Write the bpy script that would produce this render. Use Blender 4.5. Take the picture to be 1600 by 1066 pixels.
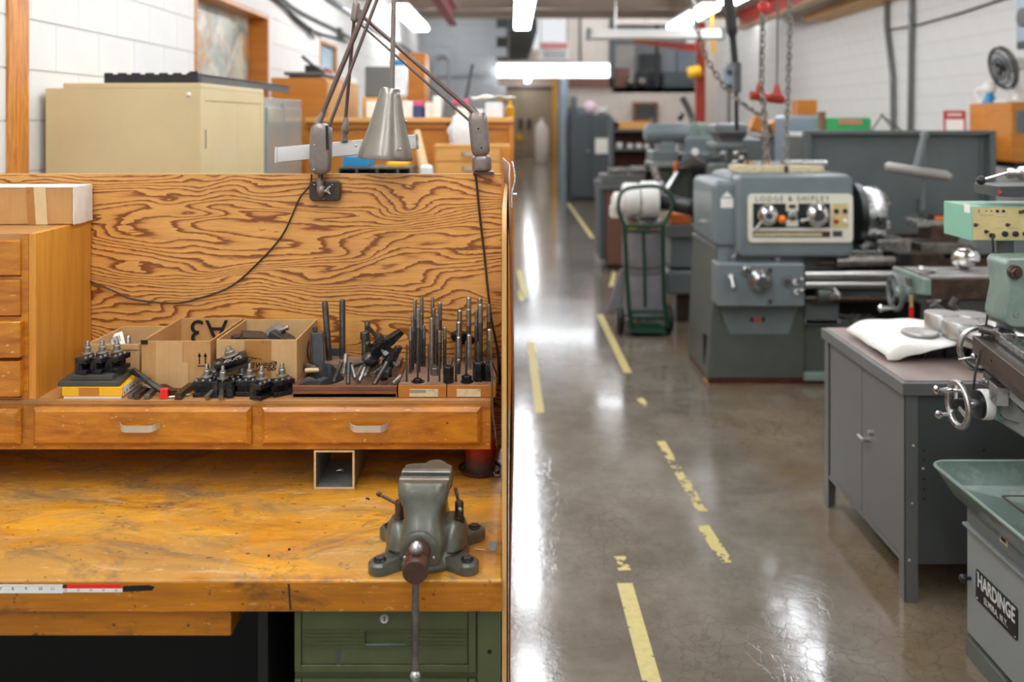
import bpy, bmesh, math, random
from mathutils import Vector as V, Matrix as Mx, noise as mnoise
R = math.radians
rnd = random.Random(7)
S = bpy.context.scene
for o in list(bpy.data.objects): bpy.data.objects.remove(o)
COL = S.collection

# ---------------------------------------------------------------- camera, light, exposure
F, HX, HY, E = 1450.0, 800.0, 183.0, 1.786       # focal length in pixels, vanishing point, eye height
cam_d = bpy.data.cameras.new('camera'); cam = bpy.data.objects.new('camera', cam_d); COL.objects.link(cam)
cam.location = (0, 0, E); cam.rotation_euler = (R(90), 0, 0)
cam_d.sensor_width = 36; cam_d.lens = F / 1600 * 36
cam_d.shift_x = 0; cam_d.shift_y = -(533 - HY) / 1600
cam_d.clip_start = .05; cam_d.clip_end = 200
cam_d.dof.use_dof = True; cam_d.dof.focus_distance = 2.30; cam_d.dof.aperture_fstop = 2.2; cam_d.dof.aperture_blades = 0
S.camera = cam
S.view_settings.view_transform = 'Standard'; S.view_settings.look = 'None'
S.view_settings.gamma = 1; S.view_settings.use_curve_mapping = False
S.view_settings.exposure = 0.58
S.cycles.max_bounces = 6; S.cycles.diffuse_bounces = 4; S.cycles.glossy_bounces = 3
S.cycles.transmission_bounces = 4; S.cycles.sample_clamp_indirect = 6; S.cycles.caustics_reflective = False
S.cycles.use_denoising = True
W = bpy.data.worlds.new('world'); S.world = W; W.use_nodes = True
W.node_tree.nodes['Background'].inputs[0].default_value = (.95, .97, 1, 1)
W.node_tree.nodes['Background'].inputs[1].default_value = 0.6
LAMP = 9.5          # emission of the ceiling lamps' lenses

# ---------------------------------------------------------------- helpers
def at(px, py, Z): return V(((px - HX) * Z / F, Z, E - (py - HY) * Z / F))
def X_(px, Z): return (px - HX) * Z / F
def H_(py, Z): return E - (py - HY) * Z / F
def lin(h):
    h = h.lstrip('#'); c = [int(h[i:i+2], 16) / 255 for i in (0, 2, 4)]
    return tuple(x / 12.92 if x <= .04045 else ((x + .055) / 1.055) ** 2.4 for x in c) + (1,)

class MB:
    def __init__(s): s.v = []; s.f = []; s.m = []; s.T = None
    def add(s, vs, fs, m=0):
        o = len(s.v)
        s.v += [(s.T @ V(v)) if s.T else V(v) for v in vs]
        for f in fs: s.f.append([i + o for i in f]); s.m.append(m)
        return s
    def box(s, x0, x1, y0, y1, z0, z1, m=0):
        v = [(x, y, z) for z in (z0, z1) for y in (y0, y1) for x in (x0, x1)]
        return s.add(v, [(0,2,3,1),(4,5,7,6),(0,1,5,4),(2,6,7,3),(0,4,6,2),(1,3,7,5)], m)
    def hexa(s, b, t, m=0):                       # bottom quad, top quad
        return s.add(list(b) + list(t), [(3,2,1,0),(4,5,6,7),(0,1,5,4),(1,2,6,5),(2,3,7,6),(3,0,4,7)], m)
    def prism(s, poly, a, b, ax='y', m=0):        # 2-D outline pulled along an axis
        n = len(poly)
        def mk(u, w, t): return {'y': (u, t, w), 'x': (t, u, w), 'z': (u, w, t)}[ax]
        vs = [mk(u, w, a) for u, w in poly] + [mk(u, w, b) for u, w in poly]
        fs = [list(range(n)), list(range(2*n-1, n-1, -1))] + [(i, (i+1) % n, n + (i+1) % n, n + i) for i in range(n)]
        return s.add(vs, fs, m)
    def rings(s, rs, m=0, cap=True, close=False):
        n = len(rs[0]); vs = [p for r in rs for p in r]; fs = []
        k = len(rs)
        for i in range(k if close else k - 1):
            j = (i + 1) % k
            for a in range(n): b = (a + 1) % n; fs.append((i*n + a, i*n + b, j*n + b, j*n + a))
        if cap and not close: fs.append(list(range(n))[::-1]); fs.append([(k-1)*n + a for a in range(n)])
        return s.add(vs, fs, m)
    def rev(s, prof, c=(0,0,0), ax=(0,0,1), n=20, m=0, cap=True, up=None, ph=0):   # turned profile [(r, h)]
        A = V(ax).normalized(); U = A.orthogonal().normalized() if up is None else V(up); B = A.cross(U); c = V(c)
        rs = [[c + A*h + (U*math.cos(2*math.pi*i/n + ph) + B*math.sin(2*math.pi*i/n + ph)) * max(r, 1e-5) for i in range(n)] for r, h in prof]
        return s.rings(rs, m, cap)
    def cyl(s, a, b, r, r1=None, n=14, m=0, ph=0):
        a, b = V(a), V(b); L = (b - a).length
        return s.rev([(r, 0), (r if r1 is None else r1, L)], a, b - a, n, m, ph=ph)
    def tube(s, pts, r, n=8, m=0, close=False):
        pts = [V(p) for p in pts]; rs = []; U = None
        for i, p in enumerate(pts):
            if close: d = pts[(i+1) % len(pts)] - pts[i-1]
            else: d = pts[min(i+1, len(pts)-1)] - pts[max(i-1, 0)]
            d.normalize()
            if U is None: U = d.orthogonal().normalized()
            else:
                U = U - d * U.dot(d)
                U = U.normalized() if U.length > 1e-6 else d.orthogonal().normalized()
            B = d.cross(U); rr = r[i] if isinstance(r, (list, tuple)) else r
            rs.append([p + (U*math.cos(2*math.pi*k/n) + B*math.sin(2*math.pi*k/n)) * rr for k in range(n)])
        return s.rings(rs, m, True, close)
    def ball(s, c, r, n=14, m=0, sx=1, sy=1, sz=1):
        k = max(6, n // 2 + 1); rs = []
        for i in range(k + 1):
            t = math.pi * i / k; rr = max(math.sin(t), .004)
            rs.append([V(c) + V((math.cos(2*math.pi*j/n)*rr*r*sx, math.sin(2*math.pi*j/n)*rr*r*sy, -math.cos(t)*r*sz)) for j in range(n)])
        return s.rings(rs, m, True)
    def torus(s, c, ax, Rr, r, n=28, k=8, m=0):
        A = V(ax).normalized(); U = A.orthogonal().normalized(); B = A.cross(U); c = V(c)
        return s.tube([c + (U*math.cos(2*math.pi*i/n) + B*math.sin(2*math.pi*i/n)) * Rr for i in range(n)], r, k, m, True)
    def grid(s, fn, nu, nv, m=0):
        vs = [fn(i / nu, j / nv) for j in range(nv + 1) for i in range(nu + 1)]
        return s.add(vs, [(j*(nu+1)+i, j*(nu+1)+i+1, (j+1)*(nu+1)+i+1, (j+1)*(nu+1)+i) for j in range(nv) for i in range(nu)], m)

def spline(pts, k=6):
    pts = [V(p) for p in pts]; out = []
    for i in range(len(pts) - 1):
        p0, p1, p2, p3 = pts[max(i-1, 0)], pts[i], pts[i+1], pts[min(i+2, len(pts)-1)]
        for j in range(k):
            t = j / k
            out.append(.5*((2*p1) + (p2-p0)*t + (2*p0-5*p1+4*p2-p3)*t*t + (3*p1-p0-3*p2+p3)*t**3))
    return out + [pts[-1]]
def rrect(w, h, r, n=5, cx=0, cy=0):
    o = []
    for qx, qy, a in ((w/2-r, h/2-r, 0), (-w/2+r, h/2-r, 90), (-w/2+r, -h/2+r, 180), (w/2-r, -h/2+r, 270)):
        for i in range(n + 1): t = R(a + 90*i/n); o.append((cx + qx + r*math.cos(t), cy + qy + r*math.sin(t)))
    return o

BASE = {}
def mesh_of(name, mb, mats, off=V((0,0,0)), ang=35):
    me = bpy.data.meshes.new(name)
    me.from_pydata([tuple(v - off) for v in mb.v], [], mb.f)
    for mt in (mats if isinstance(mats, (list, tuple)) else [mats]): me.materials.append(mt)
    me.polygons.foreach_set('material_index', mb.m)
    bm = bmesh.new(); bm.from_mesh(me)
    bmesh.ops.recalc_face_normals(bm, faces=bm.faces)
    ca = R(ang)
    for f in bm.faces: f.smooth = True
    for e in bm.edges:
        e.smooth = not (len(e.link_faces) == 2 and e.calc_face_angle(0) > ca)
    bm.to_mesh(me); bm.free()
    return me
def build(name, mb, mats, parent=None, bevel=0, seg=2, kind=None, solid=0, sub=0, off=None, ang=35):
    b = BASE.get(parent.name, V((0,0,0))) if parent else V((0,0,0))
    loc = V((0,0,0))
    if parent is None: loc = V(off) if off is not None else V((0,0,0)); b = loc
    o = bpy.data.objects.new(name, mesh_of(name, mb, mats, b, ang)); COL.objects.link(o); o.location = loc
    if parent: o.parent = parent
    BASE[o.name] = b
    if solid: md = o.modifiers.new('solid', 'SOLIDIFY'); md.thickness = solid; md.offset = 0
    if sub: md = o.modifiers.new('sub', 'SUBSURF'); md.levels = sub; md.render_levels = sub
    if bevel:
        md = o.modifiers.new('bevel', 'BEVEL'); md.width = bevel; md.segments = seg; md.limit_method = 'ANGLE'; md.angle_limit = R(38)
        md.harden_normals = True
    if kind: o['kind'] = kind
    return o
def tag(o, label, cat, group=None, kind=None):
    o['label'] = label; o['category'] = cat
    if group: o['group'] = group
    if kind: o['kind'] = kind
    return o
def thing(name, label, cat, loc=(0,0,0), rot=0, group=None, local=False):
    o = bpy.data.objects.new(name, None); COL.objects.link(o); o.empty_display_size = .05
    o.location = loc
    o.rotation_euler = rot if isinstance(rot, tuple) else (0, 0, rot)
    BASE[o.name] = V((0,0,0)) if local else V(loc)
    return tag(o, label, cat, group)
def one(name, mb, mats, label, cat, group=None, bevel=0, off=None, **k):
    if off is None:
        n = len(mb.v); off = V((sum(v.x for v in mb.v)/n, sum(v.y for v in mb.v)/n, min(v.z for v in mb.v)))
    return tag(build(name, mb, mats, None, bevel, off=off, **k), label, cat, group)
def dup(root, loc, rot=0, label=None, group=None, scale=None):
    c = root.copy(); COL.objects.link(c); c.location = loc
    c.rotation_euler = rot if isinstance(rot, tuple) else (0, 0, rot)
    if scale: c.scale = (scale,)*3
    if label: c['label'] = label
    if group: c['group'] = group
    for ch in root.children:
        d = ch.copy(); COL.objects.link(d); d.parent = c
        for g in ch.children:
            h = g.copy(); COL.objects.link(h); h.parent = d
    BASE[c.name] = V((0,0,0))
    return c
def struct(name, mb, mats, parent=None, **k):
    o = build(name, mb, mats, parent, **k); o['kind'] = 'structure'; return o
def text(body, size, mat, loc, rot, parent, name='lettering', ext=.0006, align='CENTER', sx=1, shear=0, space=1, bold=0):
    cu = bpy.data.curves.new(name, 'FONT'); cu.body = body; cu.size = size; cu.extrude = ext; cu.align_x = align; cu.align_y = 'CENTER'
    cu.shear = shear; cu.offset = bold; cu.space_character = space; cu.resolution_u = 3
    cu.materials.append(mat)
    tmp = bpy.data.objects.new(name, cu); COL.objects.link(tmp); bpy.context.view_layer.update()
    me = bpy.data.meshes.new_from_object(tmp.evaluated_get(bpy.context.evaluated_depsgraph_get()))
    bpy.data.objects.remove(tmp); bpy.data.curves.remove(cu)
    o = bpy.data.objects.new(name, me); COL.objects.link(o); o.parent = parent
    o.location = V(loc) - BASE.get(parent.name, V((0,0,0))); o.rotation_euler = rot; o.scale = (sx, 1, 1)
    return o

# ---------------------------------------------------------------- materials
class N:
    def __init__(s, name):
        s.m = bpy.data.materials.new(name); s.m.use_nodes = True; s.t = s.m.node_tree; s.b = s.t.nodes['Principled BSDF']
        s.tc = s.t.nodes.new('ShaderNodeTexCoord')
    def n(s, typ, **k):
        nd = s.t.nodes.new(typ)
        for a, v in k.items(): setattr(nd, a, v)
        return nd
    def l(s, a, b): s.t.links.new(a, b)
    def map(s, sc=(1,1,1), rot=(0,0,0), src='Object', loc=(0,0,0)):
        m = s.n('ShaderNodeMapping'); m.inputs['Scale'].default_value = sc; m.inputs['Rotation'].default_value = rot
        m.inputs['Location'].default_value = loc
        s.l(s.tc.outputs[src], m.inputs[0]); return m.outputs[0]
    def noise(s, vec, scale, det=3, ro=.55, dist=0):
        t = s.n('ShaderNodeTexNoise'); t.inputs['Scale'].default_value = scale; t.inputs['Detail'].default_value = det
        t.inputs['Roughness'].default_value = ro; t.inputs['Distortion'].default_value = dist
        s.l(vec, t.inputs['Vector']); return t.outputs['Fac']
    def math(s, op, a, b=None, c=None):
        m = s.n('ShaderNodeMath', operation=op)
        for i, x in enumerate((a, b, c)):
            if x is None: continue
            if isinstance(x, (int, float)): m.inputs[i].default_value = x
            else: s.l(x, m.inputs[i])
        return m.outputs[0]
    def ramp(s, fac, stops, interp='LINEAR'):
        r = s.n('ShaderNodeValToRGB'); r.color_ramp.interpolation = interp
        e = r.color_ramp.elements
        while len(e) < len(stops): e.new(.5)
        for el, (p, c) in zip(e, stops):
            el.position = p; el.color = lin(c) if isinstance(c, str) else ((c, c, c, 1) if isinstance(c, (int, float)) else c)
        s.l(fac, r.inputs[0]); return r.outputs[0]
    def mix(s, fac, a, b, blend='MIX'):
        m = s.n('ShaderNodeMix', data_type='RGBA', blend_type=blend)
        for i, x in ((0, fac), (6, a), (7, b)):
            if isinstance(x, (int, float)): m.inputs[i].default_value = x
            elif isinstance(x, str): m.inputs[i].default_value = lin(x)
            elif isinstance(x, tuple): m.inputs[i].default_value = x
            else: s.l(x, m.inputs[i])
        return m.outputs[2]
    def bump(s, h, st=.3, d=.002):
        b = s.n('ShaderNodeBump'); b.inputs['Strength'].default_value = st; b.inputs['Distance'].default_value = d
        s.l(h, b.inputs['Height']); s.l(b.outputs[0], s.b.inputs['Normal'])
    def set(s, **k):
        for a, v in k.items():
            i = s.b.inputs[{'col': 'Base Color', 'rough': 'Roughness', 'metal': 'Metallic', 'coat': 'Coat Weight', 'coatr': 'Coat Roughness',
                            'em': 'Emission Color', 'es': 'Emission Strength', 'tr': 'Transmission Weight', 'spec': 'Specular IOR Level', 'alpha': 'Alpha', 'sheen': 'Sheen Weight'}[a]]
            if isinstance(v, str): i.default_value = lin(v)
            elif isinstance(v, (int, float, tuple)): i.default_value = v
            else: s.l(v, i)
        return s.m
def paint(name, col, rough=.45, metal=0, var=.12, sc=9, dirt=None, dirt_amt=.5, bump=0, bsc=300, coat=0, rv=.1):
    k = N(name); v = k.map()
    a = k.noise(v, sc, 4, .6)
    lo = tuple(x * (1 - var*1.6) for x in lin(col)[:3]) + (1,); hi = tuple(min(1, x * (1 + var)) for x in lin(col)[:3]) + (1,)
    c = k.ramp(a, [(.25, lo), (.75, hi)])
    if dirt:
        d = k.ramp(k.noise(k.map((1,1,1), loc=(3.1,7.7,1.3)), sc*.6, 6, .7, .4), [(.5, 0.0), (.72, dirt_amt)])
        c = k.mix(d, c, dirt)
    k.set(col=c, metal=metal, coat=coat)
    k.set(rough=k.math('MULTIPLY_ADD', a, rv*2, rough - rv))
    if bump: k.bump(k.noise(v, bsc, 2, .6), bump, .001)
    return k.m
def wood(name, light, dark, sc=(2, 30, 30), rough=.4, dirt=None, dirt_amt=.4, coat=.2, dist=1.0, contrast=(.3,.7), axis_rot=(0,0,0), fleck=0):
    k = N(name); v = k.map(sc, axis_rot)
    a = k.noise(v, 1.0, 5, .62, dist); b = k.noise(k.map((sc[0]*3, sc[1]*5, sc[2]*5), axis_rot), 1.0, 3, .6)
    c = k.ramp(k.math('MULTIPLY_ADD', b, .3, k.math('MULTIPLY', a, .7)), [(contrast[0], dark), (contrast[1], light)])
    if dirt:
        d = k.ramp(k.noise(k.map((2.2,5,5)), 2.2, 7, .72, .6), [(.52, 0.0), (.68, dirt_amt)])
        c = k.mix(d, c, dirt)
    if fleck:
        f = k.ramp(k.noise(k.map((40, 120, 120)), 1.0, 2, .5), [(.66, 0.0), (.72, fleck)])
        c = k.mix(f, c, '#f4c98a')
        f2 = k.ramp(k.noise(k.map((60, 60, 60), loc=(9,4,2)), 1.0, 2, .5), [(.70, 0.0), (.74, .75)])
        c = k.mix(f2, c, '#40200c')
    k.set(col=c, rough=rough, coat=coat, coatr=.25); k.bump(b, .12, .0006)
    return k.m
M = {}
# metals
M['steel']   = paint('bright_steel', '#b9b9b6', .28, 1, .12, 30)
M['chrome']  = paint('chrome', '#dcdcdc', .1, 1, .05, 20, rv=.04)
M['alu']     = paint('brushed_aluminium', '#c6c4c0', .38, 1, .08, 40)
M['iron']    = paint('worn_iron', '#88837a', .42, .85, .3, 22, '#3a2c22', .5)
M['dkiron']  = paint('dark_iron', '#5a5551', .42, .6, .3, 30, '#241a14', .5)
M['oil']     = paint('oily_brown_steel', '#5d4c40', .35, .7, .3, 16, '#2b1f19', .7)
M['blkox']   = paint('black_oxide', '#2b2c2f', .26, .5, .35, 60, '#7b766f', .45)
M['nickel']  = paint('nickel_handle', '#d6d1c6', .42, .7, .06, 40)
M['stud']    = paint('grey_black_studs', '#5c5853', .34, .6, .35, 50, '#231f1c', .5)
M['studl']   = paint('light_worn_studs', '#a5a199', .34, .75, .3, 50, '#46413b', .5)
M['stepb']   = paint('step_block_steel', '#54585b', .45, .4, .25, 40)
M['hammer']  = paint('hammertone_brown', '#847870', .36, .55, .1, 60, bump=.15, bsc=160, coat=.3)
M['hammer2'] = paint('hammertone_shade', '#8d857b', .34, .7, .08, 14, bump=.06, bsc=140, coat=.3)
M['dkbrown'] = paint('dark_brown_enamel', '#42342c', .35, .4, .15, 20, coat=.3)
M['rod']     = paint('brown_lamp_rod', '#6b5950', .35, .5, .1, 20, coat=.3)
# paints
M['gmach']   = paint('machine_grey', '#676e6e', .38, 0, .1, 7, '#5b5a4c', .45, coat=.3)
M['gmachg']  = paint('machine_grey_green', '#525951', .42, 0, .12, 6, '#5a5238', .4, coat=.2)
M['bmach']   = paint('machine_blue_grey', '#727d7f', .36, 0, .08, 7, coat=.3)
M['gmill']   = paint('mill_pale_green', '#83978b', .38, 0, .1, 12, '#5d6359', .5, coat=.3)
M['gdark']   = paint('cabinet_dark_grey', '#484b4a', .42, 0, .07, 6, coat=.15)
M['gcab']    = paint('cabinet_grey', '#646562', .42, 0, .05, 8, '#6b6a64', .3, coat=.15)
M['gshield'] = paint('shield_grey', '#5f6665', .42, 0, .1, 3, '#5a564a', .45)
M['locker']  = paint('locker_grey', '#4d5456', .45, 0, .06, 3)
M['lockblue']= paint('locker_blue_grey', '#8d9aa6', .32, 0, .08, 3, coat=.3)
M['beige']   = paint('cabinet_beige', '#d3c092', .42, 0, .05, 4, coat=.15)
M['gloss']   = paint('glossy_grey_cabinet', '#8f9a98', .22, .1, .06, 3, coat=.5)
M['olive']   = paint('olive_green_metal', '#4f5634', .38, 0, .1, 14, '#3a4024', .4, coat=.2)
M['tray']    = paint('tray_green_grey', '#6c7d74', .34, 0, .14, 16, '#b3bdb6', .4, coat=.3)
M['dro']     = paint('seafoam_enamel', '#86bca3', .38, 0, .05, 10, coat=.2)
M['dropan']  = paint('yellowed_panel', '#d9c48b', .42, 0, .08, 12, '#b99b5c', .4)
M['cream']   = paint('cream_panel', '#e4e2d0', .35, 0, .04, 10)
M['white']   = paint('white_plastic', '#eceae4', .4, 0, .03, 10)
M['paper']   = paint('paper', '#efece3', .8, 0, .04, 10)
M['black']   = paint('black_rubber', '#141414', .55, 0, .2, 20)
M['blackp']  = paint('black_plastic', '#1d1e20', .35, 0, .2, 20)
M['void']    = paint('shade_and_stain_black', '#0d0e0e', .6, 0, .4, 20)  # flat black stands in for shade in kneehole, lathe hollow, holes and slots
M['red']     = paint('red_paint', '#b8281d', .4, 0, .12, 10, '#6a1812', .3)
M['redbeam'] = paint('red_beam_paint', '#a8341c', .45, 0, .1, 4)
M['dkred']   = paint('faded_red_beam', '#8d3c3c', .5, 0, .1, 4)
M['orange']  = paint('orange_plastic', '#f07a1e', .35, 0, .05, 10)
M['redhot']  = paint('bright_red', '#ee2a22', .35, 0, .06, 10)
M['yellow']  = paint('yellow_plastic', '#f2b61c', .45, 0, .06, 14)
M['blue']    = paint('blue_plastic', '#1f86b8', .4, 0, .06, 10)
M['green']   = paint('green_box', '#2f9a57', .45, 0, .06, 10)
M['hgreen']  = paint('hand_truck_green', '#0b3f2b', .4, 0, .1, 10)
M['bag']     = paint('grey_filter_cloth', '#87858a', .9, 0, .12, 6)
M['stripe']  = paint('yellow_floor_paint', '#cdbd78', .5, 0, .1, 40)
M['pink']    = paint('pink_card', '#d9577f', .6, 0, .06, 10)
M['navy']    = paint('navy_card', '#39457a', .6, 0, .06, 10)
M['umber']   = paint('brown_painted_metal', '#7d5546', .5, 0, .08, 5)
M['clear']   = paint('translucent_bag', '#dfe3e6', .25, 0, .05, 20)
M['rust']    = paint('rusty_dark_red', '#5a2a20', .5, .3, .3, 20)
M['label']   = paint('worn_label', '#d3c5a0', .7, 0, .08, 60, '#8c7d5d', .8)
M['tape']    = paint('masking_tape', '#d9c190', .5, 0, .06, 30)
M['btape']   = paint('brown_parcel_tape', '#b07a3e', .3, 0, .06, 30)
M['ink']     = paint('black_ink', '#17120e', .8, 0, .1, 30)
M['silver']  = paint('silver_ink', '#cfcfc8', .5, 0, .05, 30)
# wood
M['honey']  = wood('honey_drawer_wood', '#d28a24', '#9c5612', (4, 16, 16), .36, '#7a4a18', .5, .25, 1.4, (.34,.64), fleck=.6)
M['side']   = wood('straight_grain_wood', '#dd9a3c', '#bd7c22', (40, 40, 2.5), .42, None, 0, .15, .5)
M['shelf']  = wood('shelf_top_wood', '#c28d52', '#a06f3a', (4, 26, 26), .5, '#7a5434', .5, .1)
M['edge']   = wood('amber_bench_edge', '#cc7f08', '#8f5204', (3, 30, 44), .38, '#4a2a0c', .7, .3, .8, fleck=.25)
M['oak']    = wood('orange_oak', '#d28628', '#b86c18', (3, 3, 18), .42, None, 0, .2, 1.0)
M['oakl']   = wood('pale_oak', '#dfa95d', '#cf9346', (3, 3, 18), .42, None, 0, .2, 1.0)
M['post']   = wood('fir_post', '#d98f3c', '#a35c1c', (22, 22, 2.0), .45, None, 0, .15, 3.0, (.38,.58))
M['traywd'] = wood('dark_tray_wood', '#8a5230', '#5a3019', (6, 60, 60), .45, '#3c2214', .5, .1)
M['blockw'] = wood('stud_block_wood', '#c07c30', '#a4641f', (6, 40, 40), .45, None, 0, .15)
M['dusty']  = wood('dusty_wood_top', '#9c7d66', '#755742', (10, 30, 30), .75, '#3f2c20', .6, 0)
M['plyedge']= wood('ply_edge', '#dcae6d', '#b98746', (40, 40, 4), .55, None, 0, .05)
M['brownb'] = wood('brown_hardboard', '#8f5a37', '#74442a', (4, 4, 30), .4, None, 0, .2)
M['pine']   = wood('pine_offcut', '#e2c697', '#cda872', (20, 6, 30), .6)
M['lamtop'] = paint('brown_hardboard_top', '#8f7c74', .35, 0, .1, 8, '#6d4a38', .5, coat=.2)

def fir_ply():
    k = N('rotary_fir_plywood')
    v = k.map((.75, 1, 2.9))
    h = k.noise(v, 2.3, 2.4, .5, .5)
    rag = k.noise(k.map((26, 1, 210)), 1.0, 2, .6)
    rag2 = k.noise(k.map((9, 1, 60)), 1.0, 2, .6)
    t = k.tc; sep = k.n('ShaderNodeSeparateXYZ'); k.l(k.tc.outputs['Object'], sep.inputs[0])
    ph = k.math('MULTIPLY_ADD', h, 18.0, k.math('MULTIPLY', sep.outputs[2], 56.0))
    ph = k.math('ADD', ph, k.math('MULTIPLY_ADD', rag, .55, k.math('MULTIPLY', rag2, .55)))
    fr = k.math('FRACT', ph)
    band = k.ramp(fr, [(0, '#e3a759'), (.46, '#dd9f52'), (.64, '#cf8e48'), (.76, '#96561f'), (.94, '#804515'), (.975, '#d69549'), (1, '#e2a557')])
    fine = k.ramp(k.noise(k.map((14, 1, 330)), 1.0, 2, .6), [(.3, (.86,.86,.86,1)), (.7, (1.06,1.06,1.06,1))])
    c = k.mix(1.0, band, fine, 'MULTIPLY')
    big = k.ramp(k.noise(k.map((2, 1, 3), loc=(4,0,2)), 1.0, 3, .6), [(.3, (.9,.88,.86,1)), (.7, (1.05,1.04,1.02,1))])
    c = k.mix(1.0, c, big, 'MULTIPLY')
    scr = k.ramp(k.noise(k.map((80, 1, 420), loc=(2,0,5)), 1.0, 2, .5), [(.74, 0.0), (.77, .5)])
    c = k.mix(scr, c, '#ecc48c')
    k.bump(k.math('MULTIPLY', fr, -1.0), .08, .001)
    return k.set(col=c, rough=.42, coat=.2, coatr=.3)
M['ply'] = fir_ply()
def bench_top():
    k = N('worn_maple_top')
    base = k.ramp(k.noise(k.map((1.3, 4.5, 1), loc=(1,2,0)), 2.0, 5, .62, .6), [(.3, '#9c6014'), (.46, '#cf8a1e'), (.6, '#e2a330'), (.78, '#cc8a2e')])
    wear = k.ramp(k.noise(k.map((1.5, 3.2, 1)), 1.7, 9, .74, .9), [(.45, 0.0), (.56, .8)])
    c = k.mix(wear, base, '#b98d4c')
    grey = k.ramp(k.noise(k.map((1.5, 2.6, 1), loc=(5,1,0)), 2.1, 10, .78, 1.3), [(.50, 0.0), (.62, .75)])
    c = k.mix(grey, c, '#75614a')
    pinky = k.ramp(k.noise(k.map((2.4, 8, 1), loc=(2,8,0)), 2.4, 8, .75, .7), [(.57, 0.0), (.66, .75)])
    c = k.mix(pinky, c, '#d9b182')
    dk = k.ramp(k.noise(k.map((9, 22, 1), loc=(7,3,0)), 1.0, 6, .72, .8), [(.60, 0.0), (.70, .8)])
    c = k.mix(dk, c, '#3f2813')
    sp = k.ramp(k.noise(k.map((40, 60, 1), loc=(3,3,0)), 1.0, 3, .6), [(.66, 0.0), (.70, .75)])
    c = k.mix(sp, c, '#2f1d0d')
    sc = k.ramp(k.noise(k.map((30, 170, 1), loc=(0,3,0)), 1.0, 3, .55), [(.66, 0.0), (.71, .6)])
    c = k.mix(sc, c, '#efcf98')
    k.bump(k.noise(k.map((12, 60, 1)), 1.0, 6, .75), .3, .0015)
    return k.set(col=c, rough=.42, coat=.1, coatr=.35)
M['top'] = bench_top()
def cardboard(name, light, dark):
    k = N(name)
    flute = k.noise(k.map((160, 160, 3)), 1.0, 2, .5)
    c = k.ramp(k.math('MULTIPLY_ADD', flute, .25, k.math('MULTIPLY', k.noise(k.map(), 11.0, 4, .6), .75)), [(.3, dark), (.7, light)])
    k.bump(flute, .1, .0006)
    return k.set(col=c, rough=.75)
M['card'] = cardboard('cardboard', '#c89a62', '#b3844c')
M['cardl'] = cardboard('pale_cardboard', '#d3ac78', '#c19660')
M['cardw'] = cardboard('white_card_liner', '#e6dfd2', '#cbbfae')
def concrete():
    k = N('polished_concrete'); v = k.map()
    a = k.noise(v, 1.3, 7, .66, .5); b = k.noise(k.map((1,1,1), loc=(4,9,0)), 4.5, 6, .7)
    c = k.ramp(k.math('MULTIPLY_ADD', b, .4, k.math('MULTIPLY', a, .6)), [(.3, '#564f44'), (.5, '#7a7164'), (.7, '#948b7f')])
    sep = k.n('ShaderNodeSeparateXYZ'); k.l(k.tc.outputs['Object'], sep.inputs[0])
    # ochre oil stain under the machines on the right
    st = k.math('ADD', sep.outputs[0], k.math('MULTIPLY', k.noise(v, 1.6, 4, .6), .7))
    oc = k.ramp(k.math('MULTIPLY', k.ramp(k.math('MULTIPLY', st, .5), [(.66, 0.0), (.86, 1.0)]), k.noise(v, 2.0, 5, .7)), [(.2, 0.0), (.6, .55)])
    c = k.mix(oc, c, '#78603c')
    # crazed surface cracks
    vor = k.n('ShaderNodeTexVoronoi', feature='DISTANCE_TO_EDGE'); vor.inputs['Scale'].default_value = 15
    wob = k.n('ShaderNodeVectorMath', operation='ADD'); k.l(v, wob.inputs[0])
    nt = k.n('ShaderNodeTexNoise'); nt.inputs['Scale'].default_value = 7; nt.inputs['Detail'].default_value = 4; k.l(v, nt.inputs['Vector'])
    sv = k.n('ShaderNodeVectorMath', operation='SCALE'); k.l(nt.outputs['Color'], sv.inputs[0]); sv.inputs['Scale'].default_value = .16
    k.l(sv.outputs[0], wob.inputs[1]); k.l(wob.outputs[0], vor.inputs['Vector'])
    cr = k.ramp(vor.outputs['Distance'], [(.0, 1.0), (.02, .8), (.05, 0.0)])
    area = k.ramp(k.noise(k.map((1,1,1), loc=(2,5,0)), .9, 3, .6), [(.42, 0.0), (.6, 1.0)])
    crk = k.math('MULTIPLY', cr, area)
    c = k.mix(k.math('MULTIPLY', crk, .38), c, '#3f372e')
    sp = k.ramp(k.noise(v, 90, 2, .5), [(.68, 0.0), (.74, .5)])
    c = k.mix(sp, c, '#4a4238')
    ro = k.ramp(k.noise(k.map((1,1,1), loc=(8,1,0)), 2.2, 6, .7), [(.3, .06), (.7, .15)])
    k.bump(k.math('ADD', k.noise(v, 9.0, 6, .72), k.math('MULTIPLY', crk, -.25)), .06, .02)
    return k.set(col=c, rough=ro, coat=.35, coatr=.07, spec=.55)
M['floor'] = concrete()
M['cmu'] = paint('painted_block', '#dbd9d3', .6, 0, .03, 4, bump=.25, bsc=120)
M['cmud'] = paint('painted_block_joint', '#c6c2b9', .7, 0, .03, 6)
M['cmug'] = paint('grey_block', '#aeb1b4', .65, 0, .04, 4, bump=.2, bsc=120)
M['drywall'] = paint('beige_wallboard', '#d8cbbd', .7, 0, .03, 2)
M['ceil'] = paint('ceiling_deck', '#b5aca4', .7, 0, .06, 2)
M['beam'] = paint('ceiling_beam_taupe', '#a39383', .6, 0, .08, 2)
M['doorp'] = paint('far_door_beige', '#a99b86', .5, 0, .04, 2)
def emit(name, col, st):
    k = N(name); return k.set(col=col, em=col, es=st, rough=.5)
M['lens2'] = emit('far_lamp_lens', '#f3f8ff', 3.6)
M['lens'] = emit('lamp_lens', '#f3f8ff', LAMP)
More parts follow.
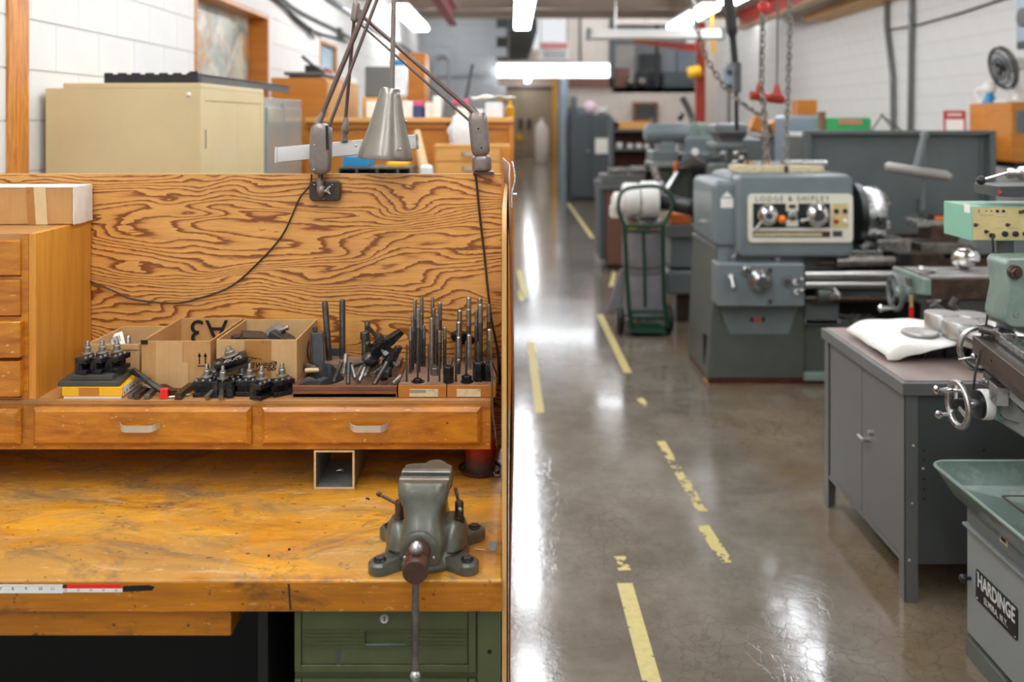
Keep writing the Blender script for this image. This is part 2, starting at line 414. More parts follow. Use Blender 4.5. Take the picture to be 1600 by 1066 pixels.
def camo():
    k = N('obscured_window_glass'); v = k.map()
    a = k.noise(v, 3.2, 5, .6, .6); b = k.noise(k.map((1,1,1), loc=(3,3,3)), 5, 4, .6, .4)
    c = k.ramp(a, [(.3, '#5e7068'), (.45, '#97a197'), (.55, '#c4bfac'), (.68, '#7c8f8a')])
    c = k.mix(k.ramp(b, [(.52, 0.0), (.6, .8)]), c, '#a97a46')
    return k.set(col=c, em=c, es=.12, rough=.3)  # faint emission stands in for daylight behind the glass
M['camo'] = camo()
# ================================================================ THE SETTING
XL, XR = -1.94, 4.85
fl = MB().box(XL - .2, XR + .2, -5, 45, -.1, 0); floor = struct('floor', fl, M['floor'])
BASE['floor'] = V((0,0,0))
def fpt(px, py): Z = E * F / (py - HY); return V((X_(px, Z), Z, 0))
def stripe(a, b, w, wear, seed, parent=floor):
    """painted dash, built as small paint flakes; wear is the share that has flaked off"""
    a, b = fpt(*a), fpt(*b); d = b - a; L = d.length; d.normalize(); p = V((-d.y, d.x, 0))
    mb = MB(); c = .012; c = .012 if seed in (1, 2, 3, 12) else .007; nu, nv = max(2, int(L / c)), max(3, int(w / c))
    for i in range(nu):
        for j in range(nv):
            u, v = (i + .5) / nu, (j + .5) / nv
            e = abs(v - .5) * 2
            q = mnoise.noise(V((i*c*9 + seed*13, j*c*16, seed))) * .5 + .5 + mnoise.noise(V((i*c*48, j*c*55, seed*3))) * .3
            if q < wear + .12 * (e > .75) * rnd.random(): continue
            x0, x1 = L * i / nu, L * (i + 1) / nu; y0, y1 = w * (j / nv - .5), w * ((j + 1) / nv - .5)
            P = [a + d*x + p*y + V((0,0,.0015)) for x, y in ((x0,y0),(x1,y0),(x1,y1),(x0,y1))]
            mb.add(P, [(0,1,2,3)])
    return build('painted_stripe', mb, M['stripe'], parent)
stripe((811, 422), (820, 462), .055, .0, 1); stripe((829, 535), (843, 645), .057, .02, 2)
stripe((888, 318), (926, 372), .06, .0, 3); stripe((937, 492), (981, 583), .058, .1, 4)
stripe((960, 425), (955, 448), .05, .1, 5); stripe((998, 620), (1008, 636), .05, .5, 6)
stripe((1032, 690), (1098, 800), .05, .44, 7); stripe((1098, 822), (1136, 880), .055, .46, 8)
stripe((968, 870), (976, 892), .05, .4, 9); stripe((976, 912), (1021, 1075), .06, .24, 10)
stripe((1021, 1078), (1060, 1230), .06, .2, 11); stripe((812, 455), (816, 470), .05, .2, 12)

def block_wall(name, X, s, y0, y1, h0, h1, holes, yfull, m=M['cmu'], off=0):
    """painted block wall: backing with openings, single blocks as parts, the far ones joined"""
    def free(a, b, c, d): return all(b <= q[0] + .01 or a >= q[1] - .01 or d <= q[2] + .01 or c >= q[3] - .01 for q in holes)
    bk = MB(); ys = sorted({y0, y1, *[q[0] for q in holes], *[q[1] for q in holes]}); hs = sorted({h0, h1, *[q[2] for q in holes], *[q[3] for q in holes]})
    for a, b in zip(ys, ys[1:]):
        for c, d in zip(hs, hs[1:]):
            if free(a + .02, b - .02, c + .02, d - .02): bk.box(min(X, X - s*.2), max(X, X - s*.2), a, b, c, d)
    wall = struct(name, bk, M['cmud']); BASE[wall.name] = V((0,0,0))
    Lb, Hb = .4064, .2032
    def one_block(L):
        q = MB(); q.box(-.012, .004, -L/2 + .0012, L/2 - .0012, .004, Hb - .004); return q
    full = mesh_of('block', one_block(Lb), m); far = MB(); n = 0
    r = int(h0 / Hb)
    while r * Hb < h1 - .05:
        y = y0 - (r % 2) * Lb / 2
        while y < y1:
            a, b = max(y, y0), min(y + Lb, y1); segs = [(a, b)]
            for q in holes:
                if r*Hb + off + .02 < q[3] and (r+1)*Hb + off - .02 > q[2]:
                    ns = []
                    for (c, d) in segs:
                        if q[1] <= c or q[0] >= d: ns.append((c, d)); continue
                        if q[0] > c: ns.append((c, q[0]))
                        if q[1] < d: ns.append((q[1], d))
                    segs = ns
            for c, d in segs:
                if d - c < .03: continue
                vis = 1.25 < r*Hb < 3.3 and c >= yfull[0] and c < yfull[1] and n < 298
                if vis and d - c > Lb - .01:
                    o = bpy.data.objects.new('block', full); COL.objects.link(o); o.parent = wall; o.location = (X, (c+d)/2, r*Hb + off); n += 1
                    if s < 0: o.rotation_euler = (0, 0, R(180))
                elif vis:
                    q = one_block(d - c); o = bpy.data.objects.new('block', mesh_of('block', q, m)); COL.objects.link(o); o.parent = wall
                    o.location = (X, (c+d)/2, r*Hb + off); n += 1
                    if s < 0: o.rotation_euler = (0, 0, R(180))
                else:
                    xa, xb = sorted((X - s*.012, X + s*.004)); far.box(xa, xb, c + .0012, d - .0012, r*Hb + .004 + off, (r+1)*Hb - .004 + off)
            y += Lb
        r += 1
    build('block_courses', far, m, wall, kind='stuff')
    return wall
WIN1 = (5.66, 7.36, 1.30, 2.59); WIN2 = (9.35, 10.25, 1.80, 2.57)
block_wall('wall_left', XL, 1, -5, 19.4, 0, 3.9, [WIN1, WIN2], (3.3, 14.5), off=-.057)
block_wall('wall_right', XR, -1, -5, 22, 0, 3.9, [], (7.6, 18.5))
def window(name, q, X, deep, frame_m, pane_m, mull=None):
    a, b, c, d = q
    w = MB(); t = .03
    w.box(X - deep, X + .012, a, a + t, c, d); w.box(X - deep, X + .012, b - t, b, c, d)
    w.box(X - deep, X + .012, a + t, b - t, d - t, d); w.box(X - deep, X + .03, a + t, b - t, c, c + t)
    o = struct(name, w, frame_m)
    build('pane', MB().box(X - deep + .01, X - deep + .02, a + t, b - t, c + t, d - t), pane_m, o)
    if mull:
        mu = MB()
        for y in mull: mu.box(X - deep + .02, X - deep + .05, y - .02, y + .02, c + t, d - t)
        build('mullion', mu, frame_m, o, bevel=.003)
    cas = MB().box(X, X + .014, a - .0, b + .02, d, d + .10); cas.box(X, X + .014, b, b + .09, c, d)
    build('painted_casing', cas, M['cmu'], o, bevel=.003)
    return o
window('window_1', WIN1, XL, .16, M['oak'], M['camo'])
w2 = window('window_2', WIN2, XL, .045, M['post'], paint('blue_grey_pane', '#7fa0ae', .3))
# the grey block partition closing the bay on the left, and the passage beyond
gp = MB().box(XL, -.40, 19.4, 19.6, 0, 3.9); wg = struct('wall_partition', gp, M['cmud']); BASE[wg.name] = V((0,0,0))
gb = MB(); me = None
q = MB().box(-.200, .200, -.012, .004, .004, .199); me = mesh_of('block', q, M['cmug'])
for r in range(0, 19):
    x = XL + .2 - (r % 2) * .2
    while x < -.2:
        if x - .2 > XL - .25:
            o = bpy.data.objects.new('block', me); COL.objects.link(o); o.parent = wg; o.location = (x, 19.396, r * .2032)
        x += .4064
cd = MB().tube([at(678, 175, 19.3), at(678, 95, 19.3), at(684, 86, 19.3), at(697, 86, 19.3), at(703, 95, 19.3), at(703, 175, 19.3)], .03, 8)
cd.tube([at(668, 116, 19.3), at(768, 114, 19.3)], .02, 6)
build('conduit', cd, M['cmug'], wg)
ps = MB().box(-.75, -.55, 19.6, 43, 0, 3.63); struct('wall_passage', ps, M['drywall'])
dk = MB(); 
for i in range(42): dk.box(-.55, .535, 19.6 + i*.25, 19.73 + i*.25, 3.60, 3.66)
dk.box(-.55, .535, 19.6, 30.2, 3.66, 3.9); struct('ceiling_passage', dk, M['locker'])
struct('ceiling_far', MB().box(-.75, 2.6, 30.2, 43.2, 3.9, 4.0), M['drywall'])
# far end wall with the pair of doors
fe = MB().box(-.75, 2.6, 43, 43.2, 0, 4.0); struct('wall_end', fe, M['drywall'])
dr = MB().box(-.72, .59, 42.94, 43, 0.02, 3.05); dr2 = MB().box(.61, 1.92, 42.94, 43, .02, 3.05)
d1 = struct('door_1', dr, M['doorp'], bevel=.01); build('push_bar', MB().box(.3, .5, 42.88, 42.94, 1.2, 1.7), M['dkiron'], d1)
d2 = struct('door_2', dr2, M['doorp'], bevel=.01); build('push_bar', MB().box(.7, .9, 42.88, 42.94, 1.2, 1.7), M['dkiron'], d2)
struct('trim_1', MB().box(-.74, 1.95, 42.9, 43, 3.05, 3.2), M['dkiron'])
struct('trim_2', MB().box(1.86, 2.02, 42.4, 42.6, 0, 3.9), M['yellow'])
struct('wall_passage_right', MB().box(2.2, 2.4, 30.3, 43, 0, 3.9), M['drywall'])
# back wall on the right with the storage loft
def hb(py): return H_(py, 22.0)
def xb(px): return X_(px, 22.0)
wb = MB().box(1.32, xb(957), 22, 22.2, 0, 5.4); wb.box(xb(957), XR + .2, 22, 22.2, 0, hb(137)); wb.box(xb(1094), XR + .2, 22, 22.2, hb(137), 5.4)
wb.box(xb(957), xb(1094), 22, 22.2, hb(38), 5.4)
struct('wall_back', wb, M['drywall'])
struct('trim_3', MB().box(1.32, xb(958), 21.9, 22, hb(137), hb(123)), M['umber'])
struct('trim_4', MB().box(xb(905), xb(908), 21.95, 22, hb(123), 5.0), M['locker'])
struct('trim_5', MB().box(xb(952), xb(958), 21.9, 22, hb(137), 5.0), M['locker'])
struct('floor_loft', MB().box(xb(957), xb(1094), 22, 25, hb(137) - .12, hb(137)), M['locker'])
struct('wall_loft', MB().box(xb(950), xb(1110), 25, 25.1, hb(137), 5.4), M['cmug'])
# ceiling and beams
cl = MB().box(XL - .2, XR + .2, -5, 19.4, 3.9, 4.05); cl.box(.535, XR + .2, 19.4, 25.2, 5.2, 5.4)
struct('ceiling', cl, M['ceil'])
def ibeam(x0, x1, y, zb, h, w, t=.02):
    mb = MB(); mb.box(x0, x1, y - w/2, y + w/2, zb, zb + t); mb.box(x0, x1, y - w/2, y + w/2, zb + h - t, zb + h); mb.box(x0, x1, y - t/2, y + t/2, zb + t, zb + h - t)
    return mb
for i, y in enumerate([-3, .2, 3.4, 6.6, 9.8, 13.0, 15.6, 17.0]):
    struct('ceiling_beam', ibeam(XL, XR, y, 3.6, .3, .2), M['beam'])
def beamy(X, y0, y1, zb, h, w, m, t=.02):
    mb = MB(); mb.box(X - w/2, X + w/2, y0, y1, zb, zb + t); mb.box(X - w/2, X + w/2, y0, y1, zb + h - t, zb + h); mb.box(X - t/2, X + t/2, y0, y1, zb + t, zb + h - t)
    return struct('ceiling_beam', mb, m)
beamy(-.98, 1, 15.4, 3.3, .3, .13, M['dkred'])
bm_r = beamy(3.94, 4, 16.1, 3.3, .28, .2, M['redbeam'])
build('lower_flange', MB().box(3.94 - .10, 3.94 + .10, 4, 16.0, 3.288, 3.3), M['label'], bm_r)
struct('trim_6', MB().box(4.45, XR, 6, 14.2, 3.26, 3.36), M['plyedge'])
# fir post beside the white wall
pst = MB().box(-2.2, X_(46.5, 3.7), 3.55, 3.7, 0, 3.6); struct('trim_7', pst, M['post'], bevel=.006)

# ---------------------------------------------------------------- ceiling lamps
def lamp(x, y, L, along, label, h=2.83, w=.2, group=None, lit=True, lh=.09):
    t = thing('ceiling_lamp', label, 'ceiling lamp', (x, y, h), 0 if along else R(90), group, local=True)
    q = rrect(w, lh, .03, 4, 0, .045 - lh/2); le = MB().prism(q, -L/2, L/2, 'y'); build('lens', le, (M['lens2'] if lh > .1 else M['lens']) if lit else M['white'], t)
    hs = MB().box(-w*.42, w*.42, -L/2 - .02, L/2 + .02, .046, .09); build('housing', hs, M['white'], t, bevel=.005)
    for e in (-L*.4, L*.4):
        build('hanger', MB().tube([(0, e, .085), (0, e, 3.9 - h)], .006, 6), M['steel'], t)
    return t
G = 'fluorescent lamps of the near rows'
HL = 3.306
lamp(-1.56, 14.4, 3.0, True, 'fluorescent ceiling lamp at the upper left, behind the lamp arms, lit', HL, .26)
lamp(.17, 14.15, 3.0, True, 'fluorescent ceiling lamp hanging over the middle aisle, seen end on', HL, .26)
lamp(2.74, 14.2, 2.8, True, 'fluorescent ceiling lamp hanging slanting above the far grey machines', HL, .26)
lamp(2.84, 10.75, 2.9, True, 'fluorescent ceiling lamp beside the top of the black cable bundle, only its end in view', HL, .26)
lamp(.85, 19.2, 2.3, False, 'long bright fluorescent lamp hung crosswise in front of the passage', w=.26, lh=.26)
t = thing('reflector_lamp', 'long white lamp reflector hung crosswise above the red crane arm', 'ceiling lamp', (1.83, 11.9, 2.78), 0, None, local=True)
build('reflector', MB().prism([(-.1, 0), (-.13, .02), (-.05, .13), (.05, .13), (.13, .02), (.1, 0), (.04, .1), (-.04, .1)], -.84, .84, 'x'), M['white'], t)
build('end_cap', MB().box(-.88, -.84, -.13, .13, 0, .14), M['gmach'], t); build('end_cap', MB().box(.84, .88, -.13, .13, 0, .14), M['gmach'], t)
build('hanger', MB().tube([(-.5, 0, .13), (-.5, 0, 1.12)], .008, 6), M['steel'], t); build('hanger', MB().tube([(.5, 0, .13), (.5, 0, 1.12)], .008, 6), M['steel'], t)
RC = {}
for x, y in ((.17, 11.1), (.17, 7.45), (.17, 4.4), (.17, 1.3), (.17, -1.8), (-1.0, 9.0), (-.85, 4.6), (-1.0, 1.3), (-1.3, -1.8), (2.86, 7.5), (2.86, 4.4), (2.86, 1.3)):
    row = 'aisle' if x == .17 else ('left' if x < 0 else 'right'); RC[row] = RC.get(row, 1) + 1
    lamp(x, y, 2.75, True, f"ceiling lamp above the picture, {('second', 'third', 'fourth', 'fifth', 'sixth')[RC[row] - 2 + (row == 'right')]} of the {row} row from its far end", HL, .26, group=G)
for x, y, l in ((-1.1, 18.2, 'left'), (2.4, 18.2, 'middle'), (4.1, 18.2, 'right')): lamp(x, y, 1.4, False, l + ' added fill lamp hidden behind the farthest ceiling beam', 3.80)  # extra lamps added to brighten the partition and back wall, screened by the beam
for x, y, h, l in ((.7, 30.2, 3.42, 'nearest'), (.7, 33.4, 3.42, 'second'), (.7, 37, 3.42, 'third'), (.7, 41.4, 3.42, 'farthest')): lamp(x, y, 2.4, True, f'{l} added fill lamp of the passage, hidden behind the crosswise lamp', h)  # lamps added to brighten the far passage and its doors
for x, y, l in ((2.0, 20.6, 'left'), (3.9, 20.6, 'right')): lamp(x, y, 2.4, False, f'{l} unseen fill lamp added high before the storage loft, above the picture', 4.9)  # out of view lamps added to brighten the back wall and loft
# ================================================================ WORKBENCH
ZF, ZR, ZP = 1.859, 2.312, 2.622       # depth of bench front, of the drawer riser's front, of the plywood back
BH = .858                              # bench top height
bench = thing('workbench', 'heavy amber maple workbench with worn top and tall fir plywood back', 'workbench', (-.85, 2.25, 0))
XE = -.0205
tp = MB().box(-1.75, XE, ZF, 2.60, BH - .0615, BH)
build('bench_top', tp, [M['top']], bench, bevel=.004)
ed = MB().box(-1.75, XE, ZF - .0025, ZF + .004, BH - .0612, BH - .004); build('front_edge', ed, M['edge'], bench)
for a, b, z0 in ((458 - 5, 461 - 5, 0),):
    build('joint_gap', MB().prism([(X_(450, ZF), BH - .006), (X_(453, ZF), BH - .006), (X_(456, ZF), BH - .058), (X_(453, ZF), BH - .058)], ZF - .004, ZF - .002, 'y'), M['dkbrown'], bench)
build('back_panel', MB().box(-1.75, X_(783.5, ZP), ZP, ZP + .019, .0, 1.625), M['ply'], bench)
build('panel_lip', MB().box(-1.75, X_(783.5, ZP), ZP - .0006, ZP + .0196, 1.6225, 1.6255), M['plyedge'], bench)
# underslung drawer rail on the left
rl = MB().box(-1.75, X_(361, 1.875), 1.875, 2.25, H_(994, 1.875), BH - .062); build('under_rail', rl, M['edge'], bench, bevel=.002)
build('kneehole_shade_back', MB().box(-1.75, -.5, 2.45, 2.47, 0, BH - .07), M['void'], bench)  # black boards added to give the space under the bench its deep shade
build('kneehole_shade_floor', MB().box(-1.75, -.5, 1.90, 2.45, 0, .06), M['void'], bench)
build('kneehole_shade_side', MB().box(-.52, -.50, 1.90, 2.45, .06, BH - .07), M['void'], bench)
# end board and the bowed hardboard sheet outside it
z0, z1 = 1.872, 2.64; r = .06; pts = [(z0, 0), (z0, 1.600 - r)] + [(z0 + r - r*math.cos(R(a)), 1.600 - r + r*math.sin(R(a))) for a in range(15, 91, 15)] + [(z1, 1.60), (z1, 0)]
eb = MB().prism([(y, z) for y, z in pts], X_(784.5, z0), X_(791.5, z0), 'x'); build('end_board', eb, M['plyedge'], bench)
def bow(u, v):
    y = 1.90 + u * .86; top = 1.665 if u > .12 else 1.665 - .10 * (1 - u/.12) ** 2
    z = v * top
    x = -.006 + .0085 * math.exp(-((z - 1.2) / .28) ** 2) - .022 * max(0, u - .55) * max(0, (z - 1.35)) / .14
    return (x, y, z)
build('hardboard_sheet', MB().grid(bow, 16, 24), M['brownb'], bench, solid=.004)
cl = spline([(.0, 2.62, 1.66), (.004, 2.45, 1.655), (.007, 2.3, 1.63), (-.001, 2.25, 1.60), (-.001, 2.2, 1.57)], 5)
build('cable_clip', MB().tube(cl, .0025, 6).cyl((-.004, 2.31, 1.593), (.012, 2.31, 1.593), .004), M['steel'], bench)

# ---------------- drawer riser
rz = .957; rt = 1.081; XRr = X_(767, ZR)
riser = thing('drawer_riser', 'long honey wood drawer riser standing on the back of the workbench', 'drawer unit', (-.9, ZR + .15, rz))
build('carcass', MB().box(-1.75, XRr, ZR, ZP - .012, rz, rt - .012), M['honey'], riser, bevel=.002)
build('top_board', MB().box(-1.75, XRr, ZR - .001, ZP - .012, rt - .012, rt), M['shelf'], riser, bevel=.0015)
def handle(mb, cx, cz, y, w, d=.022, hgt=.016):
    """bow handle: flat strap, curled ends"""
    n = 14; rs = []
    for i in range(n + 1):
        t = i / n; x = cx + (t - .5) * w
        e = min(t, 1 - t) * n
        dep = d * min(1, (e / 2.2)) ** .6 if e < 2.2 else d
        zz = cz + (.004 * (1 - min(1, e / 2.5)))
        rs.append([(x, y - dep, zz - hgt/2), (x, y - dep, zz + hgt/2), (x, y - dep + .003, zz + hgt/2), (x, y - dep + .003, zz - hgt/2)])
    return mb.rings(rs)
def drawer(parent, x0, x1, zz0, zz1, y, m, th=.016, bev=.009, hx=None, hm=None, hw=.10):
    b = MB()
    o = [(x0, y, zz0), (x1, y, zz0), (x1, y, zz1), (x0, y, zz1)]
    o2 = [(x0, y - th*.45, zz0), (x1, y - th*.45, zz0), (x1, y - th*.45, zz1), (x0, y - th*.45, zz1)]
    i = [(x0 + bev, y - th, zz0 + bev), (x1 - bev, y - th, zz0 + bev), (x1 - bev, y - th, zz1 - bev), (x0 + bev, y - th, zz1 - bev)]
    b.rings([[V(p) for p in o], [V(p) for p in o2], [V(p) for p in i]])
    d = build('drawer', b, m, parent)
    if hx is not None:
        hb_ = MB(); handle(hb_, hx, (zz0 + zz1) / 2 + .002, y - th, hw); build('handle', hb_, hm or M['nickel'], d)
    return d
s2 = ZR - .016
for a, b in ((50, 391), (408, 751)):
    drawer(riser, X_(a, s2), X_(b, s2), H_(697, s2), H_(638, s2), ZR - .001, M['honey'], hx=X_((a + b) / 2 - (1 if a < 100 else 2), s2))
drawer(riser, -1.72, X_(30, s2), H_(697, s2), H_(640, s2), ZR - .001, M['honey'])
build('paper_slip', MB().box(X_(580, 2.5), X_(635, 2.5), 2.5, 2.502, rz - .012, rz), M['rust'], riser)
build('paper_slip', MB().box(X_(652, 2.5), X_(684, 2.5), 2.48, 2.482, rz - .010, rz), M['label'], riser)

# ---------------- small chest of drawers on the riser
XC = -1.187; ct = 1.496
chest = thing('chest_of_drawers', 'small honey wood chest of four drawers at the left, standing on the riser', 'chest', (-1.45, ZR + .15, rt))
build('side_panel', MB().box(XC - .019, XC, ZR + .002, ZP - .004, rt, ct - .0), M['side'], chest, bevel=.0015)
build('carcass', MB().box(-1.72, XC - .019, ZR + .02, ZP - .004, rt, ct - .02), M['honey'], chest)
build('top_board', MB().box(-1.72, XC - .019, ZR + .002, ZP - .004, ct - .02, ct), M['shelf'], chest, bevel=.0015)
build('stile', MB().box(X_(33, ZR), XC - .0185, ZR, ZR + .02, rt, ct - .001), M['honey'], chest, bevel=.001)
zs = [(376, 431), (438, 494), (503, 560), (565, 621)]
for i, (a, b) in enumerate(zs):
    build('rail', MB().box(-1.72, X_(33, ZR), ZR + .001, ZR + .02, max(rt + .001, H_(b + 6, ZR)), H_(b + 1, ZR) if b < 620 else rt + .006), M['honey'], chest)
    th = (.008, .008, .022, .020)[i]; y = ZR - th
    d = MB().box(-1.72, X_(31, y), y, ZR + .015, H_(b, y), H_(a, y)); build('drawer', d, M['honey'], chest, bevel=.003)

# ---------------- long flat carton on the chest
t = thing('flat_carton', 'long flat brown carton with white end and tape, lying on the small chest', 'carton', (-1.45, 2.55, ct), R(1.6), local=True)
L, Wd, Hh = .55, .118, .1015; x1 = .268
build('carton_body', MB().box(x1 - L - .3, x1, -.062, .05, .001, Hh - .002), M['card'], t, bevel=.003)
rg = MB(); pr = []
for k in range(40):
    a = k / 40 * 4; s_, f = int(a), a - int(a)
    yz = [(-.064 + .116*f, .0), (.052, Hh*f), (.052 - .116*f, Hh), (-.064, Hh*(1-f))][s_]
    j = .0018
    pr.append((yz[0] + rnd.uniform(-j, j), yz[1] + max(0, rnd.uniform(-j, j)) * (1 if yz[1] < .05 else -1)))
rg.prism(pr, x1 + .0005, x1 + .004, 'x'); build('white_end_flap', rg, M['cardw'], t)
build('white_lid', MB().box(x1 - L - .3, x1 + .002, -.063, .051, Hh - .002, Hh + .001), M['cardw'], t)
for a, b, m in ((58, 70, 'btape'), (70, 88, 'tape'), (-6, 5, 'tape')):
    xa = (a - 126) / 572; xb_ = (b - 126) / 572
    build('tape_strip', MB().add([(x1 + xa, -.0635, .001), (x1 + xb_, -.0635, .001), (x1 + xb_ - .006, -.0635, Hh), (x1 + xa - .006, -.0635, Hh)], [(0,1,2,3)]), M[m], t)

# ---------------- open cartons on the riser
def carton(name, label, fl_, fr_, br_, bl_, zf, zb, tilt=0, m='card', inner=None):
    """open box from its four plan corners; heights of the front and back walls"""
    c = (V(fl_) + V(fr_) + V(br_) + V(bl_)) / 4
    t = thing(name, label, 'carton', (c.x, c.y, rt))
    th = .004
    def wall(a, b, ha, hb_, nm='side_panel'):
        a, b = V(a), V(b); d = (b - a).normalized(); nrm = V((-d.y, d.x, 0)) * th
        mb = MB(); mb.hexa([V((a.x, a.y, rt)), V((b.x, b.y, rt)), V((b.x, b.y, rt)) + nrm, V((a.x, a.y, rt)) + nrm],
                           [V((a.x, a.y, ha)), V((b.x, b.y, hb_)), V((b.x, b.y, hb_)) + nrm, V((a.x, a.y, ha)) + nrm])
        return build(nm, mb, [M[m]], t, bevel=.0008)
    wall(fl_, fr_, zf, zf, 'front_panel'); wall(fr_, br_, zf, zb); wall(br_, bl_, zb, zb, 'back_panel'); wall(bl_, fl_, zb, zf)
    build('base_panel', MB().add([V((p[0], p[1], rt + .003)) for p in (fl_, fr_, br_, bl_)], [(0,1,2,3)]), M[m], t, solid=.003)
    return t
def p2(px, Z): return (X_(px, Z), Z, 0)
bA = carton('open_carton', 'small low open carton against the chest, partly behind its neighbour', p2(134, 2.45), p2(218, 2.45), p2(258, 2.602), p2(192, 2.602), H_(538, 2.45), H_(510, 2.60), m='cardl')
build('folded_rim', MB().box(X_(158, 2.448), X_(217, 2.448), 2.4465, 2.4488, H_(546, 2.45), H_(538.5, 2.45)), M['cardl'], bA)
bB = carton('open_carton', 'middle open carton printed with two up arrows and an upside down A3', p2(221, 2.40), p2(329, 2.40), p2(381, 2.606), p2(282, 2.606), H_(533, 2.40), H_(497, 2.606))
bC = carton('open_carton', 'open carton printed with an egg outline logo, holding dark steel blocks', p2(338, 2.395), p2(464, 2.395), p2(496, 2.606), p2(384, 2.606), H_(531, 2.395), H_(499, 2.606), m='cardl')
# prints and tape on the cartons
yB = 2.3985
build('paper_tape', MB().add([at(244, 533.5, yB), at(285, 533.5, yB), at(285, 566, yB), at(294, 567, yB), at(294, 607, yB), at(243, 607, yB)], [(0,1,2,3,4,5)]), M['cardl'], bB)
build('black_tape', MB().box(X_(220, yB), X_(231, yB), yB - .001, yB, H_(538, yB), H_(531.5, yB)), M['ink'], bB)
ar = MB()
for px in (311.5, 320.8):
    ar.add([at(px - .9, 569, yB), at(px + .9, 569, yB), at(px + .9, 555, yB), at(px - .9, 555, yB)], [(0,1,2,3)])
    ar.add([at(px - 3, 557.5, yB), at(px + 3, 557.5, yB), at(px, 551, yB)], [(0,1,2)])
ar.add([at(308.5, 572.8, yB), at(323.5, 572.8, yB), at(323.5, 571.2, yB), at(308.5, 571.2, yB)], [(0,1,2,3)])
build('up_arrows', ar, M['ink'], bB)
# the back panel faces the room: text upside down, on the inside of the back flap
text('A3', .098, M['ink'], at(325, 517, 2.5995), (R(90), R(180), 0), bB, sx=.98, ext=.0004)
yC = 2.3945
build('parcel_tape', MB().add([at(382, 532, yC), at(424, 532, yC), at(424, 594, yC), at(382, 594, yC)], [(0,1,2,3)]), M['btape'], bC)
text('newegg', .031, M['ink'], at(406.5, 569.5, yC - .0006), (R(90), 0, 0), bC, sx=.88, shear=.25, ext=.0003)
text('TM', .010, M['ink'], at(428, 566.5, yC - .0006), (R(90), 0, 0), bC, ext=.0003)
eg = MB()
def arc(cx, cy, rx, ry, a0, a1, rot, w=.0012):
    pts = []
    for i in range(25):
        a = R(a0 + (a1 - a0) * i / 24); x, y = rx*math.cos(a), ry*math.sin(a)
        pts.append(at(cx + x*math.cos(rot) - y*math.sin(rot), cy + x*math.sin(rot) + y*math.cos(rot), yC - .0005))
    eg.tube(pts, w * .55, 5)
arc(389, 568, 13, 9.5, 120, 345, -.25); arc(399, 570, 13, 10, 185, 330, -.2); arc(395, 571, 13, 9, 20, 95, .1, .0022)
build('egg_outline', eg, M['ink'], bC)
a_, b_ = V(p2(464, 2.395)), V(p2(496, 2.606)); dd = (b_ - a_).normalized(); nn = V((dd.y, -dd.x, 0))
sg = MB()
for rr in (.026, .020):
    cpt = a_ + dd * .12 + nn * .0006 + V((0, 0, rt + .074))
    sg.tube([cpt + dd * (rr * .8 * math.cos(R(a))) + V((0, 0, rr * math.sin(R(a)))) for a in range(80, 290, 15)], .0009, 5)
build('side_print', sg, M['ink'], bC)
# contents
def steel_block(x, y, z, rx, ry, rz_, w, d, h, label, m='dkiron', notch=True):
    mb = MB()
    if notch: mb.prism([(-w/2, 0), (w/2, 0), (w/2, h*.55), (w*.15, h), (-w/2, h)], -d/2, d/2, 'y')
    else: mb.box(-w/2, w/2, -d/2, d/2, 0, h)
    o = build('steel_block', mb, M[m], None, bevel=.0015); o.location = (x, y, z); o.rotation_euler = (R(rx), R(ry), R(rz_))
    return tag(o, label, 'steel block')
zc = rt + .006
steel_block(-.683, 2.48, zc + .085, 10, 8, 25, .085, .05, .035, 'large dark notched steel block in the carton with the egg logo, left of the heap')
steel_block(-.618, 2.50, zc + .082, 0, 22, -20, .08, .045, .03, 'brown sloping steel block lying across the right of the heap in the carton')
steel_block(-.640, 2.53, zc + .097, 30, -35, 30, .05, .04, .03, 'lighter grey steel block standing on its corner atop the carton heap', 'iron', False)
steel_block(-.735, 2.50, zc + .082, 0, 5, 40, .05, .04, .028, 'short dark steel block at the left edge of the carton heap')
build('heap_filler', MB().box(X_(392, 2.47), X_(480, 2.47) - .03, 2.42, 2.585, rt + .006, zc + .066), M['dkiron'], bC)
cs = MB().cyl((0,0,0), (.018,0,.004), .005, n=10).cyl((.018,0,.004), (.024,0,.005), .008, n=6); o = one('cap_screw', cs, M['steel'], 'bright cap screw lying on top of the carton heap', 'screw'); o.location = (-.612, 2.50, zc + .121)
lf = MB().add([(-.03,0,0), (.03,.0,.0), (.034,.012,.05), (-.026,.012,.05)], [(0,1,2,3)])
t = thing('barcode_leaflet', 'white leaflet with a barcode sticking up out of the small carton', 'leaflet', at(178, 544, 2.53), (R(-48), R(-14), R(24)), local=True)
build('sheet', MB().box(-.03, .03, -.0006, .0006, -.06, .045), M['paper'], t)
bc = MB()
for i in range(14): bc.box(-.02 + i*.003, -.02 + i*.003 + (.0018 if i % 3 else .001), -.0012, -.0006, .015, .035)
build('barcode', bc, M['ink'], t)
sp = MB().cyl(at(200.5, 545, 2.53), at(200.5, 527.5, 2.53), .0065, n=14); sp.v += []
one('steel_pin', MB().rev([(.0068, -.09), (.0068, .006), (.004, .010)], at(200.5, 530, 2.53)), M['steel'], 'round steel pin standing in the small open carton', 'pin')
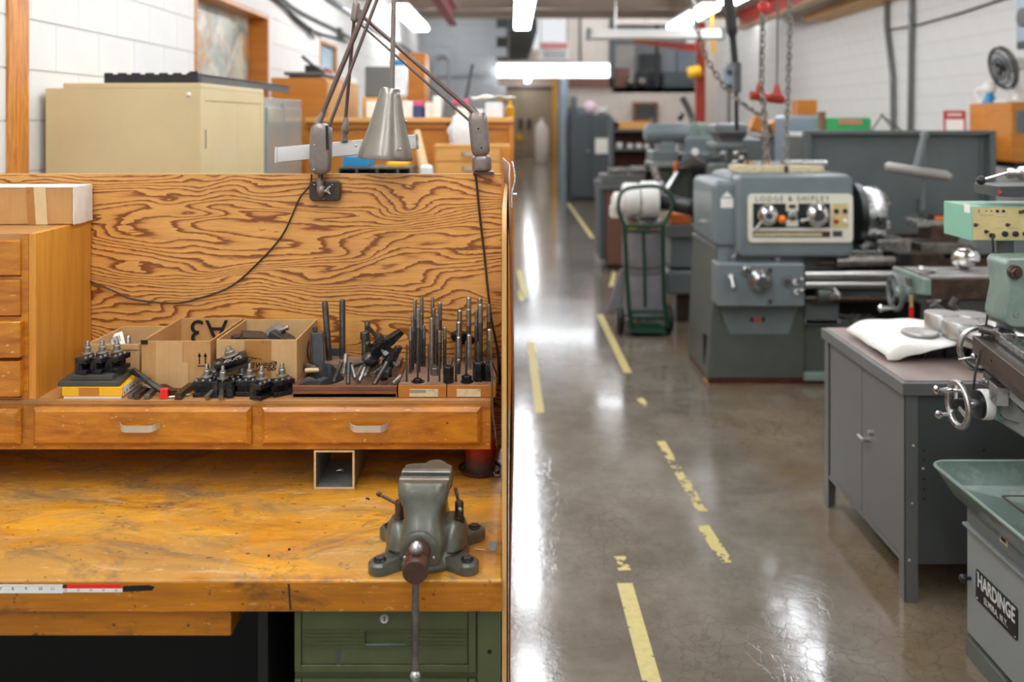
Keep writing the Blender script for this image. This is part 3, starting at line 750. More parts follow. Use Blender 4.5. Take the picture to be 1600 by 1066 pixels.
# ================================================================ GREEN PEDESTAL UNDER THE BENCH
ZG = 1.885
ped = thing('drawer_pedestal', 'olive green steel drawer pedestal with lock under the right of the workbench', 'drawer pedestal', (-.23, 2.15, 0))
xa, xb_ = X_(459, ZG), X_(782, ZG); ptop = BH - .063
def gz(py): return H_(py, ZG)
build('body', MB().box(xa, xb_, ZG + .012, 2.44, .02, ptop), M['olive'], ped)
build('leg_post', MB().box(X_(746, ZG), xb_, ZG - .004, ZG + .012, 0, ptop), M['olive'], ped, bevel=.002)
build('bolt_hole', MB().cyl((X_(765, ZG), ZG - .0045, gz(1017)), (X_(765, ZG), ZG - .0035, gz(1017)), .0048, n=12), M['void'], ped)
build('chipped_edge', MB().box(xb_ - .0012, xb_ + .0002, ZG - .0045, ZG + .01, 0, ptop), M['tray'], ped)
def frame(x0, x1, zz0, zz1, xi0, xi1, zi0, zi1, y0, y1, nm):
    mb = MB(); mb.box(x0, xi0, y0, y1, zz0, zz1); mb.box(xi1, x1, y0, y1, zz0, zz1); mb.box(xi0, xi1, y0, y1, zz0, zi0)
    if zz1 > zi1: mb.box(xi0, xi1, y0, y1, zi1, zz1)
    return build(nm, mb, M['olive'], ped, bevel=.0015)
def louvre_drawer(top, bot, lock=False):
    x0, x1 = X_(460, ZG), X_(744, ZG); i0, i1 = X_(470.5, ZG), X_(732, ZG)
    frame(x0, x1, gz(bot + 11), gz(top), i0, i1, gz(bot), gz(top) , ZG, ZG + .012, 'drawer_frame')
    d = MB(); hx0, hx1 = X_(569, ZG), X_(634, ZG); h0, h1 = gz(top + 56), gz(top + 33)
    i0 += .0015; i1 -= .0025; z0_, z1_ = gz(bot) + .0015, gz(top)
    y = ZG + .003
    d.box(i0, hx0, y, y + .01, z0_, z1_); d.box(hx1, i1, y, y + .01, z0_, z1_); d.box(hx0, hx1, y, y + .01, z0_, h0); d.box(hx0, hx1, y, y + .01, h1, z1_)
    o = build('drawer_front', d, M['olive'], ped)
    rp = MB(); rp.add([(hx0, y + .002, h0), (hx1, y + .002, h0), (hx1, y + .028, h0 + .004), (hx0, y + .028, h0 + .004)], [(0,1,2,3)])
    rp.add([(hx0, y + .028, h0 + .004), (hx1, y + .028, h0 + .004), (hx1, y + .03, h1), (hx0, y + .03, h1)], [(0,1,2,3)])
    build('pull_recess', rp, M['tray'], o)
    for k in range(5):
        zz = gz(top + 30 + k * 6.4)
        for a, b in ((473, 567), (636, 730)):
            r_ = MB().prism([(y, zz - .0022), (y - .0036, zz - .0008), (y - .0036, zz + .0010), (y, zz + .0018)], X_(a, ZG), X_(b, ZG), 'x')
            build('pressed_rib', r_, M['olive'], o)
        if k in (0, 4): build('pressed_rib', MB().prism([(y, zz - .0022), (y - .0036, zz - .0008), (y - .0036, zz + .0010), (y, zz + .0018)], X_(567, ZG), X_(636, ZG), 'x'), M['olive'], o)
    if lock:
        c = (X_(600.5, ZG), y, gz(967)); lk = MB().rev([(.0098, 0), (.0098, .003), (.0085, .0045), (.0072, .0038), (.0001, .0038)], c, (0, -1, 0), 20)
        lo_ = build('lock', lk, M['alu'], o); build('keyway', MB().box(c[0] - .0011, c[0] + .0011, y - .0052, y - .0036, c[2] - .005, c[2] + .004), M['ink'], lo_)
        build('blue_scuff', MB().add([(X_(525, ZG), y - .0004, gz(1040)), (X_(531, ZG), y - .0004, gz(1040)), (X_(533, ZG), y - .0004, gz(1016)), (X_(524, ZG), y - .0004, gz(1018))], [(0,1,2,3)]), M['gdark'], o)
louvre_drawer(956, 1040, True); louvre_drawer(1063, 1147); louvre_drawer(1170, 1254); louvre_drawer(1277, 1361)

# ---------------------------------------------------------------- ruler on the bench edge
ZRu = ZF - .0028
t = thing('ruler', 'white and red printed rule fixed along the front edge of the workbench', 'ruler', (-.9, ZRu, H_(927, ZRu)))
build('white_strip', MB().box(-1.6, X_(98, ZRu), ZRu - .0012, ZRu, H_(927, ZRu), H_(913.5, ZRu)).box(X_(98, ZRu), X_(191.5, ZRu), ZRu - .0012, ZRu, H_(925.5, ZRu), H_(919.5, ZRu)), M['white'], t, bevel=.0003)
build('red_strip', MB().box(X_(105, ZRu), X_(189, ZRu), ZRu - .0012, ZRu, H_(919.3, ZRu), H_(913.5, ZRu)), M['redhot'], t)
build('dark_gap', MB().box(X_(98, ZRu), X_(105, ZRu), ZRu - .001, ZRu, H_(919.3, ZRu), H_(914, ZRu)), M['rust'], t)
for n, px in ((7, 1), (8, 20), (9, 40.5), (10, 63), (11, 82)):
    text(str(n), .0085, M['ink'], at(px, 920.3, ZRu - .0014), (R(90), 0, 0), t, ext=.0002)
for n, px in ((12, 102), (13, 122), (14, 141.5), (15, 161), (16, 181)):
    text(str(n), .0062, M['ink'], at(px, 922.6, ZRu - .0014), (R(90), 0, 0), t, ext=.0002)
tk = MB()
for i in range(34):
    px = 4 + i * 2.8
    if px > 96: break
    tk.box(X_(px, ZRu) - .0002, X_(px, ZRu) + .0002, ZRu - .0014, ZRu - .0011, H_(915.4 + (i % 5 == 0), ZRu), H_(913.8, ZRu))
build('tick_marks', tk, M['ink'], t, kind='stuff')
build('dark_stain', MB().add([at(192, 916, ZRu), at(232, 914.5, ZRu), at(242, 917, ZRu), at(238, 923, ZRu), at(192, 925, ZRu)], [(0,1,2,3,4)]), M['void'], t)

def canpaint():            # red paint burnt and grimy towards its foot
    k = N('red_can_paint'); sep = k.n('ShaderNodeSeparateXYZ'); k.l(k.tc.outputs['Object'], sep.inputs[0])
    g = k.math('MULTIPLY_ADD', k.noise(k.map(), 40, 5, .7), .05, sep.outputs[2])
    return k.set(col=k.ramp(k.math('MULTIPLY', g, 8.0), [(.30, '#4a3e38'), (.52, '#6e3028'), (.72, '#b02a1e')]), rough=.4)
# ---------------------------------------------------------------- square tube, red can
t = thing('square_tube', 'short grey square steel tube propping up the drawer riser', 'steel tube', (X_(522, ZR), ZR + .1, BH))
x0, x1 = X_(490.5, ZR), X_(554, ZR); w = .0052; z0_, z1_ = BH + .0008, rz - .0012
tb = MB(); tb.box(x0, x0 + w, ZR, ZR + .19, z0_, z1_); tb.box(x1 - w, x1, ZR, ZR + .19, z0_, z1_); tb.box(x0 + w, x1 - w, ZR, ZR + .19, z0_, z0_ + w); tb.box(x0 + w, x1 - w, ZR, ZR + .19, z1_ - w, z1_)
build('tube_wall', tb, paint('tube_grey_steel', '#8d9190', .45, .4, .15, 20, '#4c4f4c', .4), t)
rm = MB(); e = .0006; 
rm.box(x0, x0 + w, ZR - e, ZR, z0_, z1_); rm.box(x1 - w, x1, ZR - e, ZR, z0_, z1_); rm.box(x0 + w, x1 - w, ZR - e, ZR, z0_, z0_ + w); rm.box(x0 + w, x1 - w, ZR - e, ZR, z1_ - w, z1_)
build('sawn_end', rm, M['pine'], t)
one('loose_bolt', MB().cyl(at(526, 744, 2.40), at(534, 742.5, 2.40), .0022, n=8).cyl(at(534, 742.5, 2.40), at(537, 742, 2.40), .0045, n=6), M['steel'], 'small bright bolt lying inside the square tube', 'bolt').location.z = BH + .007 + .004
Zc = 2.43; cx = X_(750, Zc); k = Zc / F
BHc = BH; BH = BH + .0012
t = thing('plunger_can', 'dented red dispensing can standing in a dark dish at the back of the bench', 'can', (cx, Zc, BH))
dish = MB().rev([(.02, .002), (.052, .002), (.055, .004), (.057, .012), (.054, .012), (.050, .006), (.02, .006)], (cx, Zc, BH), n=32); build('dish', dish, M['rust'], t)
build('can_body', MB().rev([(.034, .006), (.0385, .006), (.0385, .03), (.039, .065), (.0385, .088), (.03, .092)], (cx, Zc, BH), n=32), canpaint(), t)
build('can_rim', MB().rev([(.02, .086), (.042, .084), (.0465, .087), (.0465, .091), (.040, .094), (.02, .092)], (cx, Zc, BH), n=32), M['red'], t)
ch = MB()
for i in range(60):
    a = rnd.uniform(2.2, 5.9); rr = rnd.uniform(.040, .052); s_ = rnd.uniform(.0008, .002)
    p = V((cx + rr*math.cos(a), Zc + rr*math.sin(a), BH + .0075)); ch.box(p.x - s_, p.x + s_, p.y - s_, p.y + s_, p.z, p.z + s_)
build('metal_chips', ch, M['steel'], t, kind='stuff')
BH = BHc
sp = MB(); c0 = V((X_(777, 2.38), 2.38, BH + .006)); sp.tube([c0 + V((i*.0004 - .008, .004*math.sin(i*.9), .004 + .004*math.cos(i*.9))) for i in range(40)], .0008, 4)
one('coil_spring', sp, M['steel'], 'little coil spring lying beside the dark dish', 'spring')
for px, py, a, lab in ((770.5, 855, .3, 'grey chipped patch of old paint on the bench top right of the vise'),):
    p = V((X_(px, 1450*.928/(py-HY)), 1450*.928/(py-HY), BH)); mb = MB(); pts = [(p.x + .009*math.cos(q)*(1 + .3*math.sin(3*q)), p.y + .028*math.sin(q)*(1 + .25*math.cos(2*q)), BH + .0012) for q in [i*math.pi/8 for i in range(16)]]
    build('paint_patch', mb.add(pts, [list(range(16))]), M['tray'], bench)
chips = MB()
for px, py in ((631, 787), (642, 781), (638, 790), (655, 778), (573, 780), (576, 781), (452, 860), (420, 870)):
    Zb = F * .928 / (py - HY); p = at(px, py, Zb); s_ = .0022; chips.box(p.x - s_, p.x + s_, p.y - s_, p.y + s_, BH + .0005, BH + .003)
tag(build('metal_chips', chips, M['blkox']), 'few dark metal chips scattered on the bench top behind the vise', 'chips', kind='stuff')

# ================================================================ VISE
vz = thing('bench_vise', 'grey-green cast iron bench vise bolted to the front right of the bench', 'vise', (-.180, 1.972, BH + .001), R(-1), local=True)
M['vise'] = paint('vise_grey_green', '#6a6a5e', .34, .45, .22, 22, '#4a4238', .6, coat=.15)
M['visej'] = paint('vise_bare_steel', '#9a9a94', .32, .8, .2, 30, '#55504a', .4)
b = MB().rev([(.03, 0), (.088, 0), (.090, .006), (.088, .014), (.078, .024), (.072, .036), (.066, .040), (.03, .040)], n=40); build('swivel_base', b, M['vise'], vz, bevel=0)
def lug(x, y):
    mb = MB(); a = math.atan2(y, x); T = Mx.Translation((x, y, 0)) @ Mx.Rotation(a, 4, 'Z'); mb.T = T
    out = [(-.05, -.026)] + [(.0 + .024*math.cos(R(q)), .024*math.sin(R(q))) for q in range(-90, 91, 20)] + [(-.05, .026)]
    o2 = [(u*.9 - .002, v*.86) for u, v in out]
    mb.rings([[(u, v, 0) for u, v in out], [(u, v, .018) for u, v in out], [(u, v, .023) for u, v in o2]])
    l = build('mounting_lug', mb, M['vise'], vz)
    q = MB(); q.T = Mx.Translation((x, y, .023)) @ Mx.Rotation(a + .6, 4, 'Z')
    q.rev([(.0135, -.002), (.0135, .002), (.011, .003), (.011, .0005), (.001, .0005)], n=18); build('bolt_seat', q, M['blkox'], l)
    q = MB(); q.T = Mx.Translation((x, y, .0225)) @ Mx.Rotation(a + .9, 4, 'Z'); q.box(-.0075, .0075, -.0075, .0075, 0, .008); build('square_bolt', q, M['dkiron'], l, bevel=.001)
for x, y in ((-.088, -.080), (.090, -.076), (.096, .074), (-.09, .078)): lug(x, y)
def loft(secs, n=28, p=3.0):
    """secs: (z, x half, y0, y1, x centre) superellipse slices"""
    rs = []
    for z, hx, y0, y1, xc in secs:
        cy, hy = (y0 + y1) / 2, (y1 - y0) / 2; r_ = []
        for i in range(n):
            a = 2*math.pi*i/n; c, s_ = math.cos(a), math.sin(a)
            r_.append((xc + hx*math.copysign(abs(c)**(2/p), c), cy + hy*math.copysign(abs(s_)**(2/p), s_), z))
        rs.append(r_)
    return rs
body = MB().rings(loft([(.034, .064, -.06, .075, 0), (.055, .052, -.045, .07, 0), (.08, .042, -.03, .075, 0), (.11, .040, -.012, .07, 0), (.13, .044, -.008, .055, 0), (.155, .052, -.006, .05, 0), (.170, .0525, -.004, .045, 0), (.176, .050, -.002, .04, 0)], p=3.5))
build('fixed_jaw', body, M['vise'], vz)
build('anvil_disc', MB().cyl((.012, .045, .135), (.012, .075, .135), .038, n=30), M['vise'], vz, bevel=.003)
jp = MB().box(-.0525, .0525, -.022, -.004, .150, .182); o = build('jaw_plate', jp, M['visej'], vz, bevel=.0025)
for x in (-.034, .034): build('screw_hole', MB().cyl((x, -.0225, .161), (x, -.0215, .161), .0042, n=12), M['void'], o)
lobe = MB()
for sx in (-1, 1): lobe.rings(loft([(.03, .036, -.060, .056, sx*.05), (.050, .036, -.056, .054, sx*.05), (.066, .031, -.048, .046, sx*.052), (.076, .022, -.036, .034, sx*.054), (.079, .012, -.02, .02, sx*.055)], 22, 2.3))
build('clamp_lobes', lobe, M['vise'], vz)
mj = MB().rings(loft([(.026, .036, -.110, -.03, 0), (.045, .045, -.124, -.02, 0), (.070, .0465, -.126, -.02, 0), (.092, .042, -.118, -.024, 0), (.112, .0375, -.108, -.03, 0), (.128, .0385, -.100, -.034, 0), (.142, .046, -.096, -.038, 0), (.152, .0515, -.094, -.04, 0), (.172, .0525, -.090, -.042, 0), (.1805, .0515, -.082, -.044, 0)], 32, 4))
build('moving_jaw', mj, M['vise'], vz)
build('jaw_plate', MB().box(-.0525, .0525, -.062, -.044, .150, .182), M['visej'], vz, bevel=.003)
build('slide_bar', MB().box(-.03, .03, -.10, .10, .05, .09), M['visej'], vz, bevel=.004)
sl = MB().add([(.0, 0, 0)]*0, []) ; 
fx = V((-.002, -.124, .066))
build('spindle_flange', MB().rev([(.02, -.004), (.037, -.004), (.037, .004), (.033, .007), (.024, .008)], fx, (0, -1, -.08), 32), M['vise'], vz)
for a in (90, 205, 335):
    p = fx + V((.0315*math.cos(R(a)), -.006, .0315*math.sin(R(a)))); build('flange_screw', MB().ball(p, .0036, 10), M['steel'], vz)
build('spindle', MB().rev([(.024, .006), (.0235, .03), (.0225, .034), (.0225, .045)], fx, (0, -1, -.08), 28), M['oil'], vz)
hd = fx + V((0, -.055, -.006))
build('spindle_head', MB().rev([(.020, -.014), (.0225, -.010), (.0245, -.004), (.0245, .020), (.0235, .0235), (.001, .024)], hd, (0, -1, -.12), 30), paint('spindle_brown', '#5e463b', .38, .5, .2, 40), vz)
hy = hd.y - .004
build('handle_bar', MB().cyl((fx.x, hy, hd.z + .022), (fx.x - .0015, hy, -.142), .0072, n=16), M['iron'], vz)
build('handle_ball', MB().ball((fx.x, hy + .003, hd.z + .034), .0135, 20), M['steel'], vz)
build('handle_ball', MB().ball((fx.x - .0015, hy, -.150), .0125, 20), M['steel'], vz)
for sx, hx_, hyy, top in ((-1, -.050, .052, .106), (1, .006, .055, .104)):
    x = sx * (.058 if sx < 0 else .069); y = -.012
    build('lock_nut', MB().cyl((x, y, .070), (x, y, .084), .0115, n=6), M['oil'], vz, bevel=.001)
    lb = build('lock_bolt', MB().rev([(.0092, 0), (.0092, .030), (.0075, .033), (.001, .033)], (x, y, .084), n=18), M['oil'], vz)
    if sx < 0: q = MB().cyl((x + .006, y, .104), (x - .045, y + .03, .116), .0036, n=10).cyl((x - .045, y + .03, .116), (x - .051, y + .034, .1175), .0055, n=10)
    else: q = MB().cyl((x + .002, y - .006, .108), (x - .012, y + .05, .122), .0036, n=10)
    build('lock_handle', q, M['oil'], vz)
build('bolt_ball', MB().ball((.071, -.0195, .102), .0055, 12), M['steel'], vz)
one('cotter_pin', MB().cyl(at(742, 849.5, 1.985), at(757, 851.5, 1.985), .0011, n=6), M['pine'], 'thin brass pin lying on the bench right of the vise', 'pin').location.z = BH + .0005
# ================================================================ TOOLS ON THE RISER
RT = rt
# ---- yellow book and black plates
t = thing('yellow_box', 'flat yellow box with a white printed side, under two dark steel plates', 'box', (X_(143, 2.4), 2.40, RT))
ya, yb_ = 2.322, 2.443; xl, xr, xr2 = X_(97, ya), X_(191, ya), X_(222, yb_)
lowr = [(xl, ya), (xr, ya), (xr2, yb_), (xl - .01, yb_)]
q = MB().hexa([(x, y, RT + .006) for x, y in lowr], [(x, y, RT + .029) for x, y in lowr]); build('lid', q, M['yellow'], t, bevel=.001)
q = MB().hexa([(x + (.003 if i in (0, 3) else -.003), y + .002, RT) for i, (x, y) in enumerate(lowr)], [(x + (.003 if i in (0, 3) else -.003), y + .002, RT + .006) for i, (x, y) in enumerate(lowr)]); build('base_tray', q, M['paper'], t)
a_, b_ = V((xr, ya, 0)), V((xr2, yb_, 0)); dd = (b_ - a_).normalized(); nn = V((dd.y, -dd.x, 0))
def sidept(u, z): p = a_ + dd*u*(b_ - a_).length + nn*.0006; return (p.x, p.y, RT + z)
build('printed_side', MB().add([sidept(.02, .006), sidept(.99, .006), sidept(.99, .0285), sidept(.02, .0285)], [(0,1,2,3)]), M['paper'], t)
pr = MB()
for u0, u1, za, zb_ in ((.08, .13, .010, .015), (.2, .26, .011, .018), (.33, .62, .012, .018), (.68, .8, .013, .018), (.33, .7, .021, .023)):
    n_ = max(1, int((u1 - u0) / .045))
    for i in range(n_):
        w0, w1 = u0 + (u1-u0)*i/n_, u0 + (u1-u0)*(i+.6)/n_
        pr.add([V(sidept(w0, za)) + nn*.0003, V(sidept(w1, za)) + nn*.0003, V(sidept(w1, zb_)) + nn*.0003, V(sidept(w0, zb_)) + nn*.0003], [(0,1,2,3)])
build('small_print', pr, M['ink'], t, kind='stuff')
build('orange_band', MB().box(X_(123, ya), X_(155, ya), ya - .0005, ya, RT + .007, RT + .028), M['oak'], t)
def plate(lab, x0, x1, x2, y0, y1, z0_, th):
    p = [(x0, y0), (x1, y0), (x2, y1), (x0 + (x2 - x1)*.55, y1)]
    return one('steel_plate', MB().hexa([(x, y, z0_) for x, y in p], [(x, y, z0_ + th) for x, y in p]), paint('dark_plate_' + str(z0_), '#54544c', .5, .4, .18, 24), lab, 'steel plate', bevel=.001)
z1p = RT + .0295
plate('larger dark steel plate lying on the yellow box', X_(90, 2.325), X_(187, 2.325), X_(207, 2.44), 2.325, 2.442, z1p, .0125)
z2p = z1p + .013
plate('smaller dark steel plate stacked on the larger one, carrying three tool holders', X_(110, 2.335), X_(176, 2.335), X_(201, 2.44), 2.335, 2.438, z2p, .0125)
z3p = z2p + .0130
# ---- quick change tool holder: one prototype, then copies
def holder_proto(loc, rot, label):
    t = thing('tool_holder', label, 'tool holder', loc, rot, 'black lathe tool holders on the riser', local=True)
    L, Wd, Hh = .056, .030, .039
    prof = [(-Wd/2, 0), (Wd/2, 0), (Wd/2, Hh), (-Wd/2, Hh), (-Wd/2, Hh*.66), (-Wd*.02, Hh*.66), (-Wd*.02, Hh*.28), (-Wd/2, Hh*.28)]
    build('body', MB().prism([(y, z) for y, z in prof], -L/2, L/2, 'x'), M['blkox'], t, bevel=.0012)
    dv = MB()
    for sx in (-1, 1): dv.prism([(sx*.008, Wd/2), (sx*L/2*.95, Wd/2), (sx*L/2*.95, Wd/2 + .005), (sx*.0115, Wd/2 + .005)], 0, Hh, 'z')
    build('dovetail', dv, M['blkox'], t, bevel=.0008)
    for x in (-.020, -.003, .014):
        s_ = build('set_screw', MB().rev([(.0042, 0), (.0042, .004), (.0036, .005), (.0022, .005), (.0022, .002), (.0001, .002)], (x, -Wd*.26, Hh - .001), n=12), M['studl'], t)
    st = build('height_stud', MB().rev([(.0048, 0), (.0054, .037), (.0042, .0405), (.0005, .042)], (.002, Wd*.2, Hh - .002), n=12), M['steel'], t)
    build('flange_nut', MB().rev([(.0075, .006), (.0145, .008), (.0150, .010), (.0145, .0115), (.0088, .013), (.0088, .024), (.007, .026)], (.002, Wd*.2, Hh - .002), n=18), M['studl'], st)
    build('jam_nut', MB().cyl((.002, Wd*.2, Hh + .022), (.002, Wd*.2, Hh + .027), .0078, n=6), M['studl'], st)
    return t
def th(px, py, Z, zz, rot, label, first=[]):
    p = at(px, py, Z); loc = (p.x, Z, zz)
    if not first: first.append(holder_proto(loc, rot, label)); return first[0]
    return dup(first[0], loc, rot, label)
th(139, 585, 2.365, z3p + .001, (0, 0, R(72)), 'leftmost of the three upright tool holders on the steel plates')
th(162, 585, 2.372, z3p + .001, (0, 0, R(73)), 'middle one of the three upright tool holders on the steel plates')
th(185, 582, 2.385, z3p + .001, (0, 0, R(74)), 'rightmost of the three upright tool holders on the steel plates')
Zh = 2.335
th(321, 620, Zh + .012, RT + .001, (0, 0, R(4)), 'tool holder at the left end of the riser heap, below the up arrows')
th(351, 620, Zh + .010, RT + .001, (0, 0, R(176)), 'tool holder with a boring bar stub, second from the left in the heap')
th(388, 620, Zh + .018, RT + .001, (0, 0, R(2)), 'wide black tool holder in the middle of the heap before the egg logo carton')
th(411, 622, Zh - .004, RT + .001, (0, 0, R(66)), 'tool holder turned end on at the front edge, right of the heap middle')
th(441, 620, Zh + .022, RT + .001, (0, 0, R(38)), 'rightmost tool holder of the heap, beside the brown tray')
th(337, 612, Zh + .040, RT + .001, (0, 0, R(12)), 'tool holder standing behind the left end of the heap')
th(376, 610, Zh + .042, RT + .001, (0, 0, R(-10)), 'tool holder standing behind the heap below the logo')
th(364, 582, Zh + .030, RT + .064, (R(10), R(-15), R(12)), 'painted tool holder tilted on top of the heap, marked with white letters')
tl = bpy.data.objects['tool_holder.010']; tl.scale = (1.45, 1.1, .75)
text('AXA 2', .013, M['silver'], (.006, -.0166, .041), (R(90), 0, 0), tl, ext=.0002, sx=.9)
wsh = MB().rev([(.007, 0), (.020, 0), (.021, .002), (.020, .006), (.009, .008), (.009, .014), (.004, .014)], (0, 0, 0), n=26)
o = one('knurled_nut', wsh, M['iron'], 'large flanged nut lying flat on the left of the tool holder heap', 'nut', off=V((0,0,0))); o.location = at(336, 580, Zh + .05) ; o.location.z = RT + .052
# boring bar stubs poking out of two holders
for px, py, px2, py2, lab in ((334, 614, 322, 627, 'short round boring bar stub sticking out at the front left of the heap'), (347, 622, 345, 628, 'round brass ended stub in the second holder of the heap')):
    a, b = at(px, py, 2.335), at(px2, py2, 2.302); a.z = max(a.z, RT + .018); b.z = RT + .010
    one('boring_bar', MB().cyl(a, b, .0062, n=14), M['iron'], lab, 'boring bar')
# ---- loose bars between
def bar(px0, py0, Z0, px1, py1, Z1, w, h, m, lab, nm='tool_bit', cat='tool bit', rnd_=False, lift=0):
    a, b = at(px0, py0, Z0), at(px1, py1, Z1)
    d = (b - a); L = d.length; d.normalize(); s_ = d.cross(V((0,0,1))).normalized(); u = s_.cross(d)
    if rnd_: mb = MB().cyl(a, b, w/2, n=18)
    else: mb = MB().hexa([a + s_*w/2 - u*h/2, a - s_*w/2 - u*h/2, a - s_*w/2 + u*h/2, a + s_*w/2 + u*h/2], [b + s_*w/2 - u*h/2, b - s_*w/2 - u*h/2, b - s_*w/2 + u*h/2, b + s_*w/2 + u*h/2])
    return one(nm, mb, M[m], lab, cat, bevel=0 if rnd_ else .0012)
hb2 = lambda py, Z: py
def onr(px, Z, half): return 0
def flat(px0, Z0, px1, Z1, w, h, m, lab, rnd_=False, nm='tool_bit'):
    z = RT + h/2 + .0008
    a, b = V((X_(px0, Z0), Z0, z)), V((X_(px1, Z1), Z1, z)); d = (b - a).normalized(); s_ = V((d.y, -d.x, 0)); u = V((0,0,1))
    if rnd_: mb = MB().cyl(a, b, w/2, n=18)
    else: mb = MB().hexa([a + s_*w/2 - u*h/2, a - s_*w/2 - u*h/2, a - s_*w/2 + u*h/2, a + s_*w/2 + u*h/2], [b + s_*w/2 - u*h/2, b - s_*w/2 - u*h/2, b - s_*w/2 + u*h/2, b + s_*w/2 + u*h/2])
    return one(nm, mb, M[m], lab, 'tool bit', bevel=0 if rnd_ else .0015)
flat(203, 2.318, 226, 2.43, .012, .012, 'iron', 'round grey tool bit next to the yellow box', True)
flat(213, 2.312, 237, 2.42, .013, .013, 'oil', 'square brown tool bit, middle of the three beside the yellow box')
flat(229, 2.314, 252, 2.43, .014, .012, 'iron', 'flat grey tool bit, right one of the three beside the yellow box')
flat(278, 2.31, 308, 2.44, .017, .017, 'oil', 'thick square brown steel bar lying left of the tool holder heap')
flat(272, 2.345, 253, 2.40, .017, .014, 'rust', 'dark red square tool shank lying in front of the arrow carton')
a, b = at(208, 580, 2.40), at(259, 614, 2.325); mb = MB().cyl(a, a.lerp(b, .48), .0088, n=20).cyl(a.lerp(b, .48), b, .0078, n=20)
one('boring_bar', mb, paint('polished_bar', '#6f7478', .16, .9, .1, 40), 'shiny round boring bar leaning from the dark plate down to the riser', 'boring bar')
rc = MB().prism([(-.012, 0), (.012, 0), (.012, .012), (.004, .012), (.004, .024), (-.012, .024)], -.009, .009, 'x'); o = one('red_holder', rc, M['redhot'], 'bright red plastic tool cap standing at the riser edge', 'tool cap', off=V((0,0,0)), bevel=.001); o.location = (X_(257, 2.33), 2.33, RT + .0005); o.rotation_euler = (0, 0, R(15))
ky = MB().tube([(0,0,.003), (.02,.006,.003), (.045,.02,.003)], .003, 8).tube([(0,0,.003), (-.004,.01,.003)], .003, 8); o = one('hex_key', ky, M['steel'], 'bright bent hex key lying beside the red cap', 'hex key', off=V((0,0,0))); o.location = (X_(264, 2.325), 2.325, RT + .0005)
fi = MB().box(0, .03, 0, .10, 0, .006); o = one('insert_box', fi, M['label'], 'pale narrow card box lying against the arrow carton', 'box', off=V((0,0,0))); o.location = (X_(236, 2.40), 2.372, RT + .013); o.rotation_euler = (R(-8), R(14), R(36))

# ---- dark wooden tray with clamping parts
ZT = 2.328; tx0, tx1 = X_(457, ZT), X_(620, ZT); td = .235
tray = thing('wooden_tray', 'shallow dark wooden tray full of clamping studs and step blocks', 'tray', ((tx0 + tx1)/2, ZT + td/2, RT))
build('tray_base', MB().box(tx0, tx1, ZT, ZT + td, RT + .0006, RT + .010), M['dusty'], tray)
build('front_rail', MB().box(tx0, tx1, ZT, ZT + .012, RT + .0006, RT + .0165), M['traywd'], tray, bevel=.002)
build('front_rail', MB().box(tx0, tx1, ZT + .001, ZT + .012, RT + .0165, RT + .030), M['traywd'], tray, bevel=.002)
build('side_rail', MB().box(tx0, tx0 + .012, ZT + .012, ZT + td, RT + .010, RT + .030), M['traywd'], tray, bevel=.002)
build('side_rail', MB().box(tx1 - .012, tx1, ZT + .012, ZT + td, RT + .010, RT + .030), M['traywd'], tray, bevel=.002)
build('step_board', MB().box(tx0 + .012, tx1 - .012, ZT + .15, ZT + td, RT + .010, RT + .045), M['dusty'], tray)
TB = RT + .0105
def upright(px, pt, Z, zb, r, m, lab, nm='stud', cat='stud', group=None, hexbase=False, lean=0):
    p = at(px, pt, Z); q = V((p.x + lean, Z, zb)); p2_ = p; L = p2_.z - zb
    mb = MB().rev([(r, 0), (r, L - r*.5), (r*.75, L)], q, (p2_ - q), 12)
    return one(nm, mb, M[m], lab, cat, group, off=q)
# tall bars at the back of the tray
upright(507.5, 471, 2.52, RT + .0455, .0085, 'stud', 'left one of the two tall dark bars standing at the back of the tray', 'tall_bar', 'bar', lean=.012)
upright(535, 468, 2.535, RT + .0455, .0082, 'stud', 'right one of the two tall dark bars standing at the back of the tray', 'tall_bar', 'bar')
def slab(px0, px1, pt, Z, th_, zb, m, lab, nm='flat_bar', ry=0):
    x0, x1 = X_(px0, Z), X_(px1, Z); h = H_(pt, Z) - zb; mb = MB().box(-(x1-x0)/2, (x1-x0)/2, 0, th_, 0, h)
    o = one(nm, mb, M[m], lab, 'bar', off=V((0,0,0)), bevel=.001); o.location = ((x0+x1)/2, Z, zb + .0005); o.rotation_euler = (R(-4), R(ry), 0); return o
slab(490, 507, 522, 2.46, .012, TB, 'stepb', 'wide dark flat bar standing upright at the left of the tray', ry=-3)
slab(486, 491, 520, 2.475, .006, TB, 'stud', 'thin dark strip standing beside the wide flat bar', ry=-2)
slab(489, 497, 512, 2.50, .008, TB, 'stud', 'narrow steel bar standing behind the wide flat bar', ry=-2)
slab(515, 532, 545, 2.56, .006, RT + .0455, 'stepb', 'small dark plate leaning at the back of the tray between the tall bars')
# T-nut blocks and step blocks
def wedge(px, Z, zb, w, d, h, rz_, lab, steps=0, m='stepb', tilt=0):
    mb = MB()
    if steps:
        pts = [(-w/2, 0), (w/2, 0)]
        for i in range(steps): pts += [(w/2 - w*i/steps, h*(i+.55)/steps), (w/2 - w*(i+.75)/steps, h*(i+1)/steps)]
        pts += [(-w/2, h)]
        mb.prism(pts, -d/2, d/2, 'y')
    else: mb.prism([(-w/2, 0), (w/2, 0), (w/2, h*.9), (w*.2, h), (-w/2, h*.5)], -d/2, d/2, 'y')
    o = one('step_block' if steps else 'angle_block', mb, M[m], lab, 'step block' if steps else 'block', off=V((0,0,0)), bevel=.0008)
    o.location = (X_(px, Z), Z, zb + .001); o.rotation_euler = (R(tilt), 0, R(rz_)); return o
wedge(476, 2.375, TB, .05, .03, .024, 20, 'dark angled block lying at the front left corner of the tray')
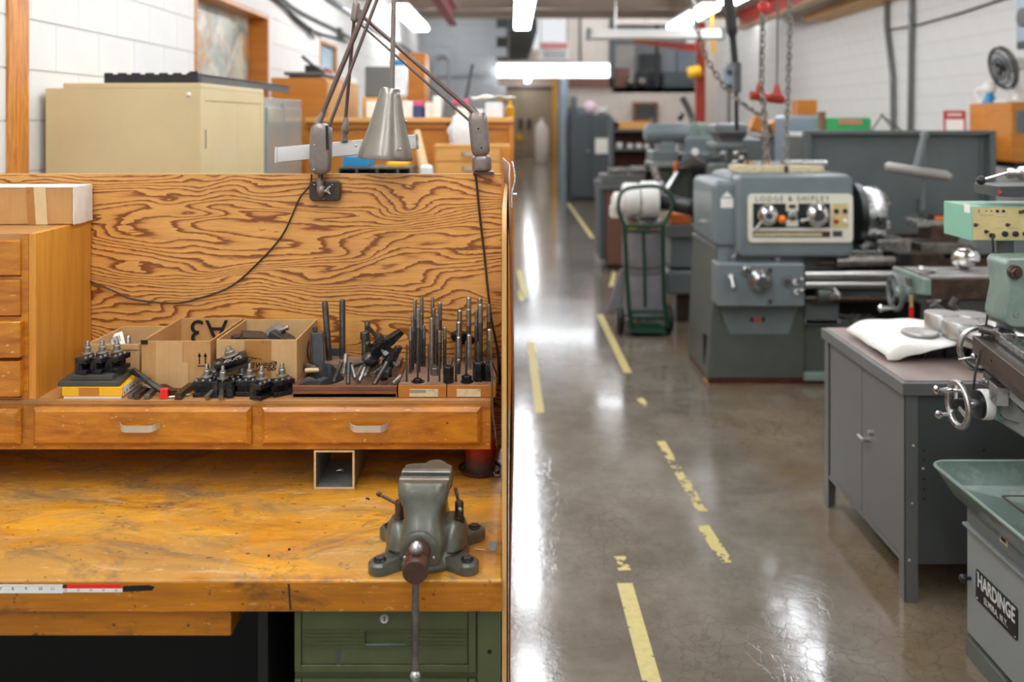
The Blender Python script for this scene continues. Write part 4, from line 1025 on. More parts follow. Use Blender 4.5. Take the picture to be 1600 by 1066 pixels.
wedge(496, 2.380, TB, .046, .034, .025, -25, 'second dark angled block, right beside the corner block in the tray')
wedge(521, 2.44, TB, .055, .03, .052, 62, 'upright serrated step block behind the slanting pin', 9)
wedge(512, 2.43, TB + .01, .05, .03, .04, 40, 'serrated step block leaning left of the other serrated block', 8)
wedge(609, 2.345, TB, .022, .02, .022, 10, 'small square dark block at the front right of the tray')
def pin(px0, py0, Z0, px1, py1, Z1, r, m, lab, nm='clamp_stud', headr=0):
    a, b = at(px0, py0, Z0), at(px1, py1, Z1); a.z = max(a.z, TB + r); b.z = max(b.z, TB + r)
    mb = MB().cyl(a, b, r, n=14)
    if headr: d = (b - a).normalized(); mb.cyl(a - d*.002, a + d*headr*1.2, headr, n=16)
    return one(nm, mb, M[m], lab, 'stud')
pin(522, 596, 2.36, 534, 565, 2.37, .0058, 'stud', 'dark slanting stud in front of the serrated step blocks')
pin(537, 584, 2.38, 541, 553, 2.40, .0066, 'studl', 'grey worn stud leaning nearly upright in the tray middle')
pin(544, 600, 2.352, 545, 567, 2.38, .0062, 'stud', 'brown stud leaning upright at the front of the tray middle')
pin(555, 592, 2.365, 549, 572, 2.40, .0058, 'studl', 'short grey stud leaning left, third of the tray middle')
pin(561, 597, 2.355, 570, 576, 2.40, .0066, 'steel', 'bright round stud in the front middle of the tray')
pin(570, 590, 2.370, 576, 575, 2.41, .0056, 'steel', 'short bright stud right behind the front bright one')
pin(556, 589, 2.375, 566, 573, 2.42, .005, 'studl', 'thin grey stud behind the bright studs of the tray')
pin(583, 585, 2.375, 599, 572, 2.42, .006, 'steel', 'blue-grey hollow stud pointing right in the tray', headr=.0072)
pin(585, 601, 2.35, 605, 566, 2.39, .0062, 'stud', 'long dark stud slanting up to the right under the clamps')
pin(550, 571, 2.44, 574, 566, 2.46, .007, 'stud', 'dark stud lying level across the back of the tray')
pin(476, 570, 2.46, 494, 577, 2.43, .007, 'studl', 'knurled pin lying by the carton at the left of the tray')
pin(477, 579, 2.42, 502, 578, 2.42, .006, 'pine', 'brass coloured pin lying behind the corner blocks of the tray')
pin(603, 585, 2.37, 609, 574, 2.40, .0062, 'stud', 'stud with round end near the right of the tray', headr=.0085)
pin(614, 600, 2.335, 626, 588, 2.36, .006, 'studl', 'grey stud resting on the right rim of the tray')
upright(574, 503, 2.53, RT + .0455, .0078, 'stud', 'dark round bar standing behind the socket head bolt in the tray')
o = upright(570, 522, 2.49, RT + .0455, .0088, 'stud', 'dark bolt with collar head standing upright in the tray', 'socket_bolt', 'bolt')
build('head', MB().rev([(.0125, 0), (.0125, .018), (.010, .020)], (o.location.x, 2.49, H_(530, 2.49)), n=18), M['stud'], None).parent = None
hd_ = bpy.data.objects['head']; hd_.location = (0,0,0); hd_.parent = o; hd_.matrix_parent_inverse = Mx.Translation(-o.location)
# toolmaker's swivel clamps heaped at the right of the tray
def clamp(px, py, Z, rot, lab, s=1.0):
    t = thing('swivel_clamp', lab, 'clamp', at(px, py, Z), rot, local=True)
    q = []
    for i in range(13): a = R(200 - i*17); q.append((.032*s*math.cos(a), .032*s*math.sin(a)))
    for i in range(13): a = R(-4 + i*17); q.append((.020*s*math.cos(a), .017*s*math.sin(a)))
    build('arm', MB().prism(q, -.008*s, .008*s, 'y'), M['blkox'], t, bevel=.0012)
    build('strap', MB().prism([(-.05*s, .012*s), (-.01*s, .028*s), (.06*s, .012*s), (.06*s, 0), (-.05*s, 0)], -.010*s, .010*s, 'y'), M['blkox'], t, bevel=.0015)
    st = build('clamp_screw', MB().cyl((.012*s, 0, -.02*s), (.012*s, 0, .075*s), .0052*s, n=12), M['stud'], t)
    build('nut', MB().cyl((.012*s, 0, .026*s), (.012*s, 0, .040*s), .0115*s, n=6), M['stud'], st)
    build('pad', MB().rev([(.014*s, 0), (.014*s, .006*s), (.009*s, .010*s)], (-.035*s, 0, .015*s), n=16), M['stud'], t)
    return t
clamp(600, 549, 2.44, (R(10), R(-42), R(15)), 'black swivel clamp with upright screw, topmost of the heap in the tray', 1.15)
clamp(612, 572, 2.40, (R(-15), R(-62), R(-25)), 'black swivel clamp lying below the topmost one at the right of the tray', .95)
clamp(590, 557, 2.47, (R(25), R(-50), R(30)), 'black swivel clamp at the back left of the clamp heap', .9)
# ---- two wooden stud blocks
bh_ = .034
def studblock(px0, px1, lab, l0, l1, rec):
    t = thing('stud_block', lab, 'stud rack', ((X_(px0, 2.33) + X_(px1, 2.33))/2, 2.45, RT))
    build('block', MB().box(X_(px0, 2.33), X_(px1, 2.33), 2.33, 2.59, RT + .0006, RT + bh_ - .002), M['blockw'], t, bevel=.0015)
    build('dusty_top', MB().box(X_(px0, 2.33) + .001, X_(px1, 2.33) - .001, 2.331, 2.589, RT + bh_ - .002, RT + bh_), M['dusty'], t)
    lb = build('paper_label', MB().box(X_(l0, 2.3295), X_(l1, 2.3295), 2.329, 2.33, RT + .003, H_(608, 2.33)), M['label'], t)
    if rec: build('label_slot', MB().prism([(u, w) for u, w in rrect(.042, .008, .0039, 5, X_(653, 2.33), H_(611.5, 2.33))], 2.3285, 2.329, 'y'), paint('slot_grey', '#9d917a', .7), lb)
    return t
studblock(622, 697.5, 'left wooden stud rack with worn paper label and slender studs', 640, 684.5, True)
studblock(698.5, 775, 'right wooden stud rack with coupling nuts and thick studs', 713.5, 751, False)
SB = RT + bh_ + .0005; kx = 200/1184; zf = lambda r: 2.352 + r * .055
cols = [ # crop x, crop top y, row, crop width, tone
 (210,525,0,18,'stud'),(312,525,0.3,18,'stud'),(411,525,0,18,'stud'),(513,525,0,18,'stud'),
 (245,360,1.5,30,'stud'),(265,250,2.0,31,'stud'),(318,190,1.6,37,'stud'),(345,236,2.6,29,'stud'),(287,112,3.2,35,'stud'),(350,85,3.6,34,'stud'),(370,352,2.6,32,'stud'),
 (440,275,2.1,35,'studl'),(450,85,3.7,33,'stud'),(460,190,3.1,33,'stud'),(497,245,2.7,33,'stud'),(517,133,3.5,38,'stud'),(515,395,2.2,30,'stud'),(562,362,2.5,34,'stud'),
 (700,205,3.6,45,'studl'),(692,312,3.0,47,'studl'),(690,452,2.2,46,'studl'),(785,85,3.6,45,'studl'),(783,195,3.0,44,'stud'),(788,430,2.1,45,'studl'),
 (855,202,3.1,34,'stud'),(888,92,3.7,46,'stud'),(892,150,2.9,46,'stud'),(968,150,3.3,36,'stud'),(978,380,2.2,48,'studl'),
 (760,490,.6,22,'stud'),(872,495,.55,24,'stud'),(665,500,0,20,'stud'),(970,490,.6,20,'stud'),(690,660,1.3,36,'stud')]
sl, srk = 0, 0
names = {}
proto_s = {}
ords = ['first','second','third','fourth','fifth','sixth','seventh','eighth','ninth','tenth','eleventh','twelfth','thirteenth','fourteenth','fifteenth','sixteenth','seventeenth','eighteenth']
left = sorted([c for c in cols if c[0] < 590]); right = sorted([c for c in cols if c[0] >= 590])
for grp, nm in ((left, 'left'), (right, 'right')):
    for i, (cxp, cyp, row, w_, tone) in enumerate(grp):
        px, py = 600 + cxp*kx, 450 + cyp*kx; Z = zf(row); r_ = w_*kx*Z/F/2; p = at(px, py, Z); L = p.z - SB
        ht = 'tall' if cyp < 200 else ('short' if cyp > 420 else 'middling')
        th_ = 'slender' if w_ < 25 else ('thick' if w_ > 42 else 'plain')
        lab = f"{ht} {th_} stud, {ords[i]} from the left in the {nm} wooden stud rack"
        q = V((p.x, Z, SB)); mb = MB().rev([(r_*.92, 0), (r_, L*.02), (r_, L - .005), (r_*.8, L)], q, n=14)
        o = one('threaded_stud', mb, M[tone], lab, 'stud', f'studs in the {nm} rack', off=q)
        if w_ >= 29:                                  # threaded end as ridges
            n_ = 8; rr = []
            tl_ = min(L*.3, .055)
            for k_ in range(int(tl_/.0022)): rr += [(r_*1.0, L - tl_ + k_*.0022), (r_*1.05, L - tl_ + k_*.0022 + .0011)]
            th2 = build('thread', MB().rev(rr + [(r_*.8, L + .0004)], (0,0,0), n=12), M['studl' if tone == 'stud' else 'steel'], None); th2.parent = o
def nutblock(cxp, row, w_, ytop, n, m, lab, hole=True, flange=0, nm='coupling_nut'):
    px = 600 + cxp*kx; Z = zf(row); r_ = w_*kx*Z/F/2/ (1 if n > 6 else .95); p = at(px, 450 + ytop*kx, Z); L = max(.008, p.z - SB)
    prof = [(r_*.93, 0), (r_, .0015), (r_, L - .0018), (r_*.86, L)] + ([(r_*.5, L), (r_*.46, L*.5), (.0003, L*.5)] if hole else [(.0003, L)])
    q = V((p.x, Z, SB)); mb = MB().rev(prof, q, n=n, cap=False, ph=.26)
    if flange: mb.rev([(r_*.8, -.0), (r_*flange, .0004), (r_*flange, .0022), (r_*.9, .003)], q, n=24)
    return one(nm, mb, M[m], lab, 'nut', off=q)
nutblock(597, -.15, 100, 722, 8, 'blkox', 'round black slotted coupling nut at the front left of the right rack')
nutblock(765, -.1, 92, 808, 6, 'blkox', 'low flanged hex nut at the front middle of the right rack', True, 1.25)
nutblock(872, .15, 98, 682, 6, 'blkox', 'tall black hex coupling nut at the front of the right rack', False)
nutblock(960, .2, 78, 700, 6, 'blkox', 'narrower hex coupling nut at the right end of the right rack', False)
nutblock(470, 1.1, 78, 735, 6, 'iron', 'grey hex nut standing in the left rack behind the front studs', True)
nutblock(312, -.05, 75, 838, 6, 'blkox', 'flanged hex nut around the front stud of the left rack', False, 1.55)
kb = MB().rev([(.008, 0), (.008, .05), (.02, .055), (.024, .062), (.022, .075), (.010, .08)], (0,0,0), n=18)
o = one('knob_bolt', kb, M['blkox'], 'black knob bolt standing at the back of the right rack', 'knob', off=V((0,0,0))); o.location = (X_(717, 2.565), 2.565, SB)
o2 = o.copy(); COL.objects.link(o2); o2.location = (X_(731, 2.57), 2.57, SB); o2['label'] = 'second black knob bolt, right behind the thick studs of the right rack'; o2.scale = (.9, .9, .8)
kk = MB().tube([at(768, 566, 2.335), at(767.2, 569, 2.33), at(768.5, 600, 2.328)], .0028, 8)
# ================================================================ LAMPS AND CORDS
M['lampgrey'] = paint('lamp_head_grey', '#a19d97', .4, .2, .05, 10)
ZL = 2.585
def pt(px, py, Z=ZL): return at(px, py, Z)
L1 = thing('task_lamp', 'brown articulated lamp with grey cone shade clamped to the plywood back', 'lamp', pt(507, 300, 2.6))
pl = MB().prism(rrect(.088, .058, .014, 6, X_(507.5, 2.6), H_(298.5, 2.6)), 2.598, 2.6215, 'y'); build('clamp_plate', pl, M['dkbrown'], L1, bevel=.004, seg=3)
for px, py in ((491, 289), (519, 289), (505.5, 311)): build('screw', MB().ball(pt(px, py, 2.597), .0028, 10), M['steel'], L1)
build('swivel_knuckle', MB().ball(pt(502, 298, 2.588), .0145, 18, sx=.9, sz=1.25).cyl(pt(501, 296, 2.588), pt(499, 278, 2.585), .011, .0085, 16), M['hammer'], L1)
wn = MB().cyl(pt(508, 299, 2.58), pt(513, 297, 2.575), .005, n=10)
for s_ in (-1, 1): wn.prism([(X_(513, 2.575) - .004, H_(297, 2.575)), (X_(513, 2.575) + .008, H_(297, 2.575) + s_*.010), (X_(513, 2.575) + .004, H_(297, 2.575) + s_*.012), (X_(513, 2.575) - .006, H_(297, 2.575) + s_*.004)], 2.572, 2.576, 'y')
build('wing_nut', wn, M['steel'], L1, bevel=.0008)
build('collar', MB().cyl(pt(501, 281), pt(501.2, 272), .0072, n=16), M['dkbrown'], L1)
def capsule(a, b, w, d, r, n=8):
    a, b = V(a), V(b); ax = (b - a); L = ax.length; ax.normalize(); sd = V((0,1,0)).cross(ax).normalized()
    rs = []
    for k_, (q, s_) in enumerate([(0, .45), (.03, .8), (.10, .97), (.25, 1), (.75, 1), (.90, .94), (.97, .74), (1, .4)]):
        sec = rrect(w*s_, d*(.6 + .4*s_), min(r, w*s_*.45, d*.28), 4)
        rs.append([a + ax*L*q + sd*u + V((0,1,0))*v for u, v in sec])
    return MB().rings(rs)
build('joint_housing', capsule(pt(500.5, 272), pt(502.5, 193), .0600, .042, .016), M['hammer'], L1)
build('housing_slot', MB().prism([(X_(508.5, 2.56), H_(196, 2.56)), (X_(512.5, 2.56), H_(198, 2.56)), (X_(513.5, 2.56), H_(234, 2.56)), (X_(509.5, 2.56), H_(234, 2.56))], 2.5595, 2.5645, 'y'), M['void'], L1)
for px, py in ((491.5, 227.5), (490.5, 265.5)): build('screw', MB().ball(pt(px, py, 2.563), .0032, 10), M['steel'], L1)
el = V((X_(585, ZL), ZL, 2.03))
a0 = pt(499, 193); a1 = pt(578, 0); dirv = (a1 - a0); top1 = a0 + dirv * 1.5
build('rod_socket', MB().cyl(pt(497, 195), pt(504.5, 176), .0105, .008, 14), M['hammer'], L1)
build('main_rod', MB().cyl(pt(503, 179), top1, .0072, n=16), M['rod'], L1)
b0 = pt(511, 206, 2.58); b1 = pt(589, 0, 2.58); top2 = b0 + (b1 - b0) * 1.46
build('spring_rod', MB().cyl(b0, top2, .0048, n=12), M['rod'], L1)
sh0, sh1 = pt(612.5, 141), pt(615, 0); eln = sh0 + (sh1 - sh0) * 1.9
build('elbow', capsule(top1 + V((-.02, 0, -.015)), V((eln.x, ZL, top1.z + .03)), .05, .04, .014), M['hammer'], L1)
build('shade_rod', MB().cyl(pt(612.5, 142), V((eln.x, ZL, top1.z + .0)), .0068, n=16), M['hammer'], L1)
c = pt(611, 138); ax = (pt(594.5, 251) - c)
tilt = V((math.sin(R(-5.0)) * -1 * 1, 0, -1)); axs = (V((X_(595, ZL), ZL, H_(251.5, ZL))) - V((X_(610.5, ZL), ZL, H_(138, ZL)))).normalized()
# the rim slopes down to the right, so the cone leans the other way at the crown
crown = V((X_(610, ZL), ZL, H_(137.5, ZL))); rim = V((X_(595, ZL), ZL, H_(252, ZL))); axs = V((-.075, 0, -1)).normalized(); Lc = .199
shd = MB().rev([(.0005, 0), (.022, .0), (.0265, .003), (.031, .02), (.041, .065), (.054, .115), (.068, .160), (.0745, .183), (.0765, .194), (.0755, Lc), (.0738, Lc), (.072, .186), (.060, .14), (.035, .05), (.020, .012), (.0005, .012)], crown, axs, 44)
build('lamp_shade', shd, M['hammer2'], L1, ang=60)
build('bulb', MB().ball(crown + axs * .12, .03, 16), M['white'], L1)
for px, py, Z in ((625.5, 233, ZL - .062), (556, 228, ZL - .03), (634.5, 190, ZL - .005)): build('screw', MB().ball(at(px, py, Z), .0036, 10), M['steel'], L1)
cd = spline([pt(487, 272, 2.60), pt(484, 290, 2.605), pt(468, 310, 2.612), pt(455, 340, 2.615), pt(438, 372, 2.616), pt(404, 410, 2.616), pt(360, 448, 2.616), pt(305, 468, 2.616), pt(268, 474, 2.616), pt(210, 468, 2.616), pt(180, 456, 2.614), pt(145, 441, 2.612), pt(135, 437, 2.6122)], 6)
tag(build('lamp_cord', MB().tube(cd, .0026, 8), M['dkbrown']), 'brown lamp cord drooping across the plywood to the chest', 'cord')
L2 = thing('fluorescent_task_lamp', 'brown articulated lamp with long grey fluorescent head, right end of the plywood', 'lamp', pt(752, 272, 2.63))
Z2 = 2.632
build('clamp_knuckle', capsule(pt(753, 267.8, Z2), pt(752.5, 243, Z2), .0545, .055, .016), M['hammer'], L2)
build('clamp_foot', MB().box(X_(740, Z2), X_(772, Z2), Z2 - .03, Z2 + .03, 1.6262, 1.632), M['dkbrown'], L2)
build('swivel_neck', MB().cyl(pt(752.5, 247, Z2), pt(751, 233, Z2), .0095, n=16), M['hammer'], L2)
build('joint_housing', capsule(pt(752, 243.5, Z2), pt(745.5, 175, Z2), .0535, .045, .018), M['hammer'], L2)
for px, py in ((747.5, 201), (752, 231)): build('screw', MB().ball(pt(px, py, Z2 - .0235), .0025, 8), M['blkox'], L2)
build('name_tag', MB().prism(rrect(.016, .028, .004, 4, X_(750, Z2 - .024), H_(216, Z2 - .024)), Z2 - .0245, Z2 - .0225, 'y'), M['hammer2'], L2)
ra, rb = pt(743, 179, Z2), pt(556, 16, Z2)
build('rod_socket', MB().cyl(pt(747, 182, Z2), pt(735, 167, Z2), .0115, .007, 14), M['hammer'], L2)
build('main_rod', MB().cyl(ra, rb, .0062, n=14), M['rod'], L2)
build('spring_rod', MB().cyl(pt(737, 192, Z2), pt(558, 33, Z2), .0036, n=10), M['rod'], L2)
build('elbow', capsule(pt(553.5, 34, Z2), pt(558, 3, Z2), .022, .03, .009).cyl(pt(560, 22, Z2 - .012), pt(560, 22, Z2 + .03), .015, n=16), M['hammer'], L2)
build('drop_rod', MB().cyl(pt(553.5, 28, Z2), pt(540, 186, 2.70), .0052, n=14), M['rod'], L2)
build('swivel', MB().rev([(.0058, 0), (.0085, .012), (.0115, .035), (.011, .046), (.007, .054), (.0065, .062)], pt(540.5, 182, 2.70), pt(538.5, 220, 2.70) - pt(540.5, 182, 2.70), 16), M['hammer'], L2)
build('swivel_foot', MB().cyl(pt(538.5, 214, 2.70), pt(538.5, 221, 2.70), .010, n=16), M['hammer'], L2)
ha, hb_ = pt(433, 243.5, 2.67), pt(649, 223, 2.76)
dv = (hb_ - ha).normalized(); sd = V((-dv.y, dv.x, 0)).normalized(); up = V((0,0,1))
sec = [(-.034, -.018), (-.026, .012), (-.012, .024), (.012, .024), (.026, .012), (.034, -.018)]
hm = MB().rings([[p_ + sd*u + up*v for u, v in sec] for p_ in (ha, hb_)]); build('tube_housing', hm, M['lampgrey'], L2, bevel=.002)
build('end_cap', MB().rings([[p_ + sd*u*1.04 + up*v*1.04 for u, v in sec] for p_ in (ha - dv*.006, ha)]), M['lampgrey'], L2)
build('end_cap', MB().rings([[p_ + sd*u*1.04 + up*v*1.04 for u, v in sec] for p_ in (hb_, hb_ + dv*.006)]), M['gmach'], L2)
build('fluorescent_tube', MB().cyl(ha + dv*.02 - up*.012, hb_ - dv*.02 - up*.012, .009, n=12), M['white'], L2)
for q in (.24, .36): build('rivet', MB().ball(ha.lerp(hb_, q) + up*.025, .004, 8), M['dkiron'], L2)
c2 = spline([pt(741.5, 270, 2.606), pt(741.2, 272, 2.608), pt(744, 282, 2.612), pt(750, 340, 2.612), pt(757, 400, 2.608), pt(762, 450, 2.60), pt(768, 500, 2.59), pt(776, 538, 2.59), pt(780, 570, 2.58), pt(781, 600, 2.57)], 6)
tag(build('lamp_cord', MB().tube(c2, .0036, 8), M['dkbrown']), 'dark lamp cord hanging down the right end of the plywood', 'cord')
c3 = spline([pt(778, 590, 2.40), pt(770, 568, 2.36), pt(767.5, 566, 2.325), pt(768.5, 590, 2.308), pt(770, 640, 2.306), pt(775, 680, 2.306), pt(777, 700, 2.33)], 6)
tag(build('looped_cord', MB().tube(c3, .0026, 8), M['rod']), 'thin brown cable loop hanging over the right stud rack and drawer end', 'cord')
# ================================================================ GREY STEEL CABINET BENCH
XG, Y0, Y1, XG2 = 1.443, 3.412, 4.285, 2.25; TH = .815
gc = thing('steel_cabinet', 'grey steel cabinet bench with double doors and brown top beside the aisle', 'cabinet', (1.85, 3.85, 0))
lp = MB(); lp.box(XG - .012, XG2, Y0 - .012, Y1 + .012, TH - .052, TH - .004); build('top_slab', lp, M['gcab'], gc, bevel=.004)
build('hardboard_top', MB().box(XG + .004, XG2, Y0 + .006, Y1 - .004, TH - .004, TH), M['lamtop'], gc, bevel=.001)
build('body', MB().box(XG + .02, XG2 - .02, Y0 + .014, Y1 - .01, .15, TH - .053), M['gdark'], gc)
for x in (XG, XG2 - .05):
    for y, sy in ((Y0, 1), (Y1 - .0, -1)):
        mb = MB(); mb.box(x, x + .05, min(y, y + sy*.004), max(y, y + sy*.004), 0, TH - .052); mb.box(x, x + .004, min(y, y + sy*.05), max(y, y + sy*.05), 0, TH - .052)
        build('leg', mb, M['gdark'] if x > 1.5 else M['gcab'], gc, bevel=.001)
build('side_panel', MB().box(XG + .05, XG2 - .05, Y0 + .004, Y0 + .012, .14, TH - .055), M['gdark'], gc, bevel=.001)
YM = 1.443 * F / (1344.5 - 800)
for a, b in ((Y0 + .052, YM - .002), (YM + .002, Y1 - .052)):
    build('door', MB().box(XG + .006, XG + .02, a, b, .155, TH - .062), M['gcab'], gc, bevel=.002)
build('door_rail', MB().box(XG + .003, XG + .02, Y0 + .05, Y1 - .05, .135, .153), M['gcab'], gc, bevel=.001)
yh = 1.43 * F / (1351 - 800)
h_ = MB().cyl((XG + .006, yh, H_(687, yh)), (XG - .022, yh, H_(687, yh)), .010, n=14).cyl((XG - .02, yh + .05, H_(687, yh)), (XG - .02, yh - .005, H_(687, yh)), .0075, n=12); build('handle', h_, M['alu'], gc)
build('lock_knob', MB().cyl((XG + .006, yh - .03, H_(672, yh) - .0), (XG - .01, yh - .03, H_(672, yh)), .009, n=12), M['alu'], gc)
for px, py in ((1427, 697), (1425.5, 787), (1421, 876)): build('bolt', MB().ball(at(px, py, Y0 - .001), .0055, 10), M['alu'], gc)
for px, py in ((1442.5, 733),): build('bolt', MB().ball(at(px, py, Y0 + .003), .0055, 10), M['alu'], gc)
for px, pys in ((1443.5, (704, 719, 749, 765, 780)), (1537, (704, 719))):
    for py in pys: p = at(px, py, Y0 + .0035); build('hole', MB().cyl(p, p - V((0,.001,0)), .0042, n=10), M['void'], gc)
# ---- things on the cabinet
TT = TH + .001
t = thing('black_crate_tray', 'black ribbed plastic tray under white shop towels on the steel cabinet', 'tray', (1.93, 3.86, TT))
x0, x1, y0, y1 = 1.60, 2.16, 3.72, 4.12
build('tray_body', MB().hexa([(x0 + .03, y0 + .03, TT), (x1 - .03, y0 + .03, TT), (x1 - .03, y1, TT), (x0 + .03, y1, TT)], [(x0, y0, TT + .055), (x1, y0, TT + .055), (x1, y1, TT + .055), (x0, y1, TT + .055)]), M['stepb'], t, bevel=.004)
for i in range(6): build('rib', MB().box(x0 + .05 + i*.09, x0 + .06 + i*.09, y0 - .002, y0 + .03, TT + .004, TT + .05), M['blackp'], t)
build('tray_rim', MB().box(x0 - .006, x1 + .006, y0 - .006, y1, TT + .050, TT + .057), M['blackp'], t, bevel=.002)
def towel(u, v):
    x = 1.49 + u*.63; q_ = min(1, max(0, (u - .42)/.14)); y = 3.68 + .11*q_ + v*(.46 - .11*q_)
    z = TT + .064 + .006*mnoise.noise(V((u*4, v*4, 1))) + .004*mnoise.noise(V((u*11, v*9, 4)))
    e = max(0, .13 - u) / .13; z -= .048 * e*e
    f = max(0, .06 - v) / .06; f = f if y < 3.706 else 0; z -= (.025 + .02*math.sin(u*9 + 1)) * f*f; z += .004*math.sin(u*26 + v*9)*min(1, v*6)*.5 + .003; y -= .012*f*math.sin(u*7)
    return (x, y, max(z, TT + .006))
one('shop_towel', MB().grid(towel, 30, 22), M['paper'], 'white shop towels spread over the black tray on the steel cabinet', 'towel', solid=.002)
zt = TT + .074
def ring(px, py, r, h, lab, inner=.86, z=None, nm='metal_ring'):
    Z = F * (E - zt - h) / (py - HY); p = (X_(px, Z), Z, zt if z is None else z)
    return one(nm, MB().rev([(r*inner, 0), (r, 0), (r, h), (r*.985, h + .001), (r*inner, h + .001), (r*inner, .004 if h > .03 else 0)], p, n=36, cap=False, m=0), M['alu'], lab, 'metal ring', off=V(p))
def can(px, py, r, h, lab):
    Z = F * (E - zt - h) / (py - HY); p = (X_(px, Z), Z, zt)
    return one('aluminium_blank', MB().rev([(r, 0), (r, h - .003), (r - .002, h), (.001, h)], p, n=36), M['alu'], lab, 'metal blank', off=V(p))
can(1437, 517, .072, .012, 'low round aluminium disc lying in front on the white towels')
can(1471, 488, .068, .072, 'tall round aluminium blank at the back left of the towels')
can(1502, 501, .072, .066, 'tall round aluminium blank in the middle, behind the milling table')
can(1531, 516, .074, .060, 'round aluminium blank nearest the milling table handwheel')
can(1516, 490, .07, .035, 'low aluminium blank far behind the other blanks')
one('wood_offcut', MB().box(1.83, 1.92, 3.53, 3.66, TT, TT + .06), M['pine'], 'pale wooden offcut block on the brown top beside the mill', 'wood block', bevel=.002)
gp = MB().rev([(.018, 0), (.02, .04), (.012, .05), (.012, .14), (.006, .15), (.004, .26)], (0,0,0), n=12)
# ================================================================ FOREGROUND MILL
mill = thing('milling_machine', 'pale green bench mill on grey cabinet base with black name plate, lower right', 'milling machine', (1.95, 2.65, 0))
XH = 1.513; YB, YN = 3.087, 2.1
M['hbase'] = paint('mill_base_grey', '#858a88', .4, 0, .06, 10, '#7c7d74', .35, coat=.15)
build('base_cabinet', MB().box(XH, 2.6, YN, YB, .075, .525), M['hbase'], mill, bevel=.004)
build('kick_plinth', MB().box(XH + .025, 2.6, YN, YB - .03, 0, .075), M['gmach'], mill)
build('plinth_skirt', MB().hexa([(XH - .004, YN, 0), (XH + .02, YN, 0), (XH + .02, YB + .002, 0), (XH - .004, YB + .002, 0)], [(XH - .004, YN, .06), (XH + .02, YN, .06), (XH + .02, YB + .002, .06), (XH - .004, YB + .002, .06)]), M['gmachg'], mill, bevel=.003)
build('drip_ledge', MB().prism([(XH + .0, .425), (XH - .016, .432), (XH - .016, .440), (XH + .0, .442)], YN, YB + .0, 'y'), M['hbase'], mill, bevel=.001)
build('drawer_band', MB().box(XH - .002, XH + .01, YN, YB - .01, .445, .515), M['gmach'], mill, bevel=.001)
np_ = MB().prism(rrect(.248, .100, .008, 4, 2.898, .267), XH - .003, XH - .0002, 'x'); o = build('name_plate', np_, paint('plate_black', '#0e0f10', .6), mill)
text('HARDINGE', .064, M['silver'], (XH - .0034, 2.898, .285), (R(90), 0, R(-90)), o, sx=.70, ext=.0003, bold=.0014)
text('ELMIRA, N.Y.', .029, M['silver'], (XH - .0034, 2.898, .238), (R(90), 0, R(-90)), o, sx=.78, ext=.0003, bold=.0002, space=1.12)
for y in (2.785, 3.011):
    for z in (.225, .309): build('rivet', MB().ball((XH - .0032, y, z), .003, 8), M['steel'], o)
pk = at(1507, 904, 3.06); build('black_knob', MB().cyl((XH, pk.y, pk.z), (XH - .018, pk.y, pk.z), .006, n=12).ball((XH - .025, pk.y, pk.z), .014, 16), M['blackp'], mill)
yt_ = 1.511*F/(1569 - 800); bt = MB().box(XH - .004, XH - .002, yt_ - .022, yt_ + .022, H_(850, yt_), H_(832, yt_)); o = build('instruction_tag', bt, M['label'], mill)
build('tag_print', MB().box(XH - .0046, XH - .004, yt_ - .014, yt_ + .014, H_(847, yt_), H_(841, yt_)), M['ink'], o)
# chip tray with upturned rim
XT, YT = 1.425, 3.165
q = []
R0 = .05
def trayring(off, z):
    x0, y1 = XT + off, YT - off; r = max(.012, R0 - off*.6)
    pts = [(x0, YN, z)] + [(x0 + r - r*math.cos(R(a)), y1 - r + r*math.sin(R(a)), z) for a in range(0, 91, 18)] + [(2.6, y1, z), (2.6, YN, z)]
    return [V(p) for p in pts]
mb = MB().rings([trayring(.05, .524), trayring(.0, .604), trayring(-.004, .612), trayring(.004, .614), trayring(.008, .606), trayring(.052, .552), trayring(.06, .548)], cap=True)
build('chip_tray', mb, M['tray'], mill)
build('rim_bead', MB().tube(trayring(.0, .611)[:-2] + [V((2.6, YT, .611))], .006, 8), M['gmill'], mill)
rc = MB(); a, b = (1.60, 3.03), (1.80, 2.45)
for p0, p1 in (((1.60, 3.03), (1.73, 3.03)), ((1.60, 3.03), (1.60, 2.4)), ((1.73, 3.03), (1.81, 2.95)), ((1.81, 2.95), (1.81, 2.4))):
    d = V((p1[0]-p0[0], p1[1]-p0[1], 0)); nrm = V((-d.y, d.x, 0)).normalized()*.004
    rc.hexa([V((*p0, .5482)) - nrm, V((*p1, .5482)) - nrm, V((*p1, .5482)) + nrm, V((*p0, .5482)) + nrm], [V((*p0, .5495)) - nrm, V((*p1, .5495)) - nrm, V((*p1, .5495)) + nrm, V((*p0, .5495)) + nrm])
build('recess_line', rc, M['oil'], mill)
build('drain_boss', MB().rev([(.030, 0), (.030, .006), (.024, .008), (.016, .004), (.001, .004)], (1.735, 2.80, .548), n=24), M['tray'], mill)
build('column', MB().box(1.98, 2.45, 2.55, 3.05, .548, 1.25), M['gmill'], mill, bevel=.02)
build('knee', MB().box(1.78, 2.1, 2.55, 2.95, .60, .84), M['gmill'], mill, bevel=.01)
build('saddle', MB().box(1.50, 2.15, 2.5, 2.97, .842, .925), M['hbase'], mill, bevel=.012, seg=3); build('saddle_cap', MB().box(1.495, 2.15, 2.5, 2.975, .925, .938), M['dkiron'], mill, bevel=.003)
wc = at(1497, 632, 2.86)
sx_ = lambda d: (wc.x + d, wc.y, wc.z)
build('dial_bracket', MB().box(wc.x + .096, wc.x + .135, wc.y - .035, wc.y + .035, wc.z - .04, wc.z + .03), M['gmill'], mill, bevel=.006)
